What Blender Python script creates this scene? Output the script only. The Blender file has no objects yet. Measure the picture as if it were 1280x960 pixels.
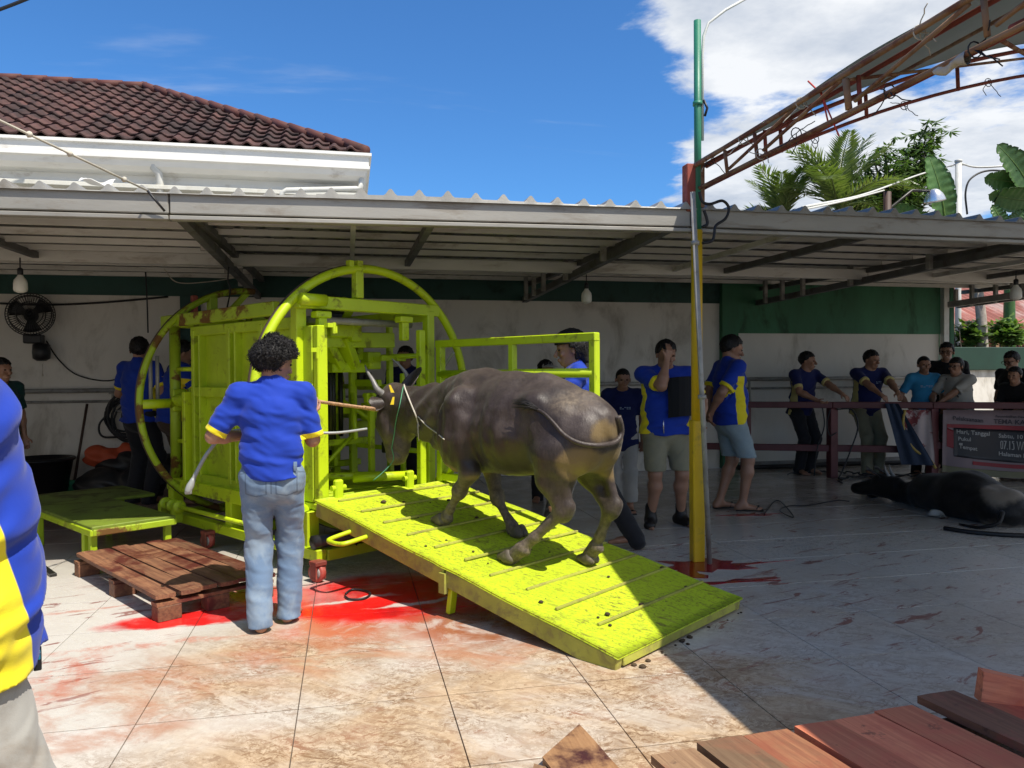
import bpy, math, random
import numpy as np
from mathutils import Vector, Matrix
from mathutils.bvhtree import BVHTree

random.seed(7)
RNG = np.random.default_rng(7)
SC = bpy.context.scene
COL = SC.collection
R = math.radians

# ------------------------------------------------------------------ camera
F_PX, PITCH, ROLL, YAW, CAM_H = 960.0, R(-0.85), R(-0.37), R(12.05), 1.45
cam_data = bpy.data.cameras.new('camera')
cam = bpy.data.objects.new('camera', cam_data)
COL.objects.link(cam)
cam_data.sensor_width = 36.0
cam_data.lens = F_PX / 1280.0 * 36.0
cam_data.clip_start = 0.05
cam_data.clip_end = 2000.0
cam.location = (0, 0, CAM_H)
cam.rotation_euler = (Matrix.Rotation(-YAW, 3, 'Z') @ Matrix.Rotation(R(90) + PITCH, 3, 'X') @ Matrix.Rotation(ROLL, 3, 'Z')).to_euler()
SC.camera = cam

# ------------------------------------------------------------------ sun and sky
SUN_L = Vector((-0.33, 0.50, -1.0)).normalized()          # the way the light travels
sun_data = bpy.data.lights.new('sun', 'SUN')
sun_data.energy = 4.6
sun_data.angle = R(0.5)
sun_data.color = (1.0, 0.94, 0.84)
sun = bpy.data.objects.new('sun', sun_data)
COL.objects.link(sun)
sun.location = (4, -6, 14)
sun.rotation_euler = SUN_L.to_track_quat('-Z', 'Y').to_euler()
SUN_EL = math.asin(-SUN_L.z)
SUN_AZ = math.atan2(-SUN_L.x, -SUN_L.y)

SC.view_settings.view_transform = 'Standard'
SC.view_settings.look = 'None'
SC.view_settings.gamma = 1.0
SC.view_settings.use_curve_mapping = False
SC.view_settings.exposure = 0.40
SC.render.engine = 'CYCLES'
SC.cycles.max_bounces = 8
SC.cycles.diffuse_bounces = 4
SC.cycles.glossy_bounces = 3
SC.cycles.use_denoising = True


# ------------------------------------------------------------------ node helper
class NG:
    def __init__(self, nt):
        self.nt = nt; self.N = nt.nodes; self.L = nt.links
    def n(self, t, **kw):
        nd = self.N.new(t)
        for k, v in kw.items(): setattr(nd, k, v)
        return nd
    def plug(self, sock, v):
        if v is None: return
        if isinstance(v, bpy.types.NodeSocket): self.L.new(v, sock)
        else: sock.default_value = v
    def math(self, op, a, b=None, c=None, clamp=False):
        nd = self.n('ShaderNodeMath', operation=op); nd.use_clamp = clamp
        for i, v in enumerate((a, b, c)): self.plug(nd.inputs[i], v)
        return nd.outputs[0]
    def vmath(self, op, a, b=None):
        nd = self.n('ShaderNodeVectorMath', operation=op)
        self.plug(nd.inputs[0], a)
        if b is not None: self.plug(nd.inputs[1], b)
        return nd.outputs['Value'] if op in ('LENGTH', 'DOT_PRODUCT', 'DISTANCE') else nd.outputs[0]
    def mix(self, fac, a, b, blend='MIX'):
        nd = self.n('ShaderNodeMix', data_type='RGBA', blend_type=blend)
        ii = nd.inputs
        self.plug(ii[0], fac)
        self.plug(ii[6], a if not isinstance(a, tuple) else (*a[:3], 1.0))
        self.plug(ii[7], b if not isinstance(b, tuple) else (*b[:3], 1.0))
        return nd.outputs[2]
    def noise(self, vec, scale, detail=4, rough=0.55, dist=0.0):
        nd = self.n('ShaderNodeTexNoise')
        self.plug(nd.inputs['Vector'], vec)
        nd.inputs['Scale'].default_value = scale; nd.inputs['Detail'].default_value = detail
        nd.inputs['Roughness'].default_value = rough; nd.inputs['Distortion'].default_value = dist
        return nd.outputs[0]
    def noisec(self, vec, scale, detail=3):
        nd = self.n('ShaderNodeTexNoise'); self.plug(nd.inputs['Vector'], vec)
        nd.inputs['Scale'].default_value = scale; nd.inputs['Detail'].default_value = detail
        return nd.outputs[1]
    def ramp(self, fac, pts):
        nd = self.n('ShaderNodeValToRGB'); self.plug(nd.inputs[0], fac)
        e = nd.color_ramp.elements
        while len(e) < len(pts): e.new(0.5)
        for el, (p, c) in zip(e, pts):
            el.position = p; el.color = c if isinstance(c, tuple) and len(c) == 4 else ((*c, 1) if isinstance(c, tuple) else (c, c, c, 1))
        return nd.outputs[0]
    def step(self, v, lo, hi):
        nd = self.n('ShaderNodeMapRange'); nd.interpolation_type = 'SMOOTHSTEP'
        self.plug(nd.inputs[0], v); nd.inputs[1].default_value = lo; nd.inputs[2].default_value = hi
        return nd.outputs[0]
    def pos(self): return self.n('ShaderNodeNewGeometry').outputs['Position']
    def scaled(self, vec, s):
        nd = self.n('ShaderNodeVectorMath', operation='MULTIPLY'); self.plug(nd.inputs[0], vec); nd.inputs[1].default_value = s
        return nd.outputs[0]
    def rotz(self, vec, ang):
        nd = self.n('ShaderNodeVectorRotate'); nd.rotation_type = 'Z_AXIS'
        self.plug(nd.inputs['Vector'], vec); nd.inputs['Angle'].default_value = ang
        return nd.outputs[0]


def new_world():
    w = bpy.data.worlds.new('World'); SC.world = w; w.use_nodes = True
    g = NG(w.node_tree); g.N.clear()
    out = g.n('ShaderNodeOutputWorld'); bg = g.n('ShaderNodeBackground'); bg.inputs['Strength'].default_value = 0.148
    sky = g.n('ShaderNodeTexSky'); sky.sky_type = 'NISHITA'; sky.sun_disc = False
    sky.sun_elevation = SUN_EL; sky.sun_rotation = SUN_AZ
    sky.air_density = 1.0; sky.dust_density = 0.3; sky.ozone_density = 3.0
    d = g.n('ShaderNodeTexCoord').outputs['Generated']
    sep = g.n('ShaderNodeSeparateXYZ'); g.plug(sep.inputs[0], d)
    # clouds lie on a high flat layer: direction divided by its height
    zz = g.math('MAXIMUM', g.math('ADD', sep.outputs[2], 0.10), 0.02)
    cx = g.n('ShaderNodeCombineXYZ')
    g.plug(cx.inputs[0], g.math('DIVIDE', sep.outputs[0], zz)); g.plug(cx.inputs[1], g.math('DIVIDE', sep.outputs[1], zz)); cx.inputs[2].default_value = 3.7
    v = cx.outputs[0]
    big = g.noise(v, 1.05, 3, 0.5)
    fine = g.noise(v, 2.7, 9, 0.60, 0.15)
    # cloud banks over the eastern half of the sky, open blue to the west
    east = g.step(g.math('SUBTRACT', sep.outputs[0], g.math('MULTIPLY', sep.outputs[1], 0.415)), -0.10, 0.10)
    cover = g.math('ADD', g.math('MULTIPLY', big, 0.5), g.math('MULTIPLY', fine, 0.62))
    cover = g.math('ADD', cover, g.math('MULTIPLY', g.math('SUBTRACT', east, 0.60), 0.36))
    m = g.step(cover, 0.592, 0.70)
    wisp = g.math('MULTIPLY', g.step(g.noise(g.scaled(v, (0.7, 2.6, 1)), 0.8, 6, 0.6, 0.3), 0.60, 0.80), 0.35)
    m = g.math('MAXIMUM', m, wisp)
    shade = g.noise(g.vmath('ADD', v, (0.05, -0.08, 0.0)), 2.4, 6, 0.6)
    ccol = g.ramp(shade, [(0.32, (2.7, 3.05, 3.6)), (0.62, (5.0, 5.1, 5.2))])
    deep = g.mix(1.0, sky.outputs[0], (0.315, 0.60, 0.87), 'MULTIPLY')
    col = g.mix(g.math('MULTIPLY', m, 0.95), deep, ccol)
    g.plug(bg.inputs['Color'], col); g.L.new(bg.outputs[0], out.inputs[0])
    w.cycles.sampling_method = 'AUTOMATIC'
new_world()


# ------------------------------------------------------------------ site survey: photo pixels to places on known planes
def ray(px, py):
    x = (px - 640) / F_PX; y = -(py - 480) / F_PX
    c, s = math.cos(ROLL), math.sin(ROLL); x, y = c * x - s * y, s * x + c * y
    f = (0, math.cos(PITCH), math.sin(PITCH)); u = (0, -math.sin(PITCH), math.cos(PITCH))
    d = (x, f[1] + y * u[1], f[2] + y * u[2])
    c, s = math.cos(YAW), math.sin(YAW)
    return np.array([d[0] * c + d[1] * s, -d[0] * s + d[1] * c, d[2]])
EYE = np.array([0, 0, CAM_H])
def G(px, py, z=0.0):
    r = ray(px, py); return EYE + r * ((z - CAM_H) / r[2])
def AtY(px, py, y):
    r = ray(px, py); return EYE + r * (y / r[1])
def PL(px, py, n, p):
    r = ray(px, py); n = np.asarray(n, float); return EYE + r * (np.dot(n, np.asarray(p) - EYE) / np.dot(n, r))
def top_at(pos, px, py):
    """height of the point seen at (px, py) that stands straight above pos"""
    r = ray(px, py); hd = math.hypot(r[0], r[1]); return CAM_H + r[2] * math.hypot(pos[0], pos[1]) / hd


# ------------------------------------------------------------------ objects
ORG = {}
def tag(o, label=None, cat=None, group=None, kind=None):
    if label: o['label'] = label
    if cat: o['category'] = cat
    if group: o['group'] = group
    if kind: o['kind'] = kind
    return o
def empty(name, loc, label=None, cat=None, group=None, kind=None):
    o = bpy.data.objects.new(name, None); COL.objects.link(o); o.location = loc
    o.empty_display_size = 0.1
    ORG[o.name] = np.array(loc, float)
    return tag(o, label, cat, group, kind)

class MB:
    """collects shapes in world coordinates (or in a local frame given by xf) and links them as one mesh object"""
    def __init__(self, xf=None): self.v = []; self.f = []; self.n = 0; self.xf = xf; self.c = []
    def add(self, v, f):
        v = np.asarray(v, float).reshape(-1, 3); self.v.append(v)
        self.f += [tuple(i + self.n for i in q) for q in f]; self.n += len(v); return self
    def box(self, c, s, rot=None, ch=0.0):
        hx, hy, hz = (k / 2 for k in s)
        if ch <= 0:
            v = np.array([(x, y, z) for x in (-hx, hx) for y in (-hy, hy) for z in (-hz, hz)])
            f = [(0, 1, 3, 2), (4, 6, 7, 5), (0, 4, 5, 1), (2, 3, 7, 6), (0, 2, 6, 4), (1, 5, 7, 3)]
        else:
            v = []; idx = {}
            for ix, x in enumerate((-1, 1)):
                for iy, y in enumerate((-1, 1)):
                    for iz, z in enumerate((-1, 1)):
                        for a in range(3):
                            q = [x * (hx - ch), y * (hy - ch), z * (hz - ch)]; q[a] = (x, y, z)[a] * (hx, hy, hz)[a]
                            idx[(x, y, z, a)] = len(v); v.append(q)
            f = []
            for a in range(3):
                b, c2 = [(1, 2), (2, 0), (0, 1)][a]
                for sg in (-1, 1):
                    q = []
                    for sb, sc in ((-1, -1), (1, -1), (1, 1), (-1, 1)):
                        k = [0, 0, 0]; k[a] = sg; k[b] = sb; k[c2] = sc; q.append(idx[(*k, a)])
                    f.append(tuple(q if sg > 0 else q[::-1]))
            for a in range(3):           # edges along axis a
                b, c2 = [(1, 2), (2, 0), (0, 1)][a]
                for sb in (-1, 1):
                    for sc in (-1, 1):
                        def k(sa, face):
                            q = [0, 0, 0]; q[a] = sa; q[b] = sb; q[c2] = sc; return idx[(*q, face)]
                        q = (k(-1, b), k(1, b), k(1, c2), k(-1, c2))
                        f.append(q if sb * sc > 0 else q[::-1])
            for x in (-1, 1):
                for y in (-1, 1):
                    for z in (-1, 1):
                        q = tuple(idx[(x, y, z, a)] for a in range(3)); f.append(q if x * y * z > 0 else q[::-1])
            v = np.array(v)
        if rot is not None: v = v @ np.array(rot).T
        return self.add(v + np.array(c, float), f)
    def beam(self, a, b, w, h, up=(0, 0, 1), ch=0.0):
        """box from a to b: w across, h along up"""
        a = np.array(a, float); b = np.array(b, float); d = b - a; L = np.linalg.norm(d); d = d / L
        up = np.array(up, float)
        if abs(d @ up) > 0.98 * np.linalg.norm(up): up = np.array([0, 1, 0]) if abs(d[1]) < 0.9 else np.array([1., 0, 0])
        s = np.cross(d, up); s /= np.linalg.norm(s); u = np.cross(s, d)
        return self.box((a + b) / 2, (w, L, h), np.array([s, d, u]).T, ch)
    def tube(self, pts, r, n=8, cap=True, closed=False):
        P = np.array(pts, float); m = len(P)
        rr = np.full(m, r, float) if np.isscalar(r) else np.array(r, float)
        T = np.zeros_like(P)
        if closed: T = np.roll(P, -1, 0) - np.roll(P, 1, 0)
        else:
            T[1:-1] = P[2:] - P[:-2]; T[0] = P[1] - P[0]; T[-1] = P[-1] - P[-2]
        T /= np.maximum(np.linalg.norm(T, axis=1, keepdims=True), 1e-9)
        u = np.array([0, 0, 1.]) if abs(T[0][2]) < 0.9 else np.array([1., 0, 0])
        vs = []
        for i in range(m):
            u = u - T[i] * (u @ T[i]); u /= max(np.linalg.norm(u), 1e-9); w = np.cross(T[i], u)
            a = np.arange(n) * 2 * math.pi / n
            vs.append(P[i] + rr[i] * (np.cos(a)[:, None] * u + np.sin(a)[:, None] * w))
        f = []
        for i in range(m if closed else m - 1):
            j = (i + 1) % m
            for k in range(n):
                k2 = (k + 1) % n; f.append((i * n + k, i * n + k2, j * n + k2, j * n + k))
        if cap and not closed:
            f.append(tuple(range(n))[::-1]); f.append(tuple((m - 1) * n + k for k in range(n)))
        return self.add(np.vstack(vs), f)
    def cyl(self, a, b, r, n=12): return self.tube([a, b], r, n)
    def lathe(self, prof, o, n=16, axis=(0, 0, 1)):
        ax = np.array(axis, float); ax /= np.linalg.norm(ax)
        u = np.array([1., 0, 0]) if abs(ax[0]) < 0.9 else np.array([0, 1., 0])
        u = u - ax * (u @ ax); u /= np.linalg.norm(u); w = np.cross(ax, u); vs = []; f = []
        for r, z in prof:
            for k in range(n):
                a = 2 * math.pi * k / n; vs.append(np.array(o) + ax * z + r * (math.cos(a) * u + math.sin(a) * w))
        for i in range(len(prof) - 1):
            for k in range(n):
                k2 = (k + 1) % n; f.append((i * n + k, i * n + k2, (i + 1) * n + k2, (i + 1) * n + k))
        f.append(tuple(range(n))[::-1]); f.append(tuple((len(prof) - 1) * n + k for k in range(n)))
        return self.add(vs, f)
    def grid(self, fn, nu, nv, thick=0.0):
        v = np.array([fn(i / (nu - 1), j / (nv - 1)) for i in range(nu) for j in range(nv)], float)
        f = [(i * nv + j, (i + 1) * nv + j, (i + 1) * nv + j + 1, i * nv + j + 1) for i in range(nu - 1) for j in range(nv - 1)]
        if thick:
            V = v.reshape(nu, nv, 3); du = np.gradient(V, axis=0); dv = np.gradient(V, axis=1)
            nn = np.cross(du, dv); nn /= np.maximum(np.linalg.norm(nn, axis=2, keepdims=True), 1e-9)
            o = nu * nv; v = np.vstack([v, (V - nn * thick).reshape(-1, 3)])
            f += [tuple(o + k for k in q[::-1]) for q in f]
            for i in range(nu - 1):
                for j, fl in ((0, 0), (nv - 1, 1)):
                    a, b = i * nv + j, (i + 1) * nv + j; q = (a, a + o, b + o, b); f.append(q[::-1] if fl == 0 else q)
            for j in range(nv - 1):
                for i, fl in ((0, 1), (nu - 1, 0)):
                    a, b = i * nv + j, i * nv + j + 1; q = (a, a + o, b + o, b); f.append(q[::-1] if fl == 0 else q)
        return self.add(v, f)
    def build(self, name, m, parent=None, smooth=False, attrs=None):
        V = np.vstack(self.v)
        if self.xf: V = self.xf(V)
        return mesh_obj(name, V, self.f, m, parent, smooth, attrs)

def root_of(o):
    while o.parent: o = o.parent
    return o
def mesh_obj(name, V, Fc, m, parent=None, smooth=False, attrs=None, origin=None):
    V = np.asarray(V, float)
    if parent is not None: org = ORG[root_of(parent).name]
    else: org = np.array(origin, float) if origin is not None else np.array([(V[:, 0].min() + V[:, 0].max()) / 2, (V[:, 1].min() + V[:, 1].max()) / 2, V[:, 2].min()])
    me = bpy.data.meshes.new(name)
    V = V - org
    if isinstance(Fc, np.ndarray):
        nf = len(Fc); k = Fc.shape[1]
        me.vertices.add(len(V)); me.vertices.foreach_set('co', V.astype(np.float32).ravel())
        me.loops.add(nf * k); me.loops.foreach_set('vertex_index', Fc.astype(np.int32).ravel())
        me.polygons.add(nf); me.polygons.foreach_set('loop_start', np.arange(0, nf * k, k, dtype=np.int32))
        me.update(calc_edges=True)
    else:
        me.from_pydata([tuple(x) for x in V], [], Fc)
    if smooth: me.polygons.foreach_set('use_smooth', [True] * len(me.polygons))
    if attrs:
        for k, a in attrs.items():
            at = me.attributes.new(k, 'FLOAT', 'POINT'); at.data.foreach_set('value', np.asarray(a, np.float32))
    me.update()
    if m: me.materials.append(m)
    o = bpy.data.objects.new(name, me); COL.objects.link(o)
    if parent is not None: o.parent = parent
    else: o.location = org; ORG[o.name] = org
    return o
def dup(o, parent=None, off=None):
    c = o.copy(); COL.objects.link(c)
    if parent is not None: c.parent = parent
    if off is not None: c.location = off
    return c

# ------------------------------------------------------------------ materials
def base_mat(name):
    m = bpy.data.materials.new(name); m.use_nodes = True
    g = NG(m.node_tree); b = g.N['Principled BSDF']
    return m, g, b
def bump(g, b, h, strength=0.3, dist=0.01):
    nd = g.n('ShaderNodeBump'); nd.inputs['Strength'].default_value = strength; nd.inputs['Distance'].default_value = dist
    g.plug(nd.inputs['Height'], h); g.L.new(nd.outputs[0], b.inputs['Normal'])
def pmat(name, col, rough=0.6, metal=0.0, var=0.12, vs=3.0, dirt=None, damt=0.5, ds=5.0, thr=(0.5, 0.68), bs=60.0, ba=0.08, spec=0.5, piece=0.0, stretch=(1, 1, 1), dust=0.0):
    """plain surface with a slow tone change, patches of dirt or rust and a fine grain"""
    m, g, b = base_mat(name)
    p = g.scaled(g.pos(), stretch)
    n1 = g.noise(p, vs, 5, 0.6)
    lo = tuple(c * (1 - var * 1.6) for c in col); hi = tuple(min(1, c * (1 + var)) for c in col)
    c = g.ramp(n1, [(0.3, lo), (0.7, hi)])
    if piece:
        oi = g.n('ShaderNodeObjectInfo').outputs['Random']
        c = g.mix(1.0, c, g.ramp(oi, [(0.0, 1 - piece), (1.0, 1 + piece * 0.6)]), 'MULTIPLY')
    rg = None
    if dirt:
        n2 = g.noise(p, ds, 8, 0.66, 0.4)
        mk = g.math('MULTIPLY', g.step(n2, *thr), damt)
        c = g.mix(mk, c, dirt)
        rg = g.math('ADD', g.math('MULTIPLY', mk, 0.3), rough)
    g.plug(b.inputs['Base Color'], c)
    g.plug(b.inputs['Roughness'], rg if rg is not None else rough)
    b.inputs['Metallic'].default_value = metal
    b.inputs['Specular IOR Level'].default_value = spec
    if ba: bump(g, b, g.noise(p, bs, 4, 0.6), ba * 3, 0.004)
    return m

M = {}
M['lime'] = pmat('lime_paint', (0.50, 0.645, 0.010), 0.42, var=0.07, vs=2.5, dirt=(0.11, 0.075, 0.02), damt=0.7, ds=8, thr=(0.54, 0.68), ba=0.05)
M['lime_deep'] = pmat('lime_paint_worn', (0.405, 0.54, 0.012), 0.5, var=0.16, vs=3, dirt=(0.10, 0.07, 0.02), damt=0.75, ds=6, thr=(0.52, 0.70), ba=0.06)
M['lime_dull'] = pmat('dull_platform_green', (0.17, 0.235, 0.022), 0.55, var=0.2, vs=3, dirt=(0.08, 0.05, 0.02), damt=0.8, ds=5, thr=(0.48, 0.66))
M['lime_rust'] = pmat('lime_paint_rust', (0.34, 0.47, 0.015), 0.5, var=0.1, dirt=(0.12, 0.018, 0.01), damt=0.9, ds=3.0, thr=(0.50, 0.58))
M['tyre'] = pmat('ring_tread_dark', (0.07, 0.045, 0.03), 0.6, var=0.3)
M['oil'] = pmat('oily_steel', (0.03, 0.028, 0.025), 0.4, 0.4, var=0.3)
M['steel'] = pmat('galvanised_steel', (0.36, 0.345, 0.315), 0.5, 0.2, var=0.16, vs=6, dirt=(0.16, 0.13, 0.1), damt=0.5, ds=9)
M['channel'] = pmat('zinc_channel', (0.70, 0.68, 0.63), 0.5, 0.25, var=0.12, vs=1.6, dirt=(0.26, 0.2, 0.14), damt=0.55, ds=5, thr=(0.52, 0.7), stretch=(0.4, 1, 1.6))
M['beam'] = pmat('weathered_front_channel', (0.36, 0.345, 0.31), 0.5, 0.2, var=0.14, vs=1.6, dirt=(0.17, 0.13, 0.09), damt=0.6, ds=5, thr=(0.5, 0.7), stretch=(0.4, 1, 1.6))
M['truss'] = pmat('dull_truss_steel', (0.15, 0.15, 0.145), 0.55, 0.3, var=0.2, dirt=(0.09, 0.06, 0.04), damt=0.5)
M['rooftin'] = pmat('roofing_sheet', (0.36, 0.35, 0.32), 0.5, 0.25, var=0.16, vs=2, dirt=(0.14, 0.11, 0.08), damt=0.6, ds=4, piece=0.12)
M['concrete'] = pmat('grey_concrete', (0.30, 0.29, 0.27), 0.85, var=0.15, dirt=(0.16, 0.13, 0.1), damt=0.5, ba=0.2)
M['grout'] = pmat('dark_grout', (0.13, 0.10, 0.075), 0.85, var=0.25)
M['wallwhite'] = pmat('white_wall_paint', (0.73, 0.69, 0.62), 0.75, var=0.07, vs=1.2, dirt=(0.30, 0.26, 0.20), damt=0.7, ds=2.2, thr=(0.50, 0.74), stretch=(1, 1, 0.5), ba=0.05)
M['wallteal'] = pmat('dark_green_wall_paint', (0.018, 0.075, 0.06), 0.6, var=0.15, vs=1.5, dirt=(0.012, 0.02, 0.018), damt=0.6, ds=2.5)
M['wallgreen'] = pmat('green_wall_paint', (0.035, 0.16, 0.075), 0.65, var=0.2, vs=1.8, dirt=(0.02, 0.03, 0.02), damt=0.7, ds=3, thr=(0.52, 0.72), stretch=(1, 1, 0.4))
M['housewhite'] = pmat('white_house_paint', (0.80, 0.79, 0.75), 0.6, var=0.05, dirt=(0.42, 0.36, 0.30), damt=0.55, ds=3.5, thr=(0.56, 0.72), stretch=(0.6, 1, 1.4))
M['soffit'] = pmat('cream_soffit', (0.66, 0.65, 0.58), 0.7, var=0.06, dirt=(0.4, 0.36, 0.28), damt=0.3)
M['rooftin_shade'] = pmat('sheet_underside_shade', (0.19, 0.185, 0.175), 0.6, 0.1, var=0.2, vs=2)  # sheet undersides painted darker to deepen the shade under the roof
M['rooftile'] = pmat('brown_roof_tile', (0.085, 0.036, 0.030), 0.75, var=0.25, vs=5, dirt=(0.028, 0.021, 0.021), damt=0.8, ds=1.6, thr=(0.44, 0.62), piece=0.35, ba=0.15)
M['ridge'] = pmat('ridge_tile', (0.115, 0.038, 0.029), 0.75, var=0.2, dirt=(0.06, 0.035, 0.03), damt=0.7, ds=2)
M['rusttin'] = pmat('rusty_red_roofing', (0.36, 0.13, 0.10), 0.65, 0.1, var=0.25, vs=1.2, dirt=(0.52, 0.40, 0.36), damt=0.7, ds=1.5, thr=(0.48, 0.62), stretch=(1, 0.3, 0.3))
M['rusty'] = pmat('rusted_tube', (0.32, 0.185, 0.10), 0.75, 0.1, var=0.25, vs=6, dirt=(0.16, 0.05, 0.03), damt=0.85, ds=4, thr=(0.44, 0.6), ba=0.15)
M['redoxide'] = pmat('red_oxide_tube', (0.30, 0.062, 0.04), 0.65, var=0.25, vs=5, dirt=(0.13, 0.05, 0.03), damt=0.7)
M['polegreen'] = pmat('green_mast_paint', (0.03, 0.20, 0.12), 0.45, var=0.15)
M['poleyellow'] = pmat('yellow_post_paint', (0.72, 0.44, 0.012), 0.4, var=0.08, dirt=(0.3, 0.2, 0.05), damt=0.6, ds=6, thr=(0.56, 0.7))
M['rope'] = pmat('pale_rope', (0.52, 0.48, 0.40), 0.9, var=0.2)
M['ropebrown'] = pmat('brown_rope', (0.50, 0.30, 0.17), 0.9, var=0.25, vs=30)
M['cordgreen'] = pmat('green_cord', (0.10, 0.32, 0.18), 0.8)
M['cable'] = pmat('black_cable', (0.012, 0.012, 0.014), 0.5, ba=0)
M['rod'] = pmat('grey_rod', (0.30, 0.31, 0.29), 0.4, var=0.1)
M['blackplastic'] = pmat('black_plastic', (0.013, 0.013, 0.015), 0.45, var=0.2)
M['blacksack'] = pmat('black_sack', (0.012, 0.012, 0.014), 0.5, var=0.3, bs=18, ba=0.2)
M['orangebag'] = pmat('orange_bag', (0.50, 0.075, 0.025), 0.6, var=0.15, bs=15, ba=0.15)
M['broomgreen'] = pmat('green_bristle', (0.06, 0.30, 0.15), 0.8)
M['darkwood'] = pmat('dark_handle', (0.06, 0.03, 0.02), 0.6)
M['rail'] = pmat('maroon_rail_paint', (0.10, 0.018, 0.022), 0.5, var=0.15, dirt=(0.05, 0.02, 0.02), damt=0.4)
M['bulb'] = pmat('white_bulb_plastic', (0.80, 0.78, 0.70), 0.35, var=0.03, ba=0)
M['trunk'] = pmat('tree_bark', (0.16, 0.12, 0.085), 0.9, var=0.3, vs=8, ba=0.3)
M['whitepvc'] = pmat('white_pipe', (0.62, 0.62, 0.58), 0.45, var=0.06, dirt=(0.4, 0.36, 0.3), damt=0.4)
M['silver'] = pmat('silver_shade', (0.75, 0.76, 0.78), 0.25, 0.8, var=0.05)
M['fence_red'] = pmat('far_red_wall', (0.40, 0.12, 0.10), 0.7, var=0.2)
M['redrubber'] = pmat('red_castor_rim', (0.42, 0.07, 0.05), 0.5, var=0.2, dirt=(0.4, 0.3, 0.25), damt=0.6, ds=12)

def leaf_mat(name, a, b2, trans=0.25, rough=0.42):
    m, g, b = base_mat(name)
    p = g.pos(); oi = g.n('ShaderNodeObjectInfo').outputs['Random']
    n1 = g.noise(p, 3.5, 3); n2 = g.noise(p, 22, 2)
    c = g.ramp(g.math('ADD', g.math('MULTIPLY', n1, 0.6), g.math('MULTIPLY', n2, 0.4)), [(0.32, a), (0.68, b2)])
    c = g.mix(1.0, c, g.ramp(oi, [(0.0, 0.8), (1.0, 1.15)]), 'MULTIPLY')
    g.plug(b.inputs['Base Color'], c); b.inputs['Roughness'].default_value = rough
    tr = g.n('ShaderNodeBsdfTranslucent'); g.plug(tr.inputs['Color'], g.mix(1.0, c, (1.3, 1.5, 0.6), 'MULTIPLY'))
    mx = g.n('ShaderNodeMixShader'); mx.inputs[0].default_value = trans
    g.L.new(b.outputs[0], mx.inputs[1]); g.L.new(tr.outputs[0], mx.inputs[2])
    out = [n for n in g.N if n.type == 'OUTPUT_MATERIAL'][0]; g.L.new(mx.outputs[0], out.inputs[0])
    return m
M['leaf'] = leaf_mat('dark_tree_leaf', (0.035, 0.08, 0.02), (0.13, 0.20, 0.06), 0.3, 0.35)
def tarp_mat():
    m = leaf_mat('green_grey_tarpaulin', (0.085, 0.135, 0.12), (0.11, 0.165, 0.15), 0.30, 0.6)
    g = NG(m.node_tree)
    for n in g.N:
        if n.type == 'BSDF_TRANSLUCENT':
            for l in list(n.inputs['Color'].links): g.L.remove(l)
            n.inputs['Color'].default_value = (0.44, 0.45, 0.42, 1)
    return m
M['tarp'] = tarp_mat()
M['palmleaf'] = leaf_mat('palm_leaf', (0.06, 0.11, 0.025), (0.20, 0.245, 0.065), 0.32)
M['bananaleaf'] = leaf_mat('banana_leaf', (0.05, 0.13, 0.035), (0.115, 0.22, 0.06), 0.3, 0.38)
M['shrubleaf'] = leaf_mat('shrub_leaf', (0.05, 0.12, 0.025), (0.20, 0.30, 0.07), 0.3)

def wood_mat(name, col, dark, stain, samt):
    m, g, b = base_mat(name)
    tc = g.n('ShaderNodeTexCoord').outputs['Object']; p = g.pos()
    oi = g.n('ShaderNodeObjectInfo').outputs['Random']
    grain = g.noise(g.scaled(tc, (26, 1.6, 26)), 2.2, 6, 0.6, 0.6)
    c = g.ramp(grain, [(0.3, dark), (0.68, col)])
    c = g.mix(1.0, c, g.ramp(oi, [(0, 0.62), (1, 1.25)]), 'MULTIPLY')
    st = g.math('MULTIPLY', g.step(g.noise(p, 3.4, 6, 0.65, 0.5), 0.44, 0.62), samt)
    c = g.mix(st, c, stain)
    c = g.mix(g.math('MULTIPLY', g.step(g.noise(p, 11, 5, 0.7), 0.60, 0.72), 0.6), c, (0.05, 0.025, 0.02))
    g.plug(b.inputs['Base Color'], c)
    g.plug(b.inputs['Roughness'], g.math('SUBTRACT', 0.75, g.math('MULTIPLY', st, 0.3)))
    bump(g, b, grain, 0.35, 0.004)
    return m
M['pallet'] = wood_mat('stained_pallet_wood', (0.27, 0.125, 0.06), (0.12, 0.048, 0.026), (0.085, 0.012, 0.012), 0.9)
M['redplank'] = wood_mat('red_stained_plank', (0.70, 0.24, 0.12), (0.52, 0.14, 0.075), (0.60, 0.11, 0.065), 0.55)
M['brownplank'] = wood_mat('brown_plank', (0.30, 0.185, 0.10), (0.17, 0.095, 0.05), (0.26, 0.11, 0.06), 0.6)
M['tanplank'] = wood_mat('tan_plank_blotched', (0.40, 0.22, 0.10), (0.28, 0.14, 0.06), (0.05, 0.012, 0.016), 0.97)

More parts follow.
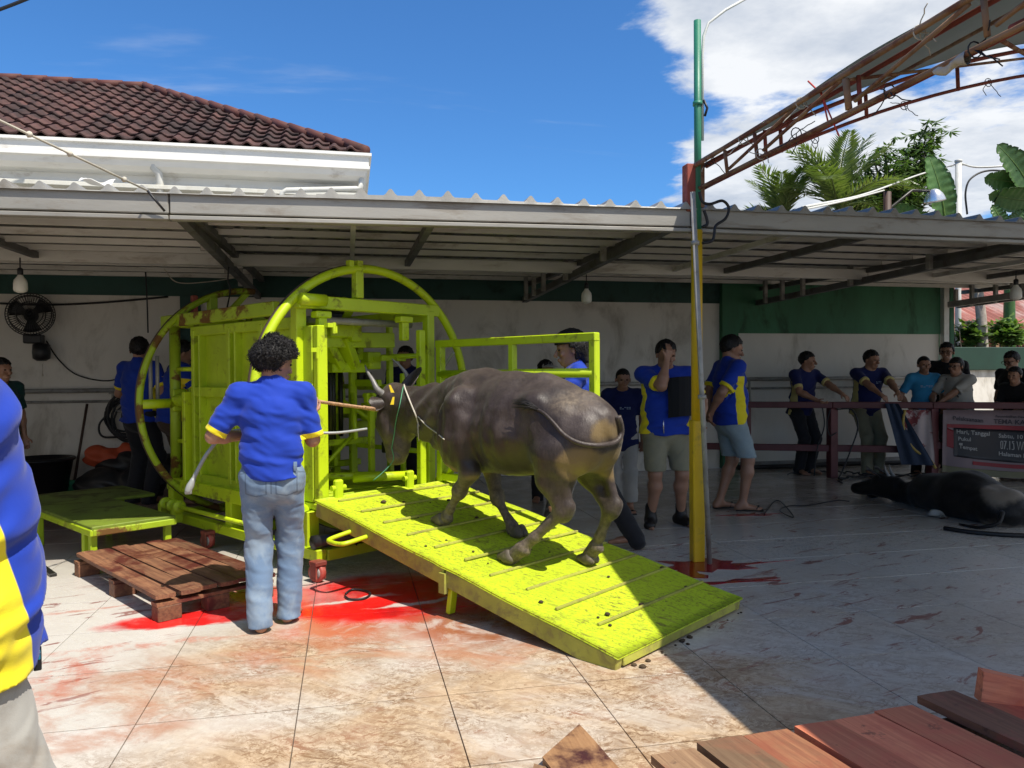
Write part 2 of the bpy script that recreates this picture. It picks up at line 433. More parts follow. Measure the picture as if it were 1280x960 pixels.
def lime_deck_mat():
    m, g, b = base_mat('lime_deck_mud')
    p = g.pos()
    c = g.ramp(g.noise(p, 2.5, 4), [(0.3, (0.45, 0.58, 0.012)), (0.7, (0.54, 0.665, 0.015))])
    # scuffed mud flecks, drawn out across the deck, and clods
    q = g.scaled(g.rotz(p, 0.617), (1, 2.4, 1))
    fl = g.math('MAXIMUM', g.step(g.noise(q, 17, 9, 0.76, 0.6), 0.50, 0.62), g.math('MULTIPLY', g.step(g.noise(p, 55, 5, 0.7), 0.54, 0.64), 0.8))
    big = g.step(g.noise(p, 2.6, 5, 0.6), 0.36, 0.66)
    c = g.mix(g.math('MULTIPLY', fl, g.math('MULTIPLY_ADD', big, 0.45, 0.46)), c, (0.13, 0.09, 0.02))
    clod = g.step(g.noise(p, 36, 5, 0.65), 0.63, 0.69)
    c = g.mix(g.math('MULTIPLY', clod, 0.85), c, (0.07, 0.045, 0.02))
    worn = g.math('MULTIPLY', g.step(g.noise(q, 7, 6, 0.7, 0.3), 0.56, 0.72), 0.5)
    c = g.mix(worn, c, (0.28, 0.25, 0.05))
    g.plug(b.inputs['Base Color'], c); b.inputs['Roughness'].default_value = 0.62
    bump(g, b, g.math('ADD', g.noise(p, 70, 4, 0.7), clod), 0.35, 0.005)
    return m
M['deck'] = lime_deck_mat()

# ------------------------------------------------------------------ tiled floor with mud and blood stains
def floor_mat():
    m, g, b = base_mat('white_floor_tile_stained')
    p = g.pos(); oi = g.n('ShaderNodeObjectInfo').outputs['Random']
    sp = g.n('ShaderNodeSeparateXYZ'); g.plug(sp.inputs[0], p); X, Y = sp.outputs[0], sp.outputs[1]
    c = g.mix(oi, (0.60, 0.57, 0.51), (0.65, 0.62, 0.565))
    c = g.mix(g.math('MULTIPLY', g.step(g.noise(p, 0.9, 4), 0.4, 0.7), 0.3), c, (0.48, 0.43, 0.36))
    w = g.vmath('MULTIPLY_ADD' if False else 'ADD', p, g.scaled(g.noisec(p, 1.7, 5), (0.5, 0.5, 0.0)))
    w2 = g.vmath('ADD', p, g.scaled(g.noisec(p, 5.0, 6), (0.22, 0.22, 0.0)))
    def blob(px, cx, cy, rx, ry, rot, lo, hi, off):
        q = g.vmath('SUBTRACT', px, (cx + off, cy + off, 0.0)); q = g.rotz(q, -rot)
        q = g.n('ShaderNodeVectorMath', operation='MULTIPLY'); 
        return q
    def ell(px, off, cx, cy, rx, ry, rot=0.0, lo=0.75, hi=1.05):
        q = g.vmath('SUBTRACT', px, (cx + off, cy + off, 0.0)); q = g.rotz(q, -rot); q = g.scaled(q, (1 / rx, 1 / ry, 0.0))
        return g.math('SUBTRACT', 1.0, g.step(g.vmath('LENGTH', q), lo, hi))
    def mx(*a):
        r = a[0]
        for k in a[1:]: r = g.math('MAXIMUM', r, k)
        return r
    # scuffed brown mud: heavy in the middle of the yard, thin under the roof
    q1 = g.scaled(g.rotz(p, 0.5), (1, 2.6, 1))
    yard = mx(ell(w, 0.25, 0.95, 2.9, 1.7, 1.25, 0.0, 0.55, 1.15), ell(w, 0.25, -0.35, 3.95, 0.85, 0.75, 0.0, 0.4, 1.1), g.math('MULTIPLY', ell(w, 0.25, 2.6, 3.6, 1.6, 1.7, 0.0, 0.4, 1.2), 0.45), ell(w, 0.25, -0.3, 2.6, 1.3, 0.8, 0.0, 0.5, 1.2))
    dens = g.math('MULTIPLY_ADD', yard, 0.80, 0.20)
    q1 = g.scaled(g.rotz(p, 0.5), (1, 1.5, 1)); q2 = g.scaled(g.rotz(p, -0.9), (1, 1.7, 1)); q3 = g.scaled(g.rotz(p, 0.1), (1, 1.3, 1))
    s1 = g.step(g.noise(q1, 5.5, 9, 0.78, 0.8), 0.45, 0.60)
    s2 = g.step(g.noise(q2, 9.0, 9, 0.78, 1.0), 0.49, 0.61)
    s3 = g.step(g.noise(q3, 24.0, 7, 0.75, 0.5), 0.48, 0.60)
    mud = mx(s1, g.math('MULTIPLY', s2, 0.85), g.math('MULTIPLY', s3, 0.75))
    speck = g.math('MULTIPLY', g.step(g.noise(p, 38, 6, 0.75, 0.3), 0.52, 0.60), g.step(g.noise(p, 4.0, 5, 0.7), 0.38, 0.6))
    wv = g.vmath('ADD', p, g.scaled(g.noisec(p, 3.0, 3), (0.16, 0.16, 0.0)))
    f1 = g.step(g.noise(g.scaled(g.rotz(wv, 0.55), (1.0, 2.6, 1)), 10, 9, 0.80, 0.3), 0.52, 0.56)
    f2 = g.step(g.noise(g.scaled(g.rotz(wv, -0.35), (1.0, 2.8, 1)), 14, 9, 0.80, 0.3), 0.525, 0.56)
    f3 = g.step(g.noise(g.scaled(g.rotz(wv, 1.5), (1.0, 2.2, 1)), 20, 8, 0.78, 0.3), 0.54, 0.575)
    fib = g.math('MULTIPLY', mx(f1, f2, g.math('MULTIPLY', f3, 0.8)), g.math('MULTIPLY_ADD', g.step(g.noise(p, 2.2, 6, 0.65), 0.36, 0.56), 0.75, 0.25))
    sweep = g.step(g.noise(g.scaled(g.rotz(p, 0.75), (1, 7.0, 1)), 1.25, 4, 0.5, 1.6), 0.57, 0.62)
    mud = g.math('MULTIPLY', mx(g.math('MULTIPLY', mud, 0.55), g.math('MULTIPLY', fib, 0.95), g.math('MULTIPLY', speck, 0.9)), g.math('SUBTRACT', 1.0, g.math('MULTIPLY', sweep, 0.5)))
    mudf = g.math('MULTIPLY', mud, dens)
    mcol = g.ramp(g.noise(p, 3.0, 5, 0.6), [(0.34, (0.13, 0.058, 0.020)), (0.52, (0.20, 0.098, 0.036)), (0.68, (0.24, 0.075, 0.028))])
    tint = g.math('MULTIPLY', yard, g.math('MULTIPLY_ADD', g.step(g.noise(q1, 1.6, 6, 0.65, 0.6), 0.36, 0.6), 0.48, 0.32))
    c = g.mix(tint, c, (0.52, 0.355, 0.19))
    c = g.mix(g.math('MULTIPLY', mudf, 0.86), c, mcol)
    fleck = g.math('MULTIPLY', g.step(g.noise(q1, 60, 4, 0.65), 0.66, 0.71), g.math('MULTIPLY_ADD', dens, 0.7, 0.1))
    c = g.mix(fleck, c, (0.07, 0.045, 0.03))
    # thin red-brown wash and drag marks
    wash = mx(ell(w, 0.25, -0.1, 4.1, 0.95, 0.42, 0.1, 0.3, 1.1), ell(w, 0.25, -1.0, 3.75, 0.5, 0.55, 0.3, 0.4, 1.0), ell(w2, 0.11, 0.75, 4.1, 0.5, 0.5, 0.3, 0.5, 1.1), ell(w2, 0.11, -1.0, 3.35, 0.45, 0.16, 0.2, 0.5, 1.1))
    wash = g.math('MULTIPLY', wash, g.step(g.noise(q1, 3.2, 8, 0.7, 0.5), 0.38, 0.62))
    c = g.mix(g.math('MULTIPLY', wash, 0.62), c, (0.40, 0.135, 0.05))
    # broken streaks of dried blood in the shaded hall
    hall = mx(ell(w, 0.25, 3.6, 4.6, 2.4, 2.6, 0.0, 0.6, 1.1), ell(w, 0.25, 5.4, 7.4, 2.6, 2.0, 0.0, 0.6, 1.1), ell(w, 0.25, -1.7, 4.5, 0.9, 1.5, 0.0, 0.6, 1.1))
    st = g.math('MULTIPLY', g.step(g.noise(g.scaled(g.rotz(p, -0.35), (1, 4.2, 1)), 2.6, 7, 0.68, 0.9), 0.585, 0.625), hall)
    c = g.mix(g.math('MULTIPLY', st, 0.75), c, (0.22, 0.035, 0.025))
    shade_grime = g.math('MULTIPLY', g.step(Y, 5.6, 8.0), g.math('MULTIPLY_ADD', g.step(g.noise(wv, 2.6, 7, 0.68), 0.36, 0.62), 0.42, 0.22))  # floor dirt, with the shaded tone under the roof painted into it
    c = g.mix(shade_grime, c, (0.27, 0.205, 0.145))
    # wet blood
    gap = mx(ell(w2, 0.11, 0.02, 5.02, 0.30, 0.045, 0.25, 0.5, 1.2), ell(w2, 0.11, 0.42, 4.86, 0.32, 0.04, 0.2, 0.5, 1.2))
    wet = mx(ell(w2, 0.11, 0.18, 5.05, 0.72, 0.62, 0.0, 0.72, 1.02), ell(w2, 0.11, -0.25, 5.02, 0.33, 0.36, 0.4, 0.72, 1.02),
             ell(w2, 0.11, -0.85, 4.86, 0.62, 0.17, 0.12, 0.74, 1.02), ell(w2, 0.11, -0.55, 5.15, 0.5, 0.35, 0.2, 0.7, 1.0), ell(w2, 0.11, 1.0, 5.0, 0.7, 0.55, 0.2, 0.7, 1.0))
    wet = g.math('MULTIPLY', wet, g.math('SUBTRACT', 1.0, g.math('MULTIPLY', gap, 0.9)))
    edge = mx(ell(w, 0.25, 0.15, 4.62, 0.85, 0.5, 0.1, 0.4, 1.05), ell(w, 0.25, 0.7, 4.4, 0.6, 0.55, 0.1, 0.5, 1.05))
    edge = g.math('MULTIPLY', edge, g.math('SUBTRACT', 1.0, gap))
    edgen = g.math('MULTIPLY', edge, g.math('MULTIPLY_ADD', g.step(g.noise(wv, 4.5, 8, 0.7, 0.5), 0.40, 0.56), 0.62, 0.26))
    c = g.mix(edgen, c, g.ramp(X, [(0.0, (0.50, 0.115, 0.04)), (0.7, (0.28, 0.085, 0.025))]))
    bcol = g.ramp(g.noise(w2, 2.4, 5, 0.6), [(0.32, (0.84, 0.016, 0.011)), (0.52, (0.66, 0.009, 0.009)), (0.70, (0.34, 0.005, 0.007))])
    c = g.mix(g.math('MULTIPLY', wet, g.math('MULTIPLY_ADD', g.step(g.noise(w2, 1.6, 6, .65), 0.3, 0.55), 0.32, 0.66)), c, bcol)
    lv = mx(ell(w2, 0.11, -1.45, 5.62, 0.20, 0.14, 0.3, 0.5, 1.1), ell(w2, 0.11, -1.55, 5.2, 0.5, 0.03, 0.15, 0.5, 1.2), ell(w2, 0.11, -1.35, 4.05, 0.16, 0.42, -0.1, 0.5, 1.1), ell(w2, 0.11, -1.62, 3.6, 0.20, 0.25, 0.1, 0.5, 1.1), ell(w2, 0.11, -1.1, 4.42, 0.6, 0.05, 0.1, 0.5, 1.1))
    c = g.mix(g.math('MULTIPLY', lv, g.math('MULTIPLY', g.step(g.noise(p, 9, 6, 0.7), 0.40, 0.58), 0.55)), c, (0.50, 0.12, 0.06))
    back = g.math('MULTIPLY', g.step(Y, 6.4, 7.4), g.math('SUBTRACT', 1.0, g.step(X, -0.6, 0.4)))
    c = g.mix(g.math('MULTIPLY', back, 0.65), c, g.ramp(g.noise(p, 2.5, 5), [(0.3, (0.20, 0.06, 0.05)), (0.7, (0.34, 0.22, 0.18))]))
    g.plug(b.inputs['Base Color'], c)
    rg = g.math('MULTIPLY_ADD', g.math('MAXIMUM', mudf, g.math('MULTIPLY', tint, 1.2)), 0.40, 0.26)
    rg = g.math('MULTIPLY', rg, g.math('SUBTRACT', 1.0, g.math('MULTIPLY', wet, 0.62)))
    rg = g.math('MULTIPLY', rg, g.math('SUBTRACT', 1.0, g.math('MULTIPLY', g.step(Y, 5.4, 7.2), 0.5)))
    g.plug(b.inputs['Roughness'], rg)
    hgt = g.math('ADD', g.math('MULTIPLY', mud, 0.5), g.noise(p, 90, 3))
    bump(g, b, hgt, 0.12, 0.004)
    return m
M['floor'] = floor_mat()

ground = MB().grid(lambda u, v: (-400 + 800 * u, -400 + 800 * v, -0.030), 9, 9).build('ground', pmat('bare_ground', (0.20, 0.17, 0.13), 0.9, var=0.2, vs=0.3), smooth=False)
tag(ground, kind='structure')
floor = MB().box((2.6, 4.0, -0.017), (15.6, 13.16, 0.018)).build('floor', M['grout']); tag(floor, kind='structure')

TX, TY, TX0, TY0 = 0.652, 0.642, -0.225, 3.425
tile_mb = MB().box((0, 0, 0), (TX - 0.0045, TY - 0.010, 0.012), ch=0.001)
tile0 = None
def cam_sees(x, y, z=0.0, pad=0.12):
    dx, dy = x, y; s, c = math.sin(YAW), math.cos(YAW)
    d = dx * s + dy * c; l = dx * c - dy * s
    return d > 0.3 and abs(l / d) < 0.667 + pad / max(d, .3) * 6 and (CAM_H - z) / d < 0.72
def floor_tiles():
    global tile0
    cand = []
    for i in range(-8, 17):
        for j in range(-6, 12):
            x = TX0 + (i + 0.5) * TX; y = TY0 + (j + 0.5) * TY
            if y > 10.5: continue
            if cam_sees(x, y): cand.append((x, y))
    cand.sort(key=lambda q: math.hypot(*q))
    forg = ORG[floor.name]
    for k, (x, y) in enumerate(cand[:298]):
        if tile0 is None:
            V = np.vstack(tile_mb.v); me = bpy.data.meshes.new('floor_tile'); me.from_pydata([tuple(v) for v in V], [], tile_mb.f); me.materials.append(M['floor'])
            o = tile0 = bpy.data.objects.new('floor_tile', me); COL.objects.link(o); o.parent = floor
        else: o = dup(tile0, floor)
        o.location = np.array([x, y, -0.006 + random.uniform(-0.0006, 0.0006)]) - forg
        o.rotation_euler = (random.uniform(-.0012, .0012), random.uniform(-.0012, .0012), 0)
    return len(cand)
print('tiles', floor_tiles())

def splat(name, c, n, rad, z, seed, mat, spikes=0.5):
    r = random.Random(seed); pts = []
    for k in range(n):
        a = 2 * math.pi * k / n
        f = 1 + spikes * (r.random() ** 2.2 * 2.2 - 0.6)
        pts.append((c[0] + rad[0] * f * math.cos(a), c[1] + rad[1] * f * math.sin(a), z))
    V = pts + [(p[0], p[1], z - 0.003) for p in pts] + [(c[0], c[1], z + 0.0015)]
    F = [(k, (k + 1) % n, 2 * n) for k in range(n)] + [(k + n, (k + 1) % n + n, (k + 1) % n, k) for k in range(n)]
    o = mesh_obj(name, V, F, mat, smooth=False); return o
M['blood'] = pmat('wet_dark_red', (0.30, 0.006, 0.010), 0.12, var=0.15, ba=0)
tag(splat('puddle', (2.58, 5.30), 19, (0.30, 0.19), 0.0035, 3, M['blood'], 0.5), kind='stuff')
tag(splat('puddle', (2.25, 5.08), 15, (0.22, 0.12), 0.0032, 11, M['blood'], 0.5), kind='stuff')
tag(splat('puddle', (2.55, 4.83), 22, (0.30, 0.035), 0.0034, 5, M['blood'], 0.7), kind='stuff')
tag(splat('puddle', (2.92, 5.26), 18, (0.22, 0.03), 0.0036, 8, M['blood'], 0.7), kind='stuff')
tag(splat('puddle', (3.95, 7.05), 20, (0.18, 0.05), 0.0034, 15, M['blood'], 0.7), kind='stuff')

# ------------------------------------------------------------------ rear wall of the hall
WY = 10.6
wall = empty('rear_wall', (2.5, WY, 0), 'long white painted rear wall with a dark green band along its top, under the tin roof', 'wall')
def wallbox(name, x0, x1, z0, z1, m, front=0.0, th=0.18):
    return MB().box(((x0 + x1) / 2, WY - front + (th + front) / 2, (z0 + z1) / 2), (x1 - x0, th + front, z1 - z0)).build(name, m, wall)
wallbox('wall_panel', -9.0, 5.44, 0.0, 2.463, M['wallwhite'])
wallbox('painted_band', -9.0, 5.44, 2.463, 2.95, M['wallteal'], 0.012)
wallbox('wall_panel', 5.70, 9.25, 0.0, 2.02, M['wallwhite'])
wallbox('painted_band', 5.70, 9.25, 2.02, 3.0, M['wallgreen'], 0.03)
wallbox('pillar', 5.44, 5.70, 0.0, 3.0, M['wallgreen'], 0.10)
wallbox('pillar', -2.10, -1.86, 0.0, 2.463, M['wallteal'], 0.06)
wallbox('skirting', -9.0, -2.10, 0.0, 0.10, M['concrete'], 0.02)
wallbox('skirting', 5.70, 9.25, 0.0, 0.08, M['concrete'], 0.02)
c = empty('corner_post', (9.3, WY - 0.02, 0), 'pale square post at the open end of the green and white wall', 'post')
MB().box((9.32, WY - 0.04, 1.45), (0.10, 0.10, 2.9), ch=.006).build('post', M['whitepvc'], c)
MB().box((9.43, WY - 0.04, 1.45), (0.08, 0.08, 2.9), ch=.006).build('green_post', M['wallgreen'], c)

def wall_pipe(x0, x1, z, drops, label):
    e = empty('wall_rail', ((x0 + x1) / 2, WY - 0.1, z), label, 'pipe rail')
    MB().cyl((x0, WY - 0.09, z), (x1, WY - 0.09, z), 0.028).build('pipe', M['steel'], e, True)
    MB().cyl((x0, WY - 0.04, z - 0.14), (x1, WY - 0.04, z - 0.14), 0.016).build('pipe', M['steel'], e, True)
    for x in drops:
        MB().box((x, WY - 0.045, z - 0.02), (0.10, 0.09, 0.06), ch=.004).tube([(x, WY - 0.07, z - 0.03), (x, WY - 0.10, z - 0.2), (x + .03, WY - 0.12, z - 0.26), (x + .10, WY - .12, z - .26)], 0.022, 8).build('bracket', M['steel'], e)
    return e
wall_pipe(-8.5, -2.12, 1.26, (-2.9, -4.3), 'grey pipe rail on the wall below the fan and hose coil')
wall_pipe(-1.8, 5.42, 1.28, (1.0, 3.2), 'grey pipe rail on the wall behind the lime green cage')
e = wall_pipe(5.74, 9.2, 1.33, (6.75, 7.75), 'grey pipe rail on the wall behind the two men leaning on the barrier')
MB().tube([(5.82, WY - .09, 1.33), (5.84, WY - .16, 1.30), (5.86, WY - .16, 0.98), (5.76, WY - .09, 0.95)], 0.018).build('pipe', M['steel'], e, True)
MB().box((7.95, WY - 0.09, 1.375), (0.34, 0.07, 0.03), ch=.004).build('blue_box', pmat('blue_plastic', (0.02, 0.05, 0.22), .4), e)

# unseen block added at the left to keep sky light out of the hall
yb = MB().box((-10.5, 1.5, 2.6), (4.0, 17.0, 5.2)).build('unseen_light_block', pmat('light_block_plaster', (0.34, 0.32, 0.28), 0.8, var=.1)); tag(yb, kind='structure')
wallside = MB().box((-7.6, 8.6, 1.4), (0.2, 4.4, 2.8)).build('unseen_side_wall', M['wallwhite']); tag(wallside, kind='structure')  # unseen end wall, added to darken the hall

# ------------------------------------------------------------------ tin shelter roof
SY0, SY1, SX0, SX1 = 5.45, 10.55, -7.2, 10.6
def zroof(x, y=5.45): return 2.665 + 0.03 * min(1, max(0, (x + .5) / 3)) - 0.012 * max(0, -x - 0.2) * 0.6 + 0.115 * max(0, (y - 5.45) / 5.1)
sh = empty('metal_shelter', (2.0, SY0, 2.5), 'long flat shelter roof of ribbed tin sheets on pale steel channels', 'shelter roof')
def xs(a, b, n): return [a + (b - a) * k / n for k in range(n + 1)]
brk = [SX0, -1.14, 2.55, 6.1, SX1]
for a, b in zip(brk[:-1], brk[1:]):           # front channel, one length between trusses
    za, zb = zroof(a) - 0.03, zroof(b) - 0.03
    MB().beam((a + .004, SY0, za - 0.05), (b - .004, SY0, zb - 0.05), 0.06, 0.135, ch=.006).build('front_beam', M['beam'], sh)
    MB().beam((a + .004, SY0 - 0.004, za - 0.145), (b - .004, SY0 - 0.004, zb - 0.145), 0.075, 0.028, ch=.004).build('beam_lip', M['beam'], sh)
for a, b in zip(brk[:-1], brk[1:]):
    MB().beam((a + .004, 8.15, 2.60), (b - .004, 8.15, 2.60), 0.06, 0.12, ch=.005).build('rear_beam', M['channel'], sh)
for y in (5.95, 6.4, 6.9, 7.4, 7.9, 8.5, 9.1, 9.7, 10.3):    # purlins
    for a, b in zip(brk[:-1], brk[1:]):
        MB().beam((a + .004, y, zroof((a + b) / 2, y) - 0.048), (b - .004, y, zroof((a + b) / 2, y) - 0.048), 0.045, 0.05).build('purlin', M['channel'], sh)
for x in (-4.75, -2.9, 0.62, 4.25, 7.8):          # rafters between the trusses
    MB().beam((x, SY0 + .04, 2.575), (x, 8.12, 2.60), 0.055, 0.06).build('rafter', M['truss'], sh)
for x in (-4.75, -1.14, 2.45, 6.05, 9.6):         # trusses: straight upper chord, lower chord dropping to the wall
    MB().beam((x + .05, SY0 + .04, 2.60), (x + .05, SY1, 2.69), 0.06, 0.06).build('truss_chord', M['truss'], sh)
    MB().beam((x, SY0 + .03, 2.575), (x, SY1 + .04, 2.475), 0.065, 0.075).build('truss_chord', M['truss'], sh)
    for y in (7.0, 8.3, 9.3, 9.8, 10.25):
        zl = 2.575 - 0.1 * (y - SY0) / (SY1 - SY0)
        MB().beam((x - 0.058, y, zl - 0.035), (x - 0.058, y, zroof(x, y) - .03), 0.05, 0.05).build('strut', M['steel'], sh)
for x in (0.05, 3.6, 7.0):
    MB().beam((x, SY0 + .03, 2.585), (x, 8.1, 2.60), 0.04, 0.05).build('tie_bar', M['channel'], sh)

def rib(u):          # trapezoid rib profile repeating every 0.2 m
    t = (u / 0.2) % 1.0; d = abs(t - 0.5)
    return 0.046 * (0.5 + 0.5 * math.cos(math.pi * min(1, d / 0.24)))
def sheet(x0, x1, k):
    us = []
    x = x0
    while x < x1 - 1e-6:
        for f in (0.0, .26, .34, .40, .45, .5, .55, .60, .66, .74):
            if x + f * 0.2 <= x1 + 1e-6: us.append(x + f * 0.2)
        x += 0.2
    us.append(x1)
    dz = (k % 2) * 0.004 + random.uniform(0, .006)
    def fn(i, j):
        x = us[int(round(i * (len(us) - 1)))]; y = SY0 - 0.052 + (SY1 + 0.05 - SY0 + 0.052) * max(0, j * 5 - 1) / 4
        if j < .1: return (x, SY0 - 0.055, zroof(x) - .022)
        sag = 0.012 * math.sin(x * 1.7 + j * 4) 
        return (x, y, zroof(x, y) - 0.012 + (k % 2) * .003 + rib(x - SX0) + dz + sag * (j < .25))
    o = MB().grid(fn, len(us), 6, thick=0.0025).build('roof_sheet', M['rooftin'], sh)
    o.data.materials.append(M['rooftin_shade'])
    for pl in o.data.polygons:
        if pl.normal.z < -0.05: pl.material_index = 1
    return o
k = 0; x = SX0
while x < SX1 - 0.01:
    sheet(x, min(x + 1.06, SX1), k); x += 1.0; k += 1

# hanging lamps under the roof
def hanging_bulb(p, label):
    e = empty('hanging_bulb', (p[0], p[1], p[2] - .3), label, 'light bulb', 'bulbs hanging under the tin roof')
    z = p[2]
    MB().cyl((p[0], p[1], z), (p[0], p[1], z - 0.10), 0.006).build('cord', M['cable'], e, True)
    MB().lathe([(0.012, 0), (0.024, -0.012), (0.024, -0.06), (0.02, -0.065)], (p[0], p[1], z - 0.09), 14).build('holder', M['blackplastic'], e, True)
    MB().lathe([(0.018, 0), (0.024, -0.02), (0.05, -0.055), (0.056, -0.085), (0.056, -0.135), (0.050, -0.155), (0.02, -0.168)], (p[0], p[1], z - 0.145), 18).build('bulb', M['bulb'], e, True)
for (px, py), lab in (((25, 322), 'white bulb hanging under the tin roof above the black fan'), ((733, 343), 'white bulb hanging before the green band, between the cage and the yellow post'), ((1270, 338), 'white bulb hanging under the tin roof at its open end, before the rusty roof')):
    hanging_bulb(G(px, py, 2.50), lab)
e = empty('roof_light_patch', AtY(118, 231, 5.7), 'small crumpled white scrap lying on the tin roof edge under the gutter', 'scrap')
p = AtY(118, 231, 5.75)
MB().grid(lambda u, v: (p[0] - .1 + .2 * u, p[1] + .12 * v, p[2] + .02 + .025 * math.sin(5 * u + 3 * v) + .03 * v), 6, 5, .004).build('scrap', M['housewhite'], e)

# ------------------------------------------------------------------ tiled house behind
TANA = 0.529
HX, HY, HZ = 0.25, 9.85, 4.22
house = empty('tiled_house', (-4, 12.5, 0), 'white house with a brown tiled hip roof and broad white gutter', 'house')
MB().box((-5.2, 14.6, 2.0), (10.2, 6.8, 4.0)).build('house_wall', M['housewhite'], house)
MB().box((-5.0, 10.26, 3.70), (10.4, 0.72, 0.05), ch=.004).build('soffit', M['soffit'], house)
MB().box((-0.02, 13.6, 3.698), (0.5, 6.0, 0.05), ch=.004).build('soffit', M['soffit'], house)
# gutter: a boxed white trough with a rolled lip and a curved belly
def gutter():
    prof = [(0.02, 4.20), (-0.035, 4.20), (-0.035, 4.165), (0.0, 4.155), (0.0, 4.05), (-0.012, 4.03), (-0.012, 4.005), (0.02, 3.99), (0.05, 3.93), (0.12, 3.88), (0.26, 3.86), (0.26, 3.74), (0.34, 3.74), (0.34, 4.20)]
    m = MB()
    def seg(pts_fn, a, b, nn):
        n = len(prof); vs = []; 
        for i in range(nn + 1):
            t = i / nn
            for (o, z) in prof: vs.append(pts_fn(t, o, z + (0.006 * math.sin(9 * t + a) if True else 0)))
        f = [(i * n + k, i * n + (k + 1) % n, (i + 1) * n + (k + 1) % n, (i + 1) * n + k) for i in range(nn) for k in range(n)]
        m.add(vs, f + [tuple(range(n)), tuple(nn * n + k for k in range(n))[::-1]])
    seg(lambda t, o, z: (-10.4 + t * (HX + .03 - o + 10.4), HY - .03 + o, z), 0, 1, 16)
    seg(lambda t, o, z: (HX + .03 - o, HY - .03 + o + t * (8 - o), z), 0, 1, 8)
    return m
gutter().build('gutter', M['housewhite'], house, False)
for (px, py0, py1) in ((192, 205, 238),):
    a = AtY(px, 203, 9.9); b = AtY(px + 8, 226, 9.95)
    MB().tube([a, a + (0, .0, -.06), (a + b) / 2 + (0.02, 0, -.02), b, b + (0.0, 0, -.35)], 0.045, 10).build('downpipe', M['whitepvc'], house, True)
a = AtY(358, 238, 9.92); b = AtY(446, 236, 9.92)
MB().tube([a + (-.06, 0, -.2), a + (-.05, 0, -.03), a, b, b + (0.05, 0, .01), b + (0.06, 0, .16)], 0.036, 10).build('downpipe', M['whitepvc'], house, True)

# hip roof planes under the tiles
RY = 13.22; RZ = HZ + (RY - HY) * TANA
def plane(pts, m, name): return mesh_obj(name, np.array(pts), [tuple(range(len(pts)))], m, house)
zz = -0.012
plane([(-10.4, HY, HZ + zz), (HX, HY, HZ + zz), (HX - (RY - HY), RY, RZ + zz), (-10.4, RY, RZ + zz)], M['ridge'], 'roof_deck')
plane([(HX, HY, HZ + zz), (HX, HY + 7.2, HZ + zz), (HX - (RY - HY), RY, RZ + zz)], M['ridge'], 'roof_deck')
TW, TG = 0.205, 0.275
sl = math.hypot(1, TANA); nrows = int((RY - HY) * sl / TG) + 1
def tile_mesh():
    nx = 9; rows = 3; V = []
    for side in (0, 1):
        for j in range(rows):
            for i in range(nx):
                u = i / (nx - 1) * 1.02; w = 0.034 * max(0, math.sin(math.pi * 2 * (u - 0.06))) + 0.007 * math.sin(math.pi * 2 * u)
                y = j / (rows - 1) * TG * 1.12
                lower = 0.012 * math.sin(math.pi * 2 * (u - .06))
                V.append((u * TW, y - (lower if j == 0 else 0), w + 0.032 * (1 - j / (rows - 1)) - (0.020 if side else 0)))
    o = nx * rows; Fc = []
    for j in range(rows - 1):
        for i in range(nx - 1):
            q = (j * nx + i, j * nx + i + 1, (j + 1) * nx + i + 1, (j + 1) * nx + i); Fc.append(q)
    for i in range(nx - 1): Fc.append((i, i + o, i + 1 + o, i + 1))
    for j in range(rows - 1):
        Fc.append((j * nx, (j + 1) * nx, (j + 1) * nx + o, j * nx + o)); k = j * nx + nx - 1; Fc.append((k, k + o, k + nx + o, k + nx))
    return V, Fc
tv, tf = tile_mesh()
tme = bpy.data.meshes.new('roof_tile'); tme.from_pydata(tv, [], tf); tme.polygons.foreach_set('use_smooth', [i < 16 for i in range(len(tf))]); tme.materials.append(M['rooftile'])
ang = math.atan(TANA); horg = ORG[house.name]
tl = []
for r in range(nrows):
    d = r * TG; y = HY - 0.04 + d / sl; z = HZ + 0.005 + (y - HY) * TANA
    if y > RY - .05: break
    xr = HX - (y - HY) - 0.05
    x = xr - TW + (0.5 * TW if False else 0) ; x = math.floor(x / TW) * TW
    while x > -5.7:
        tl.append((x, y, z)); x -= TW
tl.sort(key=lambda q: -q[0])
near, far = tl[:300], tl[300:]
for i, (x, y, z) in enumerate(near):
    o = bpy.data.objects.new('roof_tile', tme); COL.objects.link(o); o.parent = house
    o.location = np.array([x, y, z + random.uniform(-.004, .004)]) - horg
    o.rotation_euler = (ang + random.uniform(-.012, .012), random.uniform(-.01, .01), random.uniform(-.012, .012))
if far:
    mb = MB(); rm = np.array(Matrix.Rotation(ang, 3, 'X')); tvv = np.array(tv)
    for q in far: mb.add(tvv @ rm.T + np.array(q), tf)
    tag(mb.build('roof_tile_field', M['rooftile'], house), kind='stuff')
def cap_row(a, b, name):
    a = np.array(a); b = np.array(b); n = max(1, int(np.linalg.norm(b - a) / 0.36)); 
    for k in range(n):
        p = a + (b - a) * k / n; q = a + (b - a) * (k + 1.12) / n
        MB().tube([p + (0, 0, .0), q + (0, 0, .03)], [0.070, 0.058], 12).build(name, M['ridge'], house, True)
cap_row((-6.0, RY, RZ + .01), (HX - (RY - HY), RY, RZ + .02), 'ridge_cap')
cap_row((HX + .0, HY + .0, HZ + .02), (HX - (RY - HY), RY, RZ + .02), 'ridge_cap')

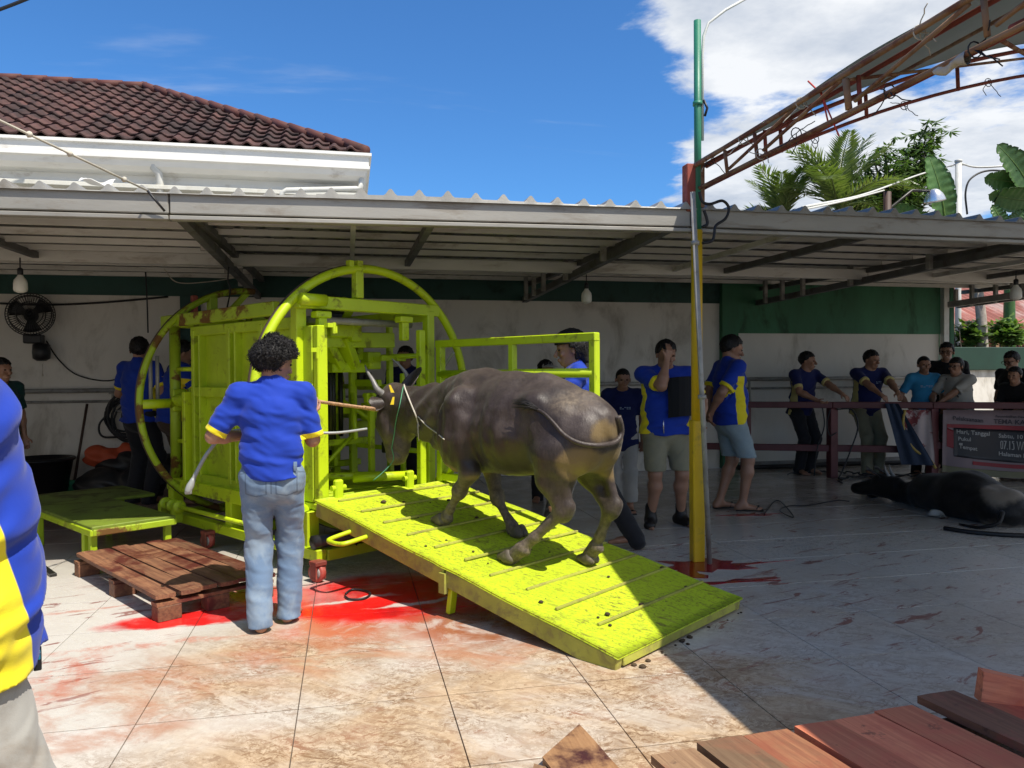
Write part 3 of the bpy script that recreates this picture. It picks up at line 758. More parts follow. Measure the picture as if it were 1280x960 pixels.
# ------------------------------------------------------------------ tent: edge truss, arched end frame, tarpaulin
TXE = 2.58
tent = empty('tent_frame', (TXE, 5.42, 2.75), 'rusty lattice tent frame with a grey-green tarpaulin, fixed to the yellow post', 'tent')
def zv(x): return 4.36 - 1.36 * ((x - 7.5) / 4.92) ** 2
YF, YN = 5.42, -0.4
def bar(a, b, r, m, name): return MB().tube([a, b], r, 8).build(name, m, tent, True)
bar((TXE, YF, 3.005), (TXE, YN, 3.03), 0.0165, M['rusty'], 'top_chord')
bar((TXE + .03, YF, 2.835), (TXE + .03, YN, 2.77), 0.0145, M['rusty'], 'bottom_chord')
bar((TXE + .09, YF - .02, 3.00), (TXE + .30, YN, 3.12), 0.014, M['redoxide'], 'top_chord')
bar((TXE + .10, YF - .02, 2.85), (TXE + .05, YN, 2.78), 0.012, M['redoxide'], 'bottom_chord')
for i, y in enumerate((4.95, 4.55, 3.62, 2.72, 1.8, 0.6)):
    bar((TXE + .005, y, 2.99), (TXE + .025, y, 2.83), 0.013 if i != 2 else 0.018, M['rusty'], 'strut')
    if i in (1, 2): bar((TXE + .06, y - .03, 3.0), (TXE + .07, y - .03, 2.83), 0.012, M['redoxide'], 'strut')
for a, b in ((4.9, 4.1), (4.45, 3.66), (3.55, 2.8), (2.66, 1.85)):
    bar((TXE + .01, a, 2.85), (TXE + .01, b, 3.0), 0.011, M['rusty'], 'diagonal')
for y in (YF, 2.6, -0.3):
    pts = [(x, y, zv(x) - 0.03) for x in np.linspace(TXE + .02, 8.6, 24)]
    MB().tube(pts, 0.017, 8).build('arch', M['redoxide'], tent, True)
    pts = [(x, y, zv(x) - 0.20 - 0.05 * math.sin((x - TXE) / 3)) for x in np.linspace(TXE + .02, 8.6, 24)]
    MB().tube(pts, 0.014, 8).build('arch', M['redoxide'], tent, True)
    for x in (3.3, 4.05, 4.9, 5.7, 6.6, 7.5, 8.5):
        bar((x, y, zv(x) - .05), (x + .01, y, zv(x) - .21 - 0.05 * math.sin((x - TXE) / 3)), 0.015, M['redoxide'], 'strut')
for x in (3.9, 5.6, 7.5):
    bar((x, YF, zv(x) - .05), (x, YN, zv(x) - .05), 0.013, M['rusty'], 'purlin')
bar((TXE + .02, 3.6, 2.98), (6.4, YF - .1, zv(6.4) - .12), 0.009, M['rusty'], 'tie_rod')
bar((TXE + .05, 2.7, 2.82), (5.8, YF - .1, zv(5.8) - .30), 0.010, M['rusty'], 'tie_rod')
def tarp(u, v):
    x = TXE - 0.005 + (8.6 - TXE + .005) * u ** 1.15; y = YF + 0.05 + (YN - YF - .05) * v
    s = 0.030 * math.sin(v * 3 * math.pi) ** 2 * min(1, u * 6) + 0.012 * math.sin(9 * u + 14 * v)
    fr = 0.03 * math.sin(23 * v) * max(0, 1 - u * 18)
    return (x, y, zv(x) + 0.024 - s + fr * .3)
MB().grid(tarp, 46, 60, 0.004).build('tarpaulin', M['tarp'], tent, True)
def tie(p, seed, l=0.13):
    r = random.Random(seed); m = MB()
    for k in range(3):
        a = r.uniform(0, 6.3); q = [np.array(p)]
        for i in range(5): q.append(q[-1] + np.array([math.cos(a) * .022, math.sin(a) * .022, -l / 5 * r.uniform(.2, 1.2) * (1 if k else -.7)])); a += r.uniform(-.7, .7)
        m.tube(q, 0.003, 5)
    m.tube([np.array(p) + .034 * np.array([math.cos(t), 0, math.sin(t)]) for t in np.linspace(0, 6.28, 12)], 0.0035, 5)
    m.build('tie_cord', M['rope'] if seed % 2 else M['cable'], tent, True)
for i, (y, z) in enumerate(((5.2, 2.99), (4.72, 3.0), (4.1, 2.85), (4.05, 3.01), (3.3, 2.81), (3.1, 3.01), (2.78, 2.80), (4.5, 2.84))): tie((TXE + .02, y, z), i)
for x in (3.6, 4.4, 5.2): tie((x, YF, zv(x) - .24), int(x * 10))
e = MB().tube([(TXE + .02, 3.86, 3.02), (TXE + .03, 3.8, 2.8)], .005, 6).tube([(TXE + .0, 3.95, 3.1), (TXE + .02, 3.86, 3.0), (TXE + .05, 3.74, 2.73)], .005, 6).build('red_cord', pmat('red_cord', (.5, .06, .05), .8), tent, True)
MB().grid(lambda u, v: (TXE + .03 + .034 * math.cos(6.28 * v) * (.6 + .4 * math.sin(7 * u)), 2.93 - .10 + .17 * u, 2.79 + .034 * math.sin(6.28 * v) * (.7 + .3 * math.cos(9 * u))), 8, 9).build('wrapped_rag', M['rope'], tent, True)
MB().box((TXE - .03, YF + .03, 2.84), (0.075, 0.09, 0.36), ch=.006).build('bracket', M['redoxide'], tent)
MB().box((TXE + .05, YF + .0, 2.86), (0.05, 0.05, 0.34), ch=.006).build('bracket', M['rusty'], tent)

# ------------------------------------------------------------------ posts
pb = G(874, 703); 
post = empty('yellow_post', (pb[0] - .02, pb[1], 0), 'yellow pipe post with a green mast on top, holding the tent corner', 'post')
y0 = pb[1] + .03; xa = AtY(871.5, 690, y0)[0]; xb = AtY(871, 300, y0)[0]; x0 = AtY(872, 150, y0)[0] - .02
MB().box((xa, y0, 0.54), (0.094, 0.085, 1.08), ch=.008).build('pipe', M['poleyellow'], post, False)
MB().tube([(xa, y0, 1.08), (xb, y0, 2.52)], 0.042, 14).build('pipe', M['poleyellow'], post, True)
MB().tube([(x0 + .02, y0, 2.52), (x0 + .02, y0, 4.10)], 0.027, 14).build('mast', M['polegreen'], post, True)
MB().tube([(x0 + .02, y0, 3.46), (x0 + .02, y0, 3.49)], 0.036, 14).build('collar', M['polegreen'], post, True)
MB().tube([(x0 + .06, y0, 3.2), (x0 + .056, y0 - .01, 3.85), (x0 + .065, y0 - .01, 3.98), (x0 + .11, y0, 4.09), (x0 + .25, y0, 4.2), (x0 + .6, y0 + .05, 4.42)], 0.011, 8).build('conduit', M['whitepvc'], post, True)
MB().tube([(x0 + .06, y0 - .02, 3.5), (x0 + .09, y0 - .02, 3.44), (x0 + .07, y0 - .02, 3.38)], .010, 6).build('clip', M['blackplastic'], post, True)
def loop(pxs, y, r=0.012): return MB().tube([AtY(px, py, y) for px, py in pxs], r, 8)
def smooth_path(P, n=8):
    P = np.array(P, float); Q = []
    E2 = np.vstack([2 * P[0] - P[1], P, 2 * P[-1] - P[-2]])
    for i in range(1, len(E2) - 2):
        for k in range(n):
            t = k / n; a, b, c, d = E2[i - 1:i + 3]
            Q.append(0.5 * (2 * b + (c - a) * t + (2 * a - 5 * b + 4 * c - d) * t ** 2 + (3 * b - a - 3 * c + d) * t ** 3))
    Q.append(P[-1]); return np.array(Q)
cp = smooth_path([AtY(x, y, 5.28) for x, y in ((874, 240), (878, 252), (888, 255), (903, 251), (911, 260), (907, 273), (895, 282), (893, 292), (890, 301), (878, 304))])
MB().tube(cp, 0.011, 8).build('cable_loop', M['cable'], post, True)
MB().tube(smooth_path([AtY(x, y, 5.30) for x, y in ((880, 263), (883, 272), (884, 280), (878, 284))]), 0.012, 8).build('cable_loop', M['cable'], post, True)
gp = G(884, 704)
pole = empty('galvanised_pole', (gp[0], gp[1] - .04, 0), 'bare galvanised pole leaning against the yellow post', 'pole')
tp = AtY(866, 240, 5.26)
MB().tube([(gp[0], gp[1] - .04, 0.0), tuple(tp)], 0.019, 14).build('pipe', M['steel'], pole, True)
for t in (0.45, 0.86):
    q = np.array([gp[0], gp[1] - .04, 0]) * (1 - t) + tp * t
    MB().tube([q, q + (0, 0, .03)], 0.031, 12).build('clamp', M['steel'], pole, True)

# ------------------------------------------------------------------ lime green restraining cage; local frame: b across, s along, z up
CO = np.array([0.289, 6.021, 0.0]); CB = np.array([0.815, 0.579, 0.0]); CS = np.array([-0.579, 0.815, 0.0])
def cxf(V): return CO + V[:, 0:1] * CB + V[:, 1:2] * CS + V[:, 2:3] * np.array([0, 0, 1.0])
def cw(b, s, z): return CO + b * CB + s * CS + np.array([0, 0, z])
def tocage(P): d = np.asarray(P) - CO; return np.array([d @ CB, d @ CS, d[2]])
cage = empty('restraining_cage', CO, 'lime green steel cattle cage with two big hoops and a panelled side', 'cattle cage')
def CM(): return MB(cxf)
L_, LD, LR = M['lime'], M['lime_deep'], M['lime_rust']
def cbox(name, c, s, m=L_, par=None, ch=.006): return CM().box(c, s, ch=ch).build(name, m, par or cage)
def cbar(name, a, b, w=.06, h=.06, m=L_, par=None): return CM().beam(a, b, w, h, ch=.006).build(name, m, par or cage)
def cpipe(name, a, b, r=.03, m=L_, par=None): return CM().tube([a, b], r, 12).build(name, m, par or cage, True)
def hoop(s, off, zc, Rr, a0, a1, m, tread=True, r=.046):
    n = 96; full = abs(a1 - a0) >= 359
    an = np.radians(np.linspace(a0, a1, n, endpoint=not full))
    o = CM().tube([(off + Rr * math.cos(a), s, zc + Rr * math.sin(a)) for a in an], r, 12, closed=full).build('hoop', m, cage, True)
    if tread:
        rr = Rr + r * .55
        CM().tube([(off + rr * math.cos(a), s + r * .75, zc + rr * math.sin(a)) for a in an], r * .62, 8, closed=full).build('tread', M['tyre'], o, True)
    return o
hoop(0.15, -0.025, 1.26, 1.005, 0, 360, L_, True, .034)
hoop(2.10, 0.024, 1.199, 1.045, 88, 395, LR, True, .029)
# front portal
cbar('post', (-.63, .22, .45), (-.63, .22, 2.04), .085, .085)
cbar('post', (-.57, .03, .50), (-.57, .03, 1.80), .085, .06)
cbar('guide', (-.60, .125, .52), (-.60, .125, 1.80), .04, .12, LD)
cbar('post', (.56, .14, .45), (.56, .14, 1.97), .075, .075)
cbar('post', (.37, .02, .52), (.37, .02, 1.80), .06, .055)
cbar('crossbar', (-.69, .15, 1.975), (.66, .15, 1.975), .085, .095)
cpipe('crossbar_end', (-.70, .07, 1.985), (-.50, .07, 1.985), .045)
cbar('strut', (-.15, .15, 2.03), (-.15, .15, 2.24), .07, .07)
CM().box((-.14, .15, 2.29), (.05, .05, .06)).box((-.22, .15, 2.29), (.04, .05, .05)).build('lug', L_, cage)
for b in (-.50, .28):
    CM().box((b, .12, 1.885), (.13, .09, .05), ch=.008).box((b, .12, 1.79), (.07, .06, .15), ch=.008).build('hanger', L_, cage)
for b, z in ((-.52, 1.80), (-.66, 1.62)):
    CM().box((b, -.02, z), (.07, .05, .03)).cyl((b + .02, -.04, z + .02), (b + .02, -.04, z - .06), .012).box((b + .03, -.03, z - .03), (.03, .03, .05)).build('latch', L_, cage)
cpipe('top_pipe', (-.5, .30, 1.86), (.5, .30, 1.86), .028, M['steel'])
# lower threshold and hinge lugs
for b in (-.47, .20):
    CM().box((b, -.03, .60), (.07, .05, .16), ch=.012).cyl((b - .06, -.03, .62), (b + .06, -.03, .62), .02).build('hinge_lug', L_, cage)
cpipe('threshold_pipe', (-.1, .30, .62), (.34, .10, .62), .035)
# floor and its side beams
cbox('deck', (0, 1.16, .49), (1.24, 2.30, .045), M['deck'])
for k in range(3): cbar('deck_cleat', (-.58, .12 + .13 * k, .517), (.58, .12 + .13 * k, .517), .02, .012, LD)
for b, m in ((-.66, L_), (.66, LD)):
    cbar('deck_beam', (b, .16, .46), (b, 2.34, .46), .07, .11, m)
    cbar('base_beam', (b, -.10, .17), (b, 2.36, .17), .08, .08, m)
    for s in (.10, 1.22, 2.30): cbar('leg', (b + (.03 if b < 0 else -.03), s, .20), (b + (.03 if b < 0 else -.03), s, .46), .10, .10, m)
for s in (-.08, 1.2, 2.34): cbar('base_cross', (-.62, s, .165), (.62, s, .165), .08, .08, LD)
cpipe('drive_rod', (-.80, .35, .31), (-.80, 2.20, .31), .018)
for s in (1.85, 1.98, 2.12):
    o = CM().lathe([(.035, -.018), (.056, -.010), (.056, .010), (.035, .018)], (-.80, s, .31), 18, (0, 1, 0)).build('roller', LD, cage, True)
for s in (1.90, 2.16): CM().box((-.80, s, .24), (.09, .05, .14), ch=.006).build('roller_bracket', LD, cage)
cpipe('axle', (-.7, -.05, .26), (.6, -.05, .26), .05, M['oil'])
for k in range(4): CM().lathe([(.075, -.02), (.10, 0), (.075, .02)], (-.38 + .1 * k, -.05, .26), 16, (1, 0, 0)).build('roller', M['oil'], cage, True)
for k, (b, s) in enumerate(((-.72, -.14), (.66, -.12), (-.74, 1.45), (.66, 2.3))):
    c0 = CM().box((b, s, .135), (.09, .09, .03), ch=.004).box((b - .035, s, .085), (.012, .07, .12)).box((b + .035, s, .085), (.012, .07, .12)).build('castor_fork', M['redoxide'], cage)
    w0 = CM().lathe([(.03, -.025), (.058, -.024), (.066, -.015), (.066, .015), (.058, .024), (.03, .025)], (b, s + .01, .066), 22, (1, 0.35, 0)).build('castor_wheel', M['redrubber'], cage, True)
    CM().lathe([(.02, -.027), (.045, -.028), (.045, .028), (.02, .027)], (b, s + .01, .066), 16, (1, .35, 0)).build('hub', M['steel'], w0, True)
# panelled side towards the yard
side = CM().box((-.575, 1.10, 1.18), (.02, 1.66, 1.36)).build('side_panel', LD, cage)
for s in (.30, .74, 1.26, 1.90): cbar('stile', (-.61, s, .54), (-.61, s, 1.84), .075, .05, LD, side)
for z in (.54, 1.30, 1.83): cbar('rail', (-.615, .28, z), (-.615, 1.95, z), .05, .085, LD, side)
for s in (.64, 1.15, 1.78): cbar('rib', (-.598, s, .56), (-.598, s, 1.80), .10, .02, LD, side)
cbar('slide_post', (-.64, 2.0, .5), (-.64, 2.0, 1.30), .10, .05)
cbar('top_rail', (-.67, .45, 1.945), (-.67, 2.42, 1.935), .06, .105, LR)
cpipe('far_post', (-.64, 2.26, .46), (-.64, 2.26, 1.90), .048, LR)
cpipe('spoke', (-1.01, 2.10, 1.195), (-.62, 2.22, 1.195), .042)
CM().box((-.64, 2.19, 1.22), (.12, .05, .20), ch=.01).cyl((-.70, 2.16, 1.23), (-.55, 1.9, 1.23), .03).lathe([(.05, -.05), (.06, 0), (.05, .05)], (-.66, 2.12, 1.22), 12, (0, 1, 0)).build('pivot', LD, cage)
cpipe('link', (-.64, 2.26, .85), (-.60, 1.95, .85), .02)
cpipe('link', (-.64, 2.26, 1.50), (-.60, 1.95, 1.50), .02)
for db in (0, .06): cpipe('spring_rod', (-.86 + db, 2.26, 1.20), (-.86 + db, 2.26, 1.62), .016, M['steel'])
cbar('hoop_strut', (-.36, 2.10, 1.97), (-.36, 2.10, 2.16), .075, .075, LR)
cbar('hoop_strut', (-.24, 2.14, 1.97), (.02, 2.12, 2.25), .05, .05, LD)
cbar('red_bar', (-.52, 2.12, 1.98), (-.52, 2.12, 2.17), .05, .05, M['redoxide'])
cpipe('top_drum', (-.16, 1.75, 1.97), (.10, 1.75, 1.97), .11, LR)
# rear frame, right side and the head clamp inside
RI = M['lime']
cbar('rear_post', (.58, 2.26, .46), (.58, 2.26, 1.95), .08, .08, RI)
cbar('rear_crossbar', (-.62, 2.26, 1.93), (.62, 2.26, 1.93), .10, .10, RI)
cbar('top_rail', (.62, .2, 1.94), (.62, 2.3, 1.94), .07, .10, RI)
for z in (.78, 1.05, 1.33, 1.60): cpipe('side_bar', (.60, .2, z), (.60, 2.26, z), .022, RI)
for s in (.75, 1.30, 1.80): cbar('side_upright', (.63, s, .5), (.63, s, 1.9), .05, .05, RI)
cbar('clamp_beam', (-.50, .62, 1.72), (.55, .62, 1.74), .10, .13, RI)
cbar('clamp_beam', (-.55, .90, 1.56), (.20, .90, 1.57), .09, .11, RI)
cbar('clamp_beam', (-.50, 1.35, 1.46), (.45, 1.35, 1.46), .07, .09, RI)
CM().box((-.02, .55, 1.80), (.26, .08, .11), ch=.01).box((.10, .56, 1.80), (.10, .12, .17), ch=.01).box((-.30, .58, 1.76), (.16, .10, .14), ch=.008).build('clamp_head', RI, cage)
cbar('clamp_arm', (.02, .60, 1.76), (.17, .66, 1.50), .11, .09, RI)
cbar('clamp_arm', (-.12, .62, 1.70), (.04, .66, 1.50), .09, .08, RI)
CM().box((.12, .68, 1.50), (.34, .08, .08), ch=.008).box((-.20, .9, 1.45), (.10, .1, .16)).build('clamp_jaw', RI, cage)
for b, s in ((-.44, .75), (-.30, 1.05), (-.16, 1.4), (.05, 1.0), (.22, 1.45)): cbar('clamp_upright', (b, s, .52), (b, s, 1.62), .05, .05, RI)
for b, s in ((-.02, .72), (.02, .74), (.24, .95)): cpipe('cylinder_rod', (b, s, .9), (b, s, 1.52), .022, M['oil'])
for a, b2 in (((-.35, 1.0, 1.2), (-.02, 1.05, 1.62)), ((-.30, 1.05, 1.2), (.04, 1.1, 1.62))): cpipe('brace', a, b2, .014, M['oil'])
for z, b0, b1, s in ((1.12, -.52, .56, 1.0), (1.16, -.55, .50, 1.8), (.86, -.55, .45, .85), (.72, -.55, .58, 1.5), (.64, -.40, .55, 1.1), (1.30, -.55, .58, 2.2)):
    cbar('inner_bar', (b0, s, z), (b1, s, z), .05, .055, RI)
cbar('inner_brace', (-.56, .5, 1.02), (-.40, .5, 1.20), .07, .06, RI)
CM().box((-.36, .55, .98), (.34, .06, .10), ch=.01).box((-.10, .8, .84), (.16, .10, .28), ch=.01).box((-.40, .75, .82), (.10, .08, .36), ch=.01).build('neck_plate', RI, cage)
CM().box((.02, 1.25, .80), (.26, .18, .22), ch=.02).cyl((-.2, 1.2, .7), (.3, 1.2, .7), .06).build('winch', M['oil'], cage)
cpipe('inner_hoop', (-.55, .52, 1.70), (-.38, .58, 1.35), .04, RI)
cpipe('floor_pipe', (-.45, 1.25, .57), (.36, .30, .60), .035, RI)
CM().lathe([(.06, -.14), (.10, -.12), (.10, .10), (.07, .14)], (.30, 1.2, 2.06), 18, (1, 0, 0)).box((.30, 1.2, 1.97), (.18, .14, .05)).build('motor', M['oil'], cage, False)
CM().lathe([(.09, -.05), (.10, 0), (.09, .05)], (.46, 1.2, 2.06), 18, (1, 0, 0)).build('motor_fan_cover', RI, cage)
ri = random.Random(77)
for s in (.42, .60, .98, 1.12, 1.48, 1.66, 1.95):
    b = ri.uniform(.22, .58); cbar('inner_post', (b, s, .52), (b, s, ri.choice((1.15, 1.45, 1.88))), ri.choice((.035, .05, .07)), .045, RI)
for k in range(16):
    b = ri.uniform(.10, .56); s = ri.uniform(.45, 1.9); z = ri.uniform(.60, 1.75); l = ri.uniform(.18, .55)
    if k % 3: cbar('inner_bar', (b, s - l / 2, z), (b, s + l / 2, z), .04, ri.choice((.04, .06, .09)), RI)
    else: cbar('inner_bar', (b - l / 2, s, z), (b + l / 2, s, z), .04, ri.choice((.05, .08)), RI)
for k in range(9):
    b = ri.uniform(.15, .5); s = ri.uniform(.4, 1.6); z = ri.uniform(.65, 1.65)
    CM().box((b, s, z), (ri.uniform(.08, .16), ri.uniform(.06, .12), ri.uniform(.07, .18)), ch=.008).cyl((b, s - .07, z + .02), (b, s + .07, z + .02), .022).build('inner_bracket', RI if k % 4 else M['oil'], cage)
for a, b2 in (((.15, .6, .9), (.45, 1.1, 1.4)), ((.45, .7, 1.0), (.2, 1.2, 1.35)), ((-.1, .8, .62), (.3, .8, .95))): cpipe('inner_brace', a, b2, .018, RI)
# side gate swung out along the ramp
gate = CM().beam((.55, -.02, .56), (.55, -.02, 1.72), .06, .06, ch=.005).build('gate', L_, cage)
cbar('gate_bar', (.55, .02, 1.69), (.515, -1.64, 1.69), .06, .06, L_, gate)
cbar('gate_bar', (.52, -1.61, .98), (.52, -1.61, 1.69), .062, .055, L_, gate)
cbar('gate_bar', (.535, -.84, 1.44), (.535, -.84, 1.69), .055, .05, L_, gate)
cpipe('gate_bar', (.545, -.02, 1.44), (.518, -1.61, 1.445), .033, L_, gate)
cbar('gate_bar', (.55, .02, .60), (.548, -.24, .60), .055, .06, L_, gate)
cbar('gate_bar', (.56, -.10, .62), (.56, -.20, .74), .05, .04, L_, gate)
cbar('gate_bar', (.60, .05, 1.45), (.57, -.16, 1.62), .02, .03, M['steel'], gate)

# ------------------------------------------------------------------ loading ramp
RS = 2.62
def rz(s): return 0.072 + (s + RS) * (0.562 - 0.072) / RS
ramp = empty('loading_ramp', cw(0, -1.3, 0), 'mud-flecked lime green steel ramp with cross cleats leading up to the cage', 'ramp')
CM().grid(lambda u, v: (-.665 + 1.32 * u, -RS + (RS - .01) * v, rz(-RS + (RS - .01) * v) - .002 + .004 * math.sin(9 * u + 2) * math.sin(17 * v) - .006 * math.exp(-((v - .48) / .02) ** 2)), 24, 40, .012).build('deck_plate', M['deck'], ramp, True)
M['mudside'] = pmat('lime_edge_muddy', (0.40, 0.40, 0.06), 0.7, var=0.2, dirt=(0.20, 0.15, 0.07), damt=0.6, ds=9, thr=(0.45, 0.65))
def rbeam(b, s0, s1): CM().beam((b, s0, rz(s0) - .068), (b, s1, rz(s1) - .068), .05, .105, ch=.005).build('edge_beam', M['mudside'], ramp)
for b in (-.635, .625): rbeam(b, -RS + .02, -1.375); rbeam(b, -1.362, -.03)
CM().beam((-.61, -RS + .03, rz(-RS) - .033), (.60, -RS + .03, rz(-RS) - .033), .05, .055, ch=.004).build('edge_beam', M['mudside'], ramp)
CM().beam((-.61, -.05, rz(-.05) - .068), (.60, -.05, rz(-.05) - .068), .05, .10, ch=.005).build('edge_beam', LD, ramp)
for k in range(10):
    s = -2.36 + .2475 * k; j = random.uniform(-.008, .008); b0 = -.52 + random.uniform(-.02, .05)
    CM().beam((b0, s + j, rz(s) + .006), (.63, s - j, rz(s) + .006), .016, .014, ch=.002).build('cleat', M['mudside'], ramp)
for s in (-1.9, -1.37, -.7): CM().beam((-.6, s, rz(s) - .06), (.6, s, rz(s) - .06), .05, .06).build('under_beam', LD, ramp)
cbar('leg', (-.60, -1.36, .01), (-.60, -1.40, rz(-1.40) - .06), .055, .035, L_, ramp)
cbar('leg', (.58, -1.36, .01), (.58, -1.40, rz(-1.40) - .06), .055, .035, LD, ramp)
CM().tube(smooth_path([(-.62, -.62, .38), (-.80, -.62, .36), (-.845, -.58, .352), (-.85, -.50, .352), (-.82, -.44, .36), (-.62, -.44, .39)], 5), .016, 8).build('handle', L_, ramp, True)
CM().box((-.665, -1.37, rz(-1.37) - .10), (.03, .05, .12)).build('joint_lug', M['mudside'], ramp)
r0 = random.Random(4)
mb = MB(cxf)
for k in range(46):       # clods of mud and dung on the deck and along its foot
    b = r0.uniform(-.6, .6); s = r0.uniform(-2.55, -.2) if k < 30 else -RS - r0.uniform(0, .06); z = rz(s) if k < 30 else .0
    q = r0.uniform(.006, .016) * (1.5 if k % 9 == 0 else 1)
    pr = [(.3 * q, 0), (q, .15 * q), (1.1 * q, .5 * q), (.6 * q, .9 * q)]
    mb.lathe(pr, (b, s, z - .001), 7)
M['clod'] = pmat('dung_clod', (0.065, 0.04, 0.02), 0.9, var=0.3)
tag(mb.build('mud_clods', M['clod'], None, True), kind='stuff')

# ------------------------------------------------------------------ low platform
plat = empty('low_platform', cw(-1.35, 2.0, 0), 'low lime green steel platform beside the cage, its front edge stained red', 'platform')
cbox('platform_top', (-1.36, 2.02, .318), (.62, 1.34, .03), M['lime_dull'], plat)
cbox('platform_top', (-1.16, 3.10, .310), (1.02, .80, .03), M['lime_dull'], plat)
for b in (-1.66, -1.06): cbar('frame_bar', (b, 1.35, .285), (b, 2.69, .285), .04, .05, LD, plat)
for s in (1.36, 2.68): cbar('frame_bar', (-1.66, s, .285), (-1.06, s, .285), .04, .05, LR, plat)
for b, s in ((-1.64, 1.42), (-1.64, 1.56), (-1.09, 1.42), (-1.64, 2.65), (-1.09, 2.65), (-.7, 3.4)): cbar('leg', (b, s, 0), (b, s, .29), .05, .05, LD, plat)

# ------------------------------------------------------------------ pallets and loose boards
def board(name, c, L, w, h, ang, m, par=None, tilt=0.0, warp=0.0):
    """a plank with its long axis on local y, its own object axis for the grain"""
    mb = MB(); n = 7
    mb.grid(lambda u, v: (-w / 2 + w * u, -L / 2 + L * v + .008 * math.sin(40 * u + L * 9) * (1 if v > .5 else -1), h / 2 + warp * math.sin(3.1 * v + c[0] * 7) + .002 * math.sin(9 * v + u * 3)), 4, n, h)
    V = np.vstack(mb.v); me = bpy.data.meshes.new(name); me.from_pydata([tuple(v) for v in V], [], mb.f); me.materials.append(m)
    o = bpy.data.objects.new(name, me); COL.objects.link(o)
    if par is not None: o.parent = par; o.location = np.array(c) - ORG[par.name]
    else: o.location = c; ORG[o.name] = np.array(c, float)
    o.rotation_euler = (tilt, 0, ang); return o
def pallet(label, o, u, v, L, Wd, nb, z, mats, stag, blocks=(0.03, .5, .97)):
    """o corner, u along the boards, v across them"""
    o = np.array([*o, 0.]); u = np.array([*u, 0.]); v = np.array([*v, 0.]); a = math.atan2(-u[0], u[1])
    e = empty('pallet', o + u * L / 2 + v * Wd / 2, label, 'pallet')
    w = Wd / nb
    for k in range(nb):
        c = o + u * (L / 2 + stag[k % len(stag)]) + v * (w * (k + .5)) + np.array([0, 0, z - .0125 + random.uniform(-.003, .004)])
        board('board', c, L * random.uniform(.985, 1.01), w - .012, .025, a + random.uniform(-.012, .012), mats[k % len(mats)], e, warp=.002)
    for t in blocks:
        p = o + u * L * t
        MB().beam(p + v * -.0 + (0, 0, .035 + (z - .025 - .07)), p + v * Wd + (0, 0, .035 + (z - .025 - .07)), .09, .02).build('stringer', mats[0], e)
        for q in (.10, .5, .90):
            c = p + v * Wd * q + np.array([0, 0, (z - .072) / 2])
            MB().box(c, (.14, .10, z - .072), Matrix.Rotation(a, 3, 'Z'), ch=.004).build('block', mats[(int(q * 10)) % len(mats)], e)
    return e
pu = np.array([0.852, -1.286]); pL = np.linalg.norm(pu); pu = pu / pL; pv = np.array([-pu[1], pu[0]])
pallet('dark red-brown wooden pallet lying beside the man in jeans', (-1.955, 6.085), pu, pv, pL, .74, 6, .16, [M['pallet']], (0, .02, -.01, .015))
# front pallet: boards of unequal width, some red
fp = empty('pallet', (1.65, 1.8, 0), 'pallet of brown and red planks lying at the front edge of the tent shade', 'pallet')
fu = np.array([0.165, -1.0]) / math.hypot(.165, 1); fa = math.atan2(-fu[0], fu[1])
for (xa, xb, y, m, dz) in ((1.00, 1.165, 2.455, 'brownplank', 0), (1.185, 1.365, 2.50, 'brownplank', .004), (1.372, 1.556, 2.515, 'tan2', .002), (1.585, 1.752, 2.53, 'redplank', .006), (1.762, 1.95, 2.545, 'redplank', .004), (1.957, 2.135, 2.575, 'redplank', .006), (2.18, 2.36, 2.62, 'brownred', .026), (2.39, 2.56, 2.56, 'redplank', .0)):
    if m == 'tan2': M['tan2'] = wood_mat('warm_plank', (0.36, 0.16, 0.075), (0.20, 0.08, 0.04), (0.26, 0.06, 0.035), 0.5)
    if m == 'brownred': M['brownred'] = wood_mat('brown_red_plank', (0.33, 0.15, 0.085), (0.19, 0.075, 0.045), (0.36, 0.07, 0.05), 0.7)
    c = np.array([(xa + xb) / 2, y, 0]) + np.array([*fu, 0]) * .62
    board('board', (c[0], c[1], .14 + dz - .015), 1.24, (xb - xa), .03, fa + random.uniform(-.01, .01), M[m], fp, warp=.0015)
for t in (.10, .62, 1.15):
    a = np.array([1.02, 2.47]) + fu * t; b = np.array([2.5, 2.60]) + fu * t
    MB().beam((*a, .07), (*b, .07), .09, .085).build('stringer', M['brownplank'], fp)
A_, B_ = G(724, 905, .035), G(678, 946, .035); D_ = np.array([.05, -.46, 0])
o = MB().grid(lambda u, v: A_ + (B_ - A_) * u + D_ * v + np.array([0, 0, .002 * math.sin(7 * v)]), 4, 8, .03).build('loose_plank', M['tanplank']); tag(o, 'blotched tan and purple board lying flat at the bottom edge, left of the front pallet', 'board')
p = G(668, 966, .02); o = board('loose_plank', (p[0], p[1] - .05, .012), .20, .05, .02, R(-20), M['brownplank']); tag(o, 'small brown stick of wood poking in at the bottom edge beside the blotched board', 'board')
a = G(1232, 848, .22); 
o = board('upright_plank', (a[0] + .20, a[1] - .16, .165), .56, .05, .125, R(52), M['redplank'], None, .10); tag(o, 'upper of two red-stained planks standing on edge at the right edge of the view', 'board')
o = board('upright_plank', (a[0] + .22, a[1] - .22, .05), .50, .05, .10, R(48), M['redplank'], None, .05); tag(o, 'lower red-stained plank on edge tucked beneath the other at the right edge', 'board')

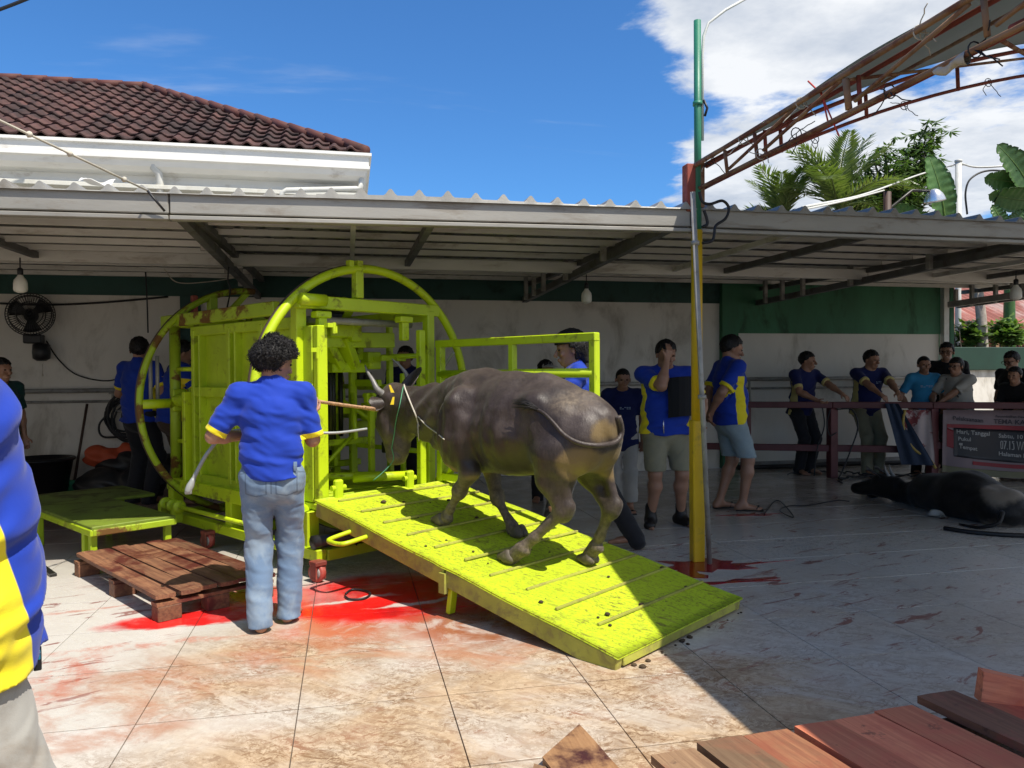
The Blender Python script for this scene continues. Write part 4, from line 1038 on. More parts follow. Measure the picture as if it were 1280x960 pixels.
# ------------------------------------------------------------------ smooth bodies: blended distance fields turned into one continuous mesh
def _n(v): v = np.asarray(v, float); return v / max(np.linalg.norm(v), 1e-9)
class Body:
    def __init__(self): self.p = []
    def cap(self, a, b, r1, r2, k=.03, sub=False): self.p.append(('c', np.array(a, float), np.array(b, float), r1, r2, k, sub)); return self
    def ecap(self, a, b, ra, rb, xax, k=.04): self.p.append(('e', np.array(a, float), np.array(b, float), np.array(ra, float), np.array(rb, float), _n(xax), k)); return self
    def ell(self, c, r, ax=None, k=.03, sub=False): self.p.append(('s', np.array(c, float), np.array(r, float), np.eye(3) if ax is None else np.array([_n(q) for q in ax]), k, sub)); return self
    def bounds(self):
        lo = np.full(3, 1e9); hi = -lo
        for q in self.p:
            l, h = self._bb(q)
            if q[-1] is True: continue
            lo = np.minimum(lo, l); hi = np.maximum(hi, h)
        return lo, hi
    def _bb(self, q):
        if q[0] == 's':
            ext = np.sqrt(((q[3] * q[2][:, None]) ** 2).sum(0)); return q[1] - ext, q[1] + ext
        r1, r2 = (q[3], q[4]) if q[0] == 'c' else (q[3].max(), q[4].max())
        return np.minimum(q[1] - r1, q[2] - r2), np.maximum(q[1] + r1, q[2] + r2)
    def field(self, h, pad=.03, clip=None):
        lo, hi = self.bounds(); lo = lo - pad - 2 * h; hi = hi + pad + 2 * h
        if clip is not None: lo = np.maximum(lo, clip[0]); hi = np.minimum(hi, clip[1])
        n = np.ceil((hi - lo) / h).astype(int) + 1
        f = np.full(n, .25, np.float32); ax = [lo[i] + h * np.arange(n[i]) for i in range(3)]
        for q in self.p:
            sub = (q[-1] is True); k = q[-2] if q[0] in 'cs' else q[-1]
            l, u = self._bb(q); mg = k * 1.0 + 3 * h
            i0 = np.maximum(np.floor((l - mg - lo) / h).astype(int), 0); i1 = np.minimum(np.ceil((u + mg - lo) / h).astype(int) + 1, n)
            if (i1 <= i0).any(): continue
            X, Y, Z = np.meshgrid(*[ax[i][i0[i]:i1[i]] for i in range(3)], indexing='ij')
            P = np.stack([X, Y, Z], -1)
            if q[0] == 's':
                l_ = (P - q[1]) @ q[3].T; a = np.linalg.norm(l_ / q[2], axis=-1); b = np.linalg.norm(l_ / q[2] ** 2, axis=-1); d = a * (a - 1) / np.maximum(b, 1e-6)
                d = np.maximum(d, -q[2].min())
            else:
                ba = q[2] - q[1]; L2 = max(ba @ ba, 1e-9); t = np.clip(((P - q[1]) @ ba) / L2, 0, 1); o = P - q[1] - t[..., None] * ba
                if q[0] == 'c': d = np.linalg.norm(o, axis=-1) - (q[3] + (q[4] - q[3]) * t)
                else:
                    xa = q[5]; za = ba / math.sqrt(L2); xa = _n(xa - za * (xa @ za)); ya = np.cross(za, xa)
                    rx = q[3][0] + (q[4][0] - q[3][0]) * t; ry = q[3][1] + (q[4][1] - q[3][1]) * t; rz_ = np.minimum(rx, ry)
                    ox, oy, oz = o @ xa, o @ ya, o @ za
                    a = np.sqrt((ox / rx) ** 2 + (oy / ry) ** 2 + (oz / rz_) ** 2); b = np.sqrt((ox / rx ** 2) ** 2 + (oy / ry ** 2) ** 2 + (oz / rz_ ** 2) ** 2)
                    d = np.where(a < 1e-4, -rz_, a * (a - 1) / np.maximum(b, 1e-6)); d = np.maximum(d, -np.minimum(rx, ry))
            sl = tuple(slice(i0[i], i1[i]) for i in range(3)); g = f[sl]; d = d.astype(np.float32)
            if sub:
                hh = np.maximum(k - np.abs(g + d), 0) / k; f[sl] = np.maximum(g, -d) + hh * hh * k * .25
            else:
                hh = np.maximum(k - np.abs(g - d), 0) / k; f[sl] = np.minimum(g, d) - hh * hh * k * .25
        return f, lo, h, ax
def grid_pts(ax): return np.stack(np.meshgrid(*ax, indexing='ij'), -1).astype(np.float32)
def surface(f, lo, h):
    """surface nets; returns vertices and quads"""
    f = np.pad(f, 1, constant_values=.2); lo = lo - h
    s = f < 0; n = np.array(f.shape)
    c8 = [(i, j, k) for i in (0, 1) for j in (0, 1) for k in (0, 1)]
    cnt = np.zeros(n - 1, np.int8)
    for i, j, k in c8: cnt += s[i:n[0] - 1 + i, j:n[1] - 1 + j, k:n[2] - 1 + k]
    act = (cnt > 0) & (cnt < 8); I = np.argwhere(act)
    if len(I) == 0: return np.zeros((0, 3)), np.zeros((0, 4), int)
    idx = np.full(n - 1, -1, np.int32); idx[tuple(I.T)] = np.arange(len(I))
    val = {c: f[I[:, 0] + c[0], I[:, 1] + c[1], I[:, 2] + c[2]] for c in c8}
    acc = np.zeros((len(I), 3)); num = np.zeros(len(I))
    for a in c8:
        for ax_ in range(3):
            if a[ax_] == 0:
                b = list(a); b[ax_] = 1; b = tuple(b); va, vb = val[a], val[b]; m = (va < 0) != (vb < 0)
                t = np.where(m, va / np.where(m, va - vb, 1), 0); p = np.array(a, float)[None].repeat(len(I), 0); p[:, ax_] = t
                acc[m] += p[m]; num[m] += 1
    V = lo + h * (I + acc / num[:, None])
    Q = []
    for ax_ in range(3):
        b, c = (ax_ + 1) % 3, (ax_ + 2) % 3
        sl0 = [slice(None)] * 3; sl1 = [slice(None)] * 3; sl0[ax_] = slice(0, -1); sl1[ax_] = slice(1, None)
        e = np.argwhere(s[tuple(sl0)] != s[tuple(sl1)])
        e = e[(e[:, b] > 0) & (e[:, c] > 0) & (e[:, b] < n[b] - 1) & (e[:, c] < n[c] - 1)]
        if len(e) == 0: continue
        def cell(db, dc): q = e.copy(); q[:, b] -= db; q[:, c] -= dc; return idx[tuple(q.T)]
        q = np.stack([cell(1, 1), cell(0, 1), cell(0, 0), cell(1, 0)], 1)
        flip = ~s[tuple(e.T)]; q[flip] = q[flip][:, ::-1]; Q.append(q)
    return V, np.vstack(Q)
def relax(V, Q, it=1, lam=.5):
    for _ in range(it):
        acc = np.zeros_like(V); num = np.zeros(len(V))
        for i in range(4):
            for j in ((i + 1) % 4, (i + 3) % 4):
                np.add.at(acc, Q[:, i], V[Q[:, j]]); np.add.at(num, Q[:, i], 1)
        V = V * (1 - lam) + lam * acc / np.maximum(num, 1)[:, None]
    return V
def fold(P, fr, ph=0.0):
    """soft cloth folds: warped sine ridges with different pitch along x, y and z"""
    fr = np.asarray(fr, np.float32); q = P * fr
    w = np.sin(q[..., [1, 2, 0]] * .71 + ph) + .6 * np.sin(q[..., [2, 0, 1]] * 1.37 + 2 * ph + 1)
    q = q + w * .8
    return (np.sin(q[..., 0] + q[..., 1] * .6 + q[..., 2] + ph) + .55 * np.sin(1.9 * q[..., 2] + q[..., 0] * 1.3 - q[..., 1] + 3 * ph)) / 1.55

# ------------------------------------------------------------------ people
def skin_mat(name, col):
    m, g, b = base_mat(name); p = g.pos()
    c = g.ramp(g.noise(p, 9, 4), [(0.3, tuple(k * .86 for k in col)), (0.7, tuple(min(1, k * 1.1) for k in col))])
    g.plug(b.inputs['Base Color'], c); b.inputs['Roughness'].default_value = 0.48
    b.inputs['Subsurface Weight'].default_value = 0.08; b.inputs['Subsurface Radius'].default_value = (.012, .005, .003); b.inputs['Subsurface Scale'].default_value = .5
    bump(g, b, g.noise(p, 120, 3), .08, .002); return m
M['skin'] = skin_mat('brown_skin', (0.36, 0.185, 0.115))
M['skin2'] = skin_mat('tan_skin', (0.42, 0.235, 0.155))
def cloth_mat(name, col, alt=None, wear=0.1, rough=0.8, fine=420, worn=None, worn_amt=.5):
    m, g, b = base_mat(name); p = g.pos()
    c = g.ramp(g.noise(p, 5, 5, .6), [(0.3, tuple(k * (1 - wear) for k in col)), (0.7, tuple(min(1, k * (1 + wear)) for k in col))])
    if worn:
        c = g.mix(g.math('MULTIPLY', g.step(g.noise(p, 4.2, 7, .66, .3), .44, .66), worn_amt), c, worn)
    if alt:
        at = g.n('ShaderNodeAttribute'); at.attribute_name = 'panel'
        c = g.mix(g.step(at.outputs['Fac'], -.002, .002), c, alt)
    at2 = g.n('ShaderNodeAttribute'); at2.attribute_name = 'line'
    c = g.mix(g.math('MULTIPLY', g.step(at2.outputs['Fac'], .2, .8), .55), c, tuple(k * .4 for k in col))
    g.plug(b.inputs['Base Color'], c); b.inputs['Roughness'].default_value = rough; b.inputs['Specular IOR Level'].default_value = .25
    b.inputs['Sheen Weight'].default_value = .12
    bump(g, b, g.math('ADD', g.noise(p, fine, 2), g.math('MULTIPLY', g.noise(p, 26, 4, .6), 1.5)), .16, .003); return m
YEL = (0.86, 0.70, 0.02)
M['polo'] = cloth_mat('royal_blue_shirt', (0.010, 0.042, 0.36), YEL)
M['navypolo'] = cloth_mat('navy_shirt', (0.008, 0.014, 0.085), (0.5, 0.42, 0.16))
M['black'] = cloth_mat('black_cloth', (0.010, 0.010, 0.012))
M['cyan'] = cloth_mat('light_blue_tee', (0.035, 0.24, 0.46))
M['greytee'] = cloth_mat('pale_grey_tee', (0.42, 0.40, 0.36))
M['greenshirt'] = cloth_mat('dark_green_shirt', (0.008, 0.045, 0.04))
M['jeans'] = cloth_mat('washed_blue_denim', (0.125, 0.19, 0.29), None, .12, .85, 500, (0.25, 0.31, 0.37), .75)
M['jeanspale'] = cloth_mat('pale_denim', (0.27, 0.34, 0.37), None, .1, .85, 500)
M['khaki'] = cloth_mat('khaki_cotton', (0.26, 0.24, 0.16), None, .12)
M['greytrouser'] = cloth_mat('grey_stained_trousers', (0.40, 0.385, 0.35), None, .08, .85, 420, (0.26, 0.21, 0.16), .7)
M['browntrouser'] = cloth_mat('brown_trousers', (0.07, 0.045, 0.03))
M['darkjean'] = cloth_mat('dark_trousers', (0.018, 0.018, 0.022))
M['eye'] = pmat('dark_eye', (0.02, 0.012, 0.01), 0.15, ba=0)
M['lens'] = pmat('spectacle_frame', (0.01, 0.01, 0.012), 0.25, ba=0)
def hair_mat():
    m, g, b = base_mat('black_hair'); p = g.pos()
    c = g.ramp(g.noise(p, 60, 4), [(0.35, (0.006, 0.005, 0.005)), (0.7, (0.022, 0.019, 0.018))])
    g.plug(b.inputs['Base Color'], c); b.inputs['Roughness'].default_value = 0.52; b.inputs['Specular IOR Level'].default_value = .35
    bump(g, b, g.noise(g.scaled(p, (1, 1, .35)), 130, 3), .5, .004); return m
M['hair'] = hair_mat()
M['leather'] = pmat('dark_boot', (0.015, 0.012, 0.011), .5, var=.2)
M['label'] = pmat('tan_leather_patch', (0.45, 0.26, 0.15), .6)

def ik(a, b, l1, l2, pole):
    a, b = np.array(a, float), np.array(b, float); d = b - a; L = np.linalg.norm(d); Lm = (l1 + l2) * .999
    if L > Lm: b = a + d / L * Lm; d = b - a; L = Lm
    u = d / L; x = (l1 * l1 - l2 * l2 + L * L) / (2 * L); h = math.sqrt(max(l1 * l1 - x * x, 0))
    p = np.array(pole, float); p = p - u * (p @ u)
    return a + u * x + _n(p) * h, b

def person(label, pos, heading, h=1.75, g=1.0, feet=((-.10, .0), (.10, .02)), feetz=(0, 0), hip=(0, 0, 0), lean=0., side=0., twist=0., yaw=0., pitch=0., hand=(None, None), pole=((-.6, -.6, -.5), (.6, -.6, -.5)), hdir=(None, None), curl=.7,
           shirt='polo', hem=.80, sleeve=.80, panel=True, cuff=True, pants='darkjean', leg='long', shoes=None, hair='short', skin='skin', vox=.010, group=None, belly=0., glasses=False, cap=False, extras=None, bag=False, fold_a=.006, toes=0., baggy=0.0, pw=0.0, hemz=.004, logo=None):
    """heading: the way the person faces, radians from +x; local frame x right, y forward, z up, unit = 1.70 m tall body"""
    S = h / 1.70; ca, sa = math.cos(heading - math.pi / 2), math.sin(heading - math.pi / 2)
    RZm = np.array([[ca, -sa, 0], [sa, ca, 0], [0, 0, 1.]]); pos = np.array(pos, float)
    def W(P): return (np.asarray(P) * S) @ RZm.T + pos
    root = empty('person', pos, label, 'person', group)
    P = np.array([hip[0], hip[1], .93 + hip[2]])
    u = _n([math.sin(side), math.sin(lean), math.cos(lean) * math.cos(side)]); xr = _n([math.cos(twist), math.sin(twist), 0]); xr = _n(xr - u * (xr @ u)); fw = np.cross(u, xr)
    xh = np.array([1., 0, 0])
    waist = P + u * .13; chest = P + u * .34; nb = P + u * .50
    sh = [nb + xr * (.178 * g ** .5 * q) - u * .055 for q in (-1, 1)]
    # head frame
    hy = twist + yaw; hf = np.array([-math.sin(hy), math.cos(hy), 0]); hu = _n([0, 0, 1.]); hf = hf * math.cos(pitch) + hu * math.sin(pitch); hr = _n(np.cross(hf, [0, 0, 1.])); hu = np.cross(hr, hf)
    hb = _n(u * .6 + np.array([0, 0, .7])); hc = nb + hb * .126 + hf * (.025) 
    Lc = lambda x, y, z: hc + (hr * x + hf * y + hu * z) * 1.05
    # limbs
    hipj = [P + xh * (.088 * q) - np.array([0, 0, .045]) for q in (-1, 1)]
    ank = [np.array([feet[i][0], feet[i][1], .085 + feetz[i]]) for i in (0, 1)]
    kn = []
    for i in (0, 1): k_, a_ = ik(hipj[i], ank[i], .425, .405, (feet[i][0] * .6, 1.0, .1)); kn.append(k_); ank[i] = a_
    el, wr = [], []
    for i in (0, 1):
        q = -1 if i == 0 else 1
        tgt = hand[i] if hand[i] is not None else (sh[i] + np.array([q * .06, .03, -.52]))
        e_, w_ = ik(sh[i], tgt, .285, .245, pole[i]); el.append(e_); wr.append(w_)
    B = Body(); gd = g
    B.ecap(P - u * .06, waist, (.150 * gd, .105 * gd), (.132 * gd, .095 * gd), xr, .06)
    B.ecap(waist, chest, (.132 * gd, .095 * gd), (.150 * gd ** .7, .108 * gd ** .7), xr, .06)
    B.ecap(chest, nb - u * .075, (.150 * gd ** .7, .108 * gd ** .7), (.135, .078), xr, .06)
    B.cap(sh[0], nb - u * .045, .056, .06, .05); B.cap(sh[1], nb - u * .045, .056, .06, .05)
    B.cap(nb - u * .05, hc - hu * .05 - hf * .02, .062 * gd ** .4, .054 * gd ** .4, .035)
    # head: skull, face, jaw, brow, nose, lips, ears
    B.ell(Lc(0, -.012, .028), (.074, .094, .090), (hr, hf, hu), .02)
    B.ecap(Lc(0, .028, .03), Lc(0, .040, -.060), (.066, .056), (.046, .042), hr, .03)
    B.ell(Lc(0, .058, -.088), (.026, .022, .020), (hr, hf, hu), .03)
    B.cap(Lc(-.035, .078, .026), Lc(.035, .078, .026), .012, .012, .018)
    for q in (-1, 1):
        B.ell(Lc(q * .032, .100, .006), (.017, .014, .011), (hr, hf, hu), .012, True)
        B.ell(Lc(q * .040, .070, -.024), (.020, .016, .018), (hr, hf, hu), .02)
        B.ell(Lc(q * .079, -.012, -.004), (.011, .020, .032), (hr + hf * -.3 * q, hf, hu), .01)
    B.cap(Lc(0, .094, .006), Lc(0, .112, -.030), .008, .014, .014); B.cap(Lc(-.012, .101, -.034), Lc(.012, .101, -.034), .009, .009, .012)
    B.cap(Lc(-.018, .089, -.059), Lc(.018, .089, -.059), .008, .008, .01); B.cap(Lc(-.014, .088, -.070), Lc(.014, .088, -.070), .009, .009, .01)
    # arms and hands
    hands = []
    for i in (0, 1):
        q = -1 if i == 0 else 1
        B.cap(sh[i], el[i], .047 * gd ** .5, .039 * gd ** .5, .035); m_ = el[i] + (wr[i] - el[i]) * .3
        B.cap(el[i], m_, .039 * gd ** .5, .040 * gd ** .5, .03); B.cap(m_, wr[i], .040 * gd ** .5, .026, .03)
        fd = _n(wr[i] - el[i]) if hdir[i] is None else _n(hdir[i]); up = np.array([0, 0, 1.]); 
        ub = _n(el[i] - sh[i]); pn = np.cross(fd, ub); pn = pn if np.linalg.norm(pn) > .15 else np.array([q * 1., 0, 0]); pn = _n(pn)
        pal = _n(np.cross(fd, pn)) * 1.0         # palm normal
        if pal @ (ub if False else (P + u * .3 - wr[i])) < 0: pal = -pal
        sd = np.cross(pal, fd)                     # across the knuckles
        if sd @ np.array([0, .3, 1.]) < 0: sd = -sd
        k0 = wr[i] + fd * .085
        B.ecap(wr[i] + fd * .012, k0, (.030, .019), (.040, .015), sd, .02)
        for t, L_f, r_ in ((.030, .072, .0088), (.010, .080, .009), (-.010, .075, .0088), (-.029, .058, .0078)):
            a = k0 + sd * t - fd * .006; c1 = curl * (1 + .15 * math.sin(t * 90)); d = fd; 
            for s_, lf in enumerate((.46, .32, .25)):
                an = c1 * (.55 + .45 * s_); d = fd * math.cos(an) + pal * math.sin(an); b = a + d * L_f * lf * 1.05; B.cap(a, b, r_ * (1 - .08 * s_), r_ * (1 - .08 * (s_ + 1)), .006); a = b
        a = wr[i] + fd * .032 + sd * .026; b = a + _n(fd * .6 + sd * .75 + pal * .25) * .040; c_ = b + _n(fd * .9 + sd * .1 + pal * (.35 + .3 * curl)) * .034
        B.cap(a, b, .0125, .0105, .012); B.cap(b, c_, .0105, .0085, .006)
        hands.append(k0 + pal * .03)
    # legs and feet
    for i in (0, 1):
        q = -1 if i == 0 else 1
        B.cap(hipj[i], kn[i], .083 * gd ** .7, .054 * gd ** .4, .05); d = ank[i] - kn[i]; c_ = kn[i] + d * .28; bk = _n(np.cross(np.cross(d, [1., 0, 0]), d)); bk = bk if bk[1] < 0 else -bk
        B.cap(kn[i], c_ + bk * .012, .050, .053 * gd ** .4, .04); B.cap(c_ + bk * .012, ank[i], .053 * gd ** .4, .034, .04)
        fz = feetz[i]; ax = np.array([q * math.sin(.22 + toes), math.cos(.22 + toes), 0]); a_ = ank[i]
        heel = np.array([a_[0], a_[1], fz + .036]) - ax * .045; ball = np.array([a_[0], a_[1], fz + .026]) + ax * .12; toe = ball + ax * .055 - np.array([0, 0, .006])
        B.cap(ank[i] - (0, 0, .01), heel, .034, .036, .03); B.ecap(heel + ax * .03 + (0, 0, .012), ball, (.034, .036), (.045, .025), (1, 0, 0), .03)
        sd = np.array([ax[1], -ax[0], 0])
        for t, L_f, r_ in ((-q * .028, .062, .016), (-q * .006, .056, .0115), (q * .010, .049, .0105), (q * .024, .040, .010), (q * .036, .030, .0095)):
            B.cap(ball + sd * t, ball + sd * t + ax * L_f - (0, 0, .010), r_ * 1.1, r_, .012)
    vx = vox / S
    f, lo, hh, ax_ = B.field(vx)
    pts = grid_pts(ax_); f = np.maximum(f, -(pts[..., 2]) + .001 + min(feetz))
    V, Q = surface(f, lo, hh)
    body = mesh_obj('body', W(V), Q, M[skin], root, True)
    # eyes
    for q in (-1, 1):
        mb = MB(); e = Lc(q * .031, .0835, .006)
        V_ = []; 
        for a in np.linspace(-1.5, 1.5, 6):
            for b_ in np.linspace(0, 2 * math.pi, 9)[:-1]: V_.append(e + .0125 * (hr * math.cos(a) * math.cos(b_) * 1.15 + hf * math.cos(a) * math.sin(b_) * .7 + hu * math.sin(a) * .62))
        F_ = [(r * 8 + k, r * 8 + (k + 1) % 8, (r + 1) * 8 + (k + 1) % 8, (r + 1) * 8 + k) for r in range(5) for k in range(8)]
        mesh_obj('eye', W(V_), F_, M['eye'], root, True)
    if glasses:
        m_ = MB()
        for q in (-1, 1):
            m_.tube([W(Lc(q * .033 + .026 * math.cos(t), .108, .004 + .019 * math.sin(t))) for t in np.linspace(0, 6.283, 17)[:-1]], .0028, 6, closed=True)
            m_.tube([W(Lc(q * .06, .106, .008)), W(Lc(q * .078, .05, .01)), W(Lc(q * .08, -.01, .006))], .0025, 6)
        m_.tube([W(Lc(-.008, .110, .008)), W(Lc(.008, .110, .008))], .0028, 6); m_.build('glasses', M['lens'], root, True)
    # hair
    H = Body()
    if hair == 'bald': pass
    else:
        th = {'short': .015, 'crop': .007, 'fluffy': .026, 'mullet': .034, 'bun': .013}[hair]
        H.ell(Lc(0, -.014, .034), (.078 + th, .096 + th, .090 + th * 1.1), (hr, hf, hu), .02)
        if hair == 'fluffy':
            for k_, (x, y, z, r_) in enumerate(((.03, .05, .105, .045), (-.04, .03, .11, .05), (.07, .03, .075, .045), (.085, -.01, .05, .04), (-.082, -.01, .05, .042), (-.06, -.06, .05, .055), (.055, -.06, .045, .055), (0, -.08, .03, .06), (0, -.02, .12, .055), (.075, .055, .055, .035), (.06, -.03, .1, .045))): H.ell(Lc(x, y, z), (r_, r_, r_), None, .02)
        if hair == 'mullet':
            H.ecap(Lc(0, -.075, .03), Lc(0, -.095, -.085), (.078, .045), (.062, .032), hr, .03); H.ell(Lc(0, .045, .098), (.06, .045, .03), (hr, hf, hu), .03); H.ell(Lc(.07, .0, .05), (.03, .05, .05), None, .03); H.ell(Lc(-.07, 0, .05), (.03, .05, .05), None, .03)
        if hair == 'bun': H.ell(Lc(0, -.115, -.005), (.045, .04, .05), (hr, hf, hu), .02); H.ecap(Lc(0, -.07, .03), Lc(0, -.085, -.05), (.076, .04), (.055, .03), hr, .02)
        f, lo, hh, ax_ = H.field(.0065); pts = grid_pts(ax_); D = pts - hc; x, y, z = D @ hr, D @ hf, D @ hu
        front = {'short': .050, 'crop': .046, 'fluffy': .060, 'mullet': .066, 'bun': .05}[hair]
        # hairline: clear of face and ears, down to the nape behind
        line = np.where(y > .035, .056 + (y - .035) * .2, np.where(y > -.012, -.004 + (y + .012) * 1.0, -.058 + (y + .09) * .69)) + .006 * np.sin(x * 170) * np.sin(y * 130 + 1)
        if hair in ('mullet',): line = np.where(y > .02, .046, np.where(y > -.02, .016, -.11))
        if hair == 'bun': line = np.where(y > .02, .050, np.where(y > -.03, .0, -.07))
        if hair == 'fluffy': line = np.where(y > .03, .040, np.where(y > -.03, .008 + (y + .03) * .7, -.040))
        amp = {'short': .006, 'crop': .002, 'fluffy': .010, 'mullet': .006, 'bun': .003}[hair]; fr = 210 if hair != 'fluffy' else 150
        if hair in ('short', 'crop', 'bun'): f = f + (amp * .9 * np.sin(95 * x + 2 * np.sin(60 * y)) * np.sin(80 * y + 2 * np.sin(50 * z + 1)) * np.sin(70 * z + x * 40)).astype(np.float32)
        f = f + amp * np.sin(fr * x + 3 * np.sin(90 * z)) * np.sin(fr * y + 2 * np.sin(80 * x + 1)) * np.sin(fr * .8 * z + 2 * np.sin(70 * y)).astype(np.float32)
        f = np.maximum(f, (line - z).astype(np.float32))
        V, Q = surface(f, lo, hh); ho = mesh_obj('hair', W(V), Q, M['hair'], root, True)
        if hair in ('fluffy', 'mullet'):      # loose locks standing off the outline
            rr = random.Random(int(h * 1000)); m_ = MB(); nf = 2300 if hair == 'fluffy' else 300
            Vn = V[::max(1, len(V) // nf)]
            for v in Vn:
                d = v - Lc(0, -.012, .03); 
                if (d @ hf > .05 and d @ hu < .03): continue
                d = _n(d); t = _n(np.cross(d, [rr.uniform(-1, 1), rr.uniform(-1, 1), rr.uniform(-1, 1)])); L_ = rr.uniform(.012, .024); q = v - d * .006
                if hair == 'fluffy': ps = [q + d * L_ * s + t * .010 * math.sin(3.3 * s) + np.cross(d, t) * .008 * (1 - math.cos(3 * s)) for s in (0, .35, .7, 1.0)]
                else: ps = [q + d * L_ * .35 * s - hu * L_ * 1.3 * s * s + t * .004 * s for s in (0, .35, .7, 1.0)]
                m_.tube([W(p_) for p_ in ps], [.0030 * S, .0026 * S, .0020 * S, .0006 * S], 3)
            if m_.n: tag(m_.build('hair_locks', M['hair'], ho, True), kind='stuff')
    if cap:
        C = Body(); C.ell(Lc(0, -.012, .045), (.088, .105, .085), (hr, hf, hu), .02); C.ecap(Lc(0, .09, .058), Lc(0, .165, .048), (.075, .010), (.060, .007), hr, .02)
        f, lo, hh, ax_ = C.field(.007); pts = grid_pts(ax_); z = (pts - hc) @ hu; f = np.maximum(f, (.040 - z).astype(np.float32)); V, Q = surface(f, lo, hh); mesh_obj('cap', W(V), Q, M[cap], root, True)
    # shirt
    T = Body(); k = 1.0; off = .016 + baggy
    low = P - u * .10
    T.ecap(low, waist, (.162 * gd + off + .012, .116 * gd + off + .012), (.140 * gd + off + .006, .100 * gd + off + belly * .4 + .006), xr, .07)
    T.ecap(waist, chest, (.140 * gd + off + .006, .100 * gd + off + belly * .4 + .006), (.155 * gd ** .7 + off, .110 * gd ** .7 + off), xr, .06)
    T.ecap(chest, nb - u * .07, (.155 * gd ** .7 + off, .110 * gd ** .7 + off), (.135 + off * .8, .076 + off * .7), xr, .05)
    if belly: T.ell(P + u * .10 + fw * .07, (.12 * gd, .06 + belly, .15), (xr, fw, u), .08)
    T.cap(sh[0], nb - u * .045, .056 + off * .8, .072, .04); T.cap(sh[1], nb - u * .045, .056 + off * .8, .072, .04)
    for i in (0, 1): T.cap(sh[i], el[i], .050 * gd ** .5 + off * .9, .047 * gd ** .5 + off, .035)
    T.cap(nb - u * .06, nb + hb * .012, .070, .072, .03)
    f, lo, hh, ax_ = T.field(vx * .9); pts = grid_pts(ax_); D = pts - P; zz_ = D @ u; xx = D @ xr; yy = D @ fw
    seed = (hash(label) % 97) / 13.0 if False else (len(label) * 1.37 + h * 11) % 7
    am = fold_a * (1 + .9 * np.clip((.22 - zz_) / .25, 0, 1))
    f = f + am * fold(pts, (16, 16, 34), seed) * np.clip((.50 - zz_) / .15, .2, 1) + .4 * fold_a * fold(pts, (38, 38, 60), seed + 2)
    hz = -.10 - (.80 - hem) if hem < .8 else -.10 + (hem - .80)
    f = np.maximum(f, -(zz_ - hz - .008 * np.sin(xx * 22 + seed)))
    tt = []
    for i in (0, 1):
        d = el[i] - sh[i]; L2 = d @ d; t = ((pts - sh[i]) @ d) / L2; q = -1 if i == 0 else 1
        rel = np.linalg.norm((pts - sh[i]) - t[..., None] * d, axis=-1)
        arm = (rel < .105) & (t > .35) & (((xx * q) > .150) | (t > .5) & (rel < .082))
        f = np.where(arm, np.maximum(f, (t - sleeve) * math.sqrt(L2)), f)
        tt.append((sh[i], d, L2))
    nkd = np.linalg.norm(pts - (nb + hb * .062 + fw * .040), axis=-1) - .083
    f = np.maximum(f, -nkd.astype(np.float32))
    V, Q = surface(f.astype(np.float32), lo, hh)
    D = V - P; zz_ = D @ u; xx = D @ xr; yy = D @ fw
    pan = np.full(len(V), -.05)
    arm_any = np.zeros(len(V), bool)
    for i in (0, 1):
        s0, d, L2 = tt[i]; t = ((V - s0) @ d) / L2; rel = np.linalg.norm((V - s0) - t[:, None] * d, axis=1); q = -1 if i == 0 else 1
        on = (t > .40) & (rel < .10) & ((xx * q > .15) | (rel < .085)); arm_any |= on & (t > .5)
        if cuff: pan = np.where(on, np.maximum(pan, (t - (sleeve - .115)) * math.sqrt(L2)), pan)
    if panel:
        w_ = .050 + pw + .018 * np.clip((.15 - zz_) / .25, 0, 1); sd_ = w_ - np.abs(yy - .018 - .035 * np.clip((.2 - zz_) / .3, 0, 1)); sd_ = np.minimum(sd_, .36 - zz_); sd_ = np.minimum(sd_, np.abs(xx) - .085 * gd)
        pan = np.where(arm_any, pan, np.maximum(pan, sd_))
    line = np.zeros(len(V)); 
    so = mesh_obj('shirt', W(V), Q, M[shirt], root, True, {'panel': pan, 'line': line})
    if logo:
        bv = BVHTree.FromPolygons([Vector(v) for v in W(V)], [tuple(int(i) for i in q) for q in Q])
        lx, lz, lw, lines = logo; fwW = Vector(np.asarray(fw) @ RZm.T); cols = pmat('shirt_print', (.30, .38, .52), .8, ba=0); mb = MB()
        for r_ in range(lines):
            for c_ in range(5):
                if (r_ * 5 + c_) % 4 == 3: continue
                x_ = lx - lw / 2 + lw * c_ / 5; z_ = lz - .017 * r_; qd = []
                for (dx, dz) in ((0, 0), (lw / 5 * .8, 0), (lw / 5 * .8, .009), (0, .009)):
                    o_ = Vector(W(P + xr * (x_ + dx) + u * (z_ + dz) + fw * .5)); h_ = bv.ray_cast(o_, -fwW)
                    if h_[0] is None: break
                    qd.append(np.array(h_[0]) + np.array(fwW) * .0022)
                if len(qd) == 4: mb.add(qd + [k_ - np.array(fwW) * .002 for k_ in qd], [(0, 1, 2, 3), (7, 6, 5, 4), (0, 4, 5, 1), (1, 5, 6, 2), (2, 6, 7, 3), (3, 7, 4, 0)])
        if mb.n: tag(mb.build('shirt_print', cols, root), kind='stuff')
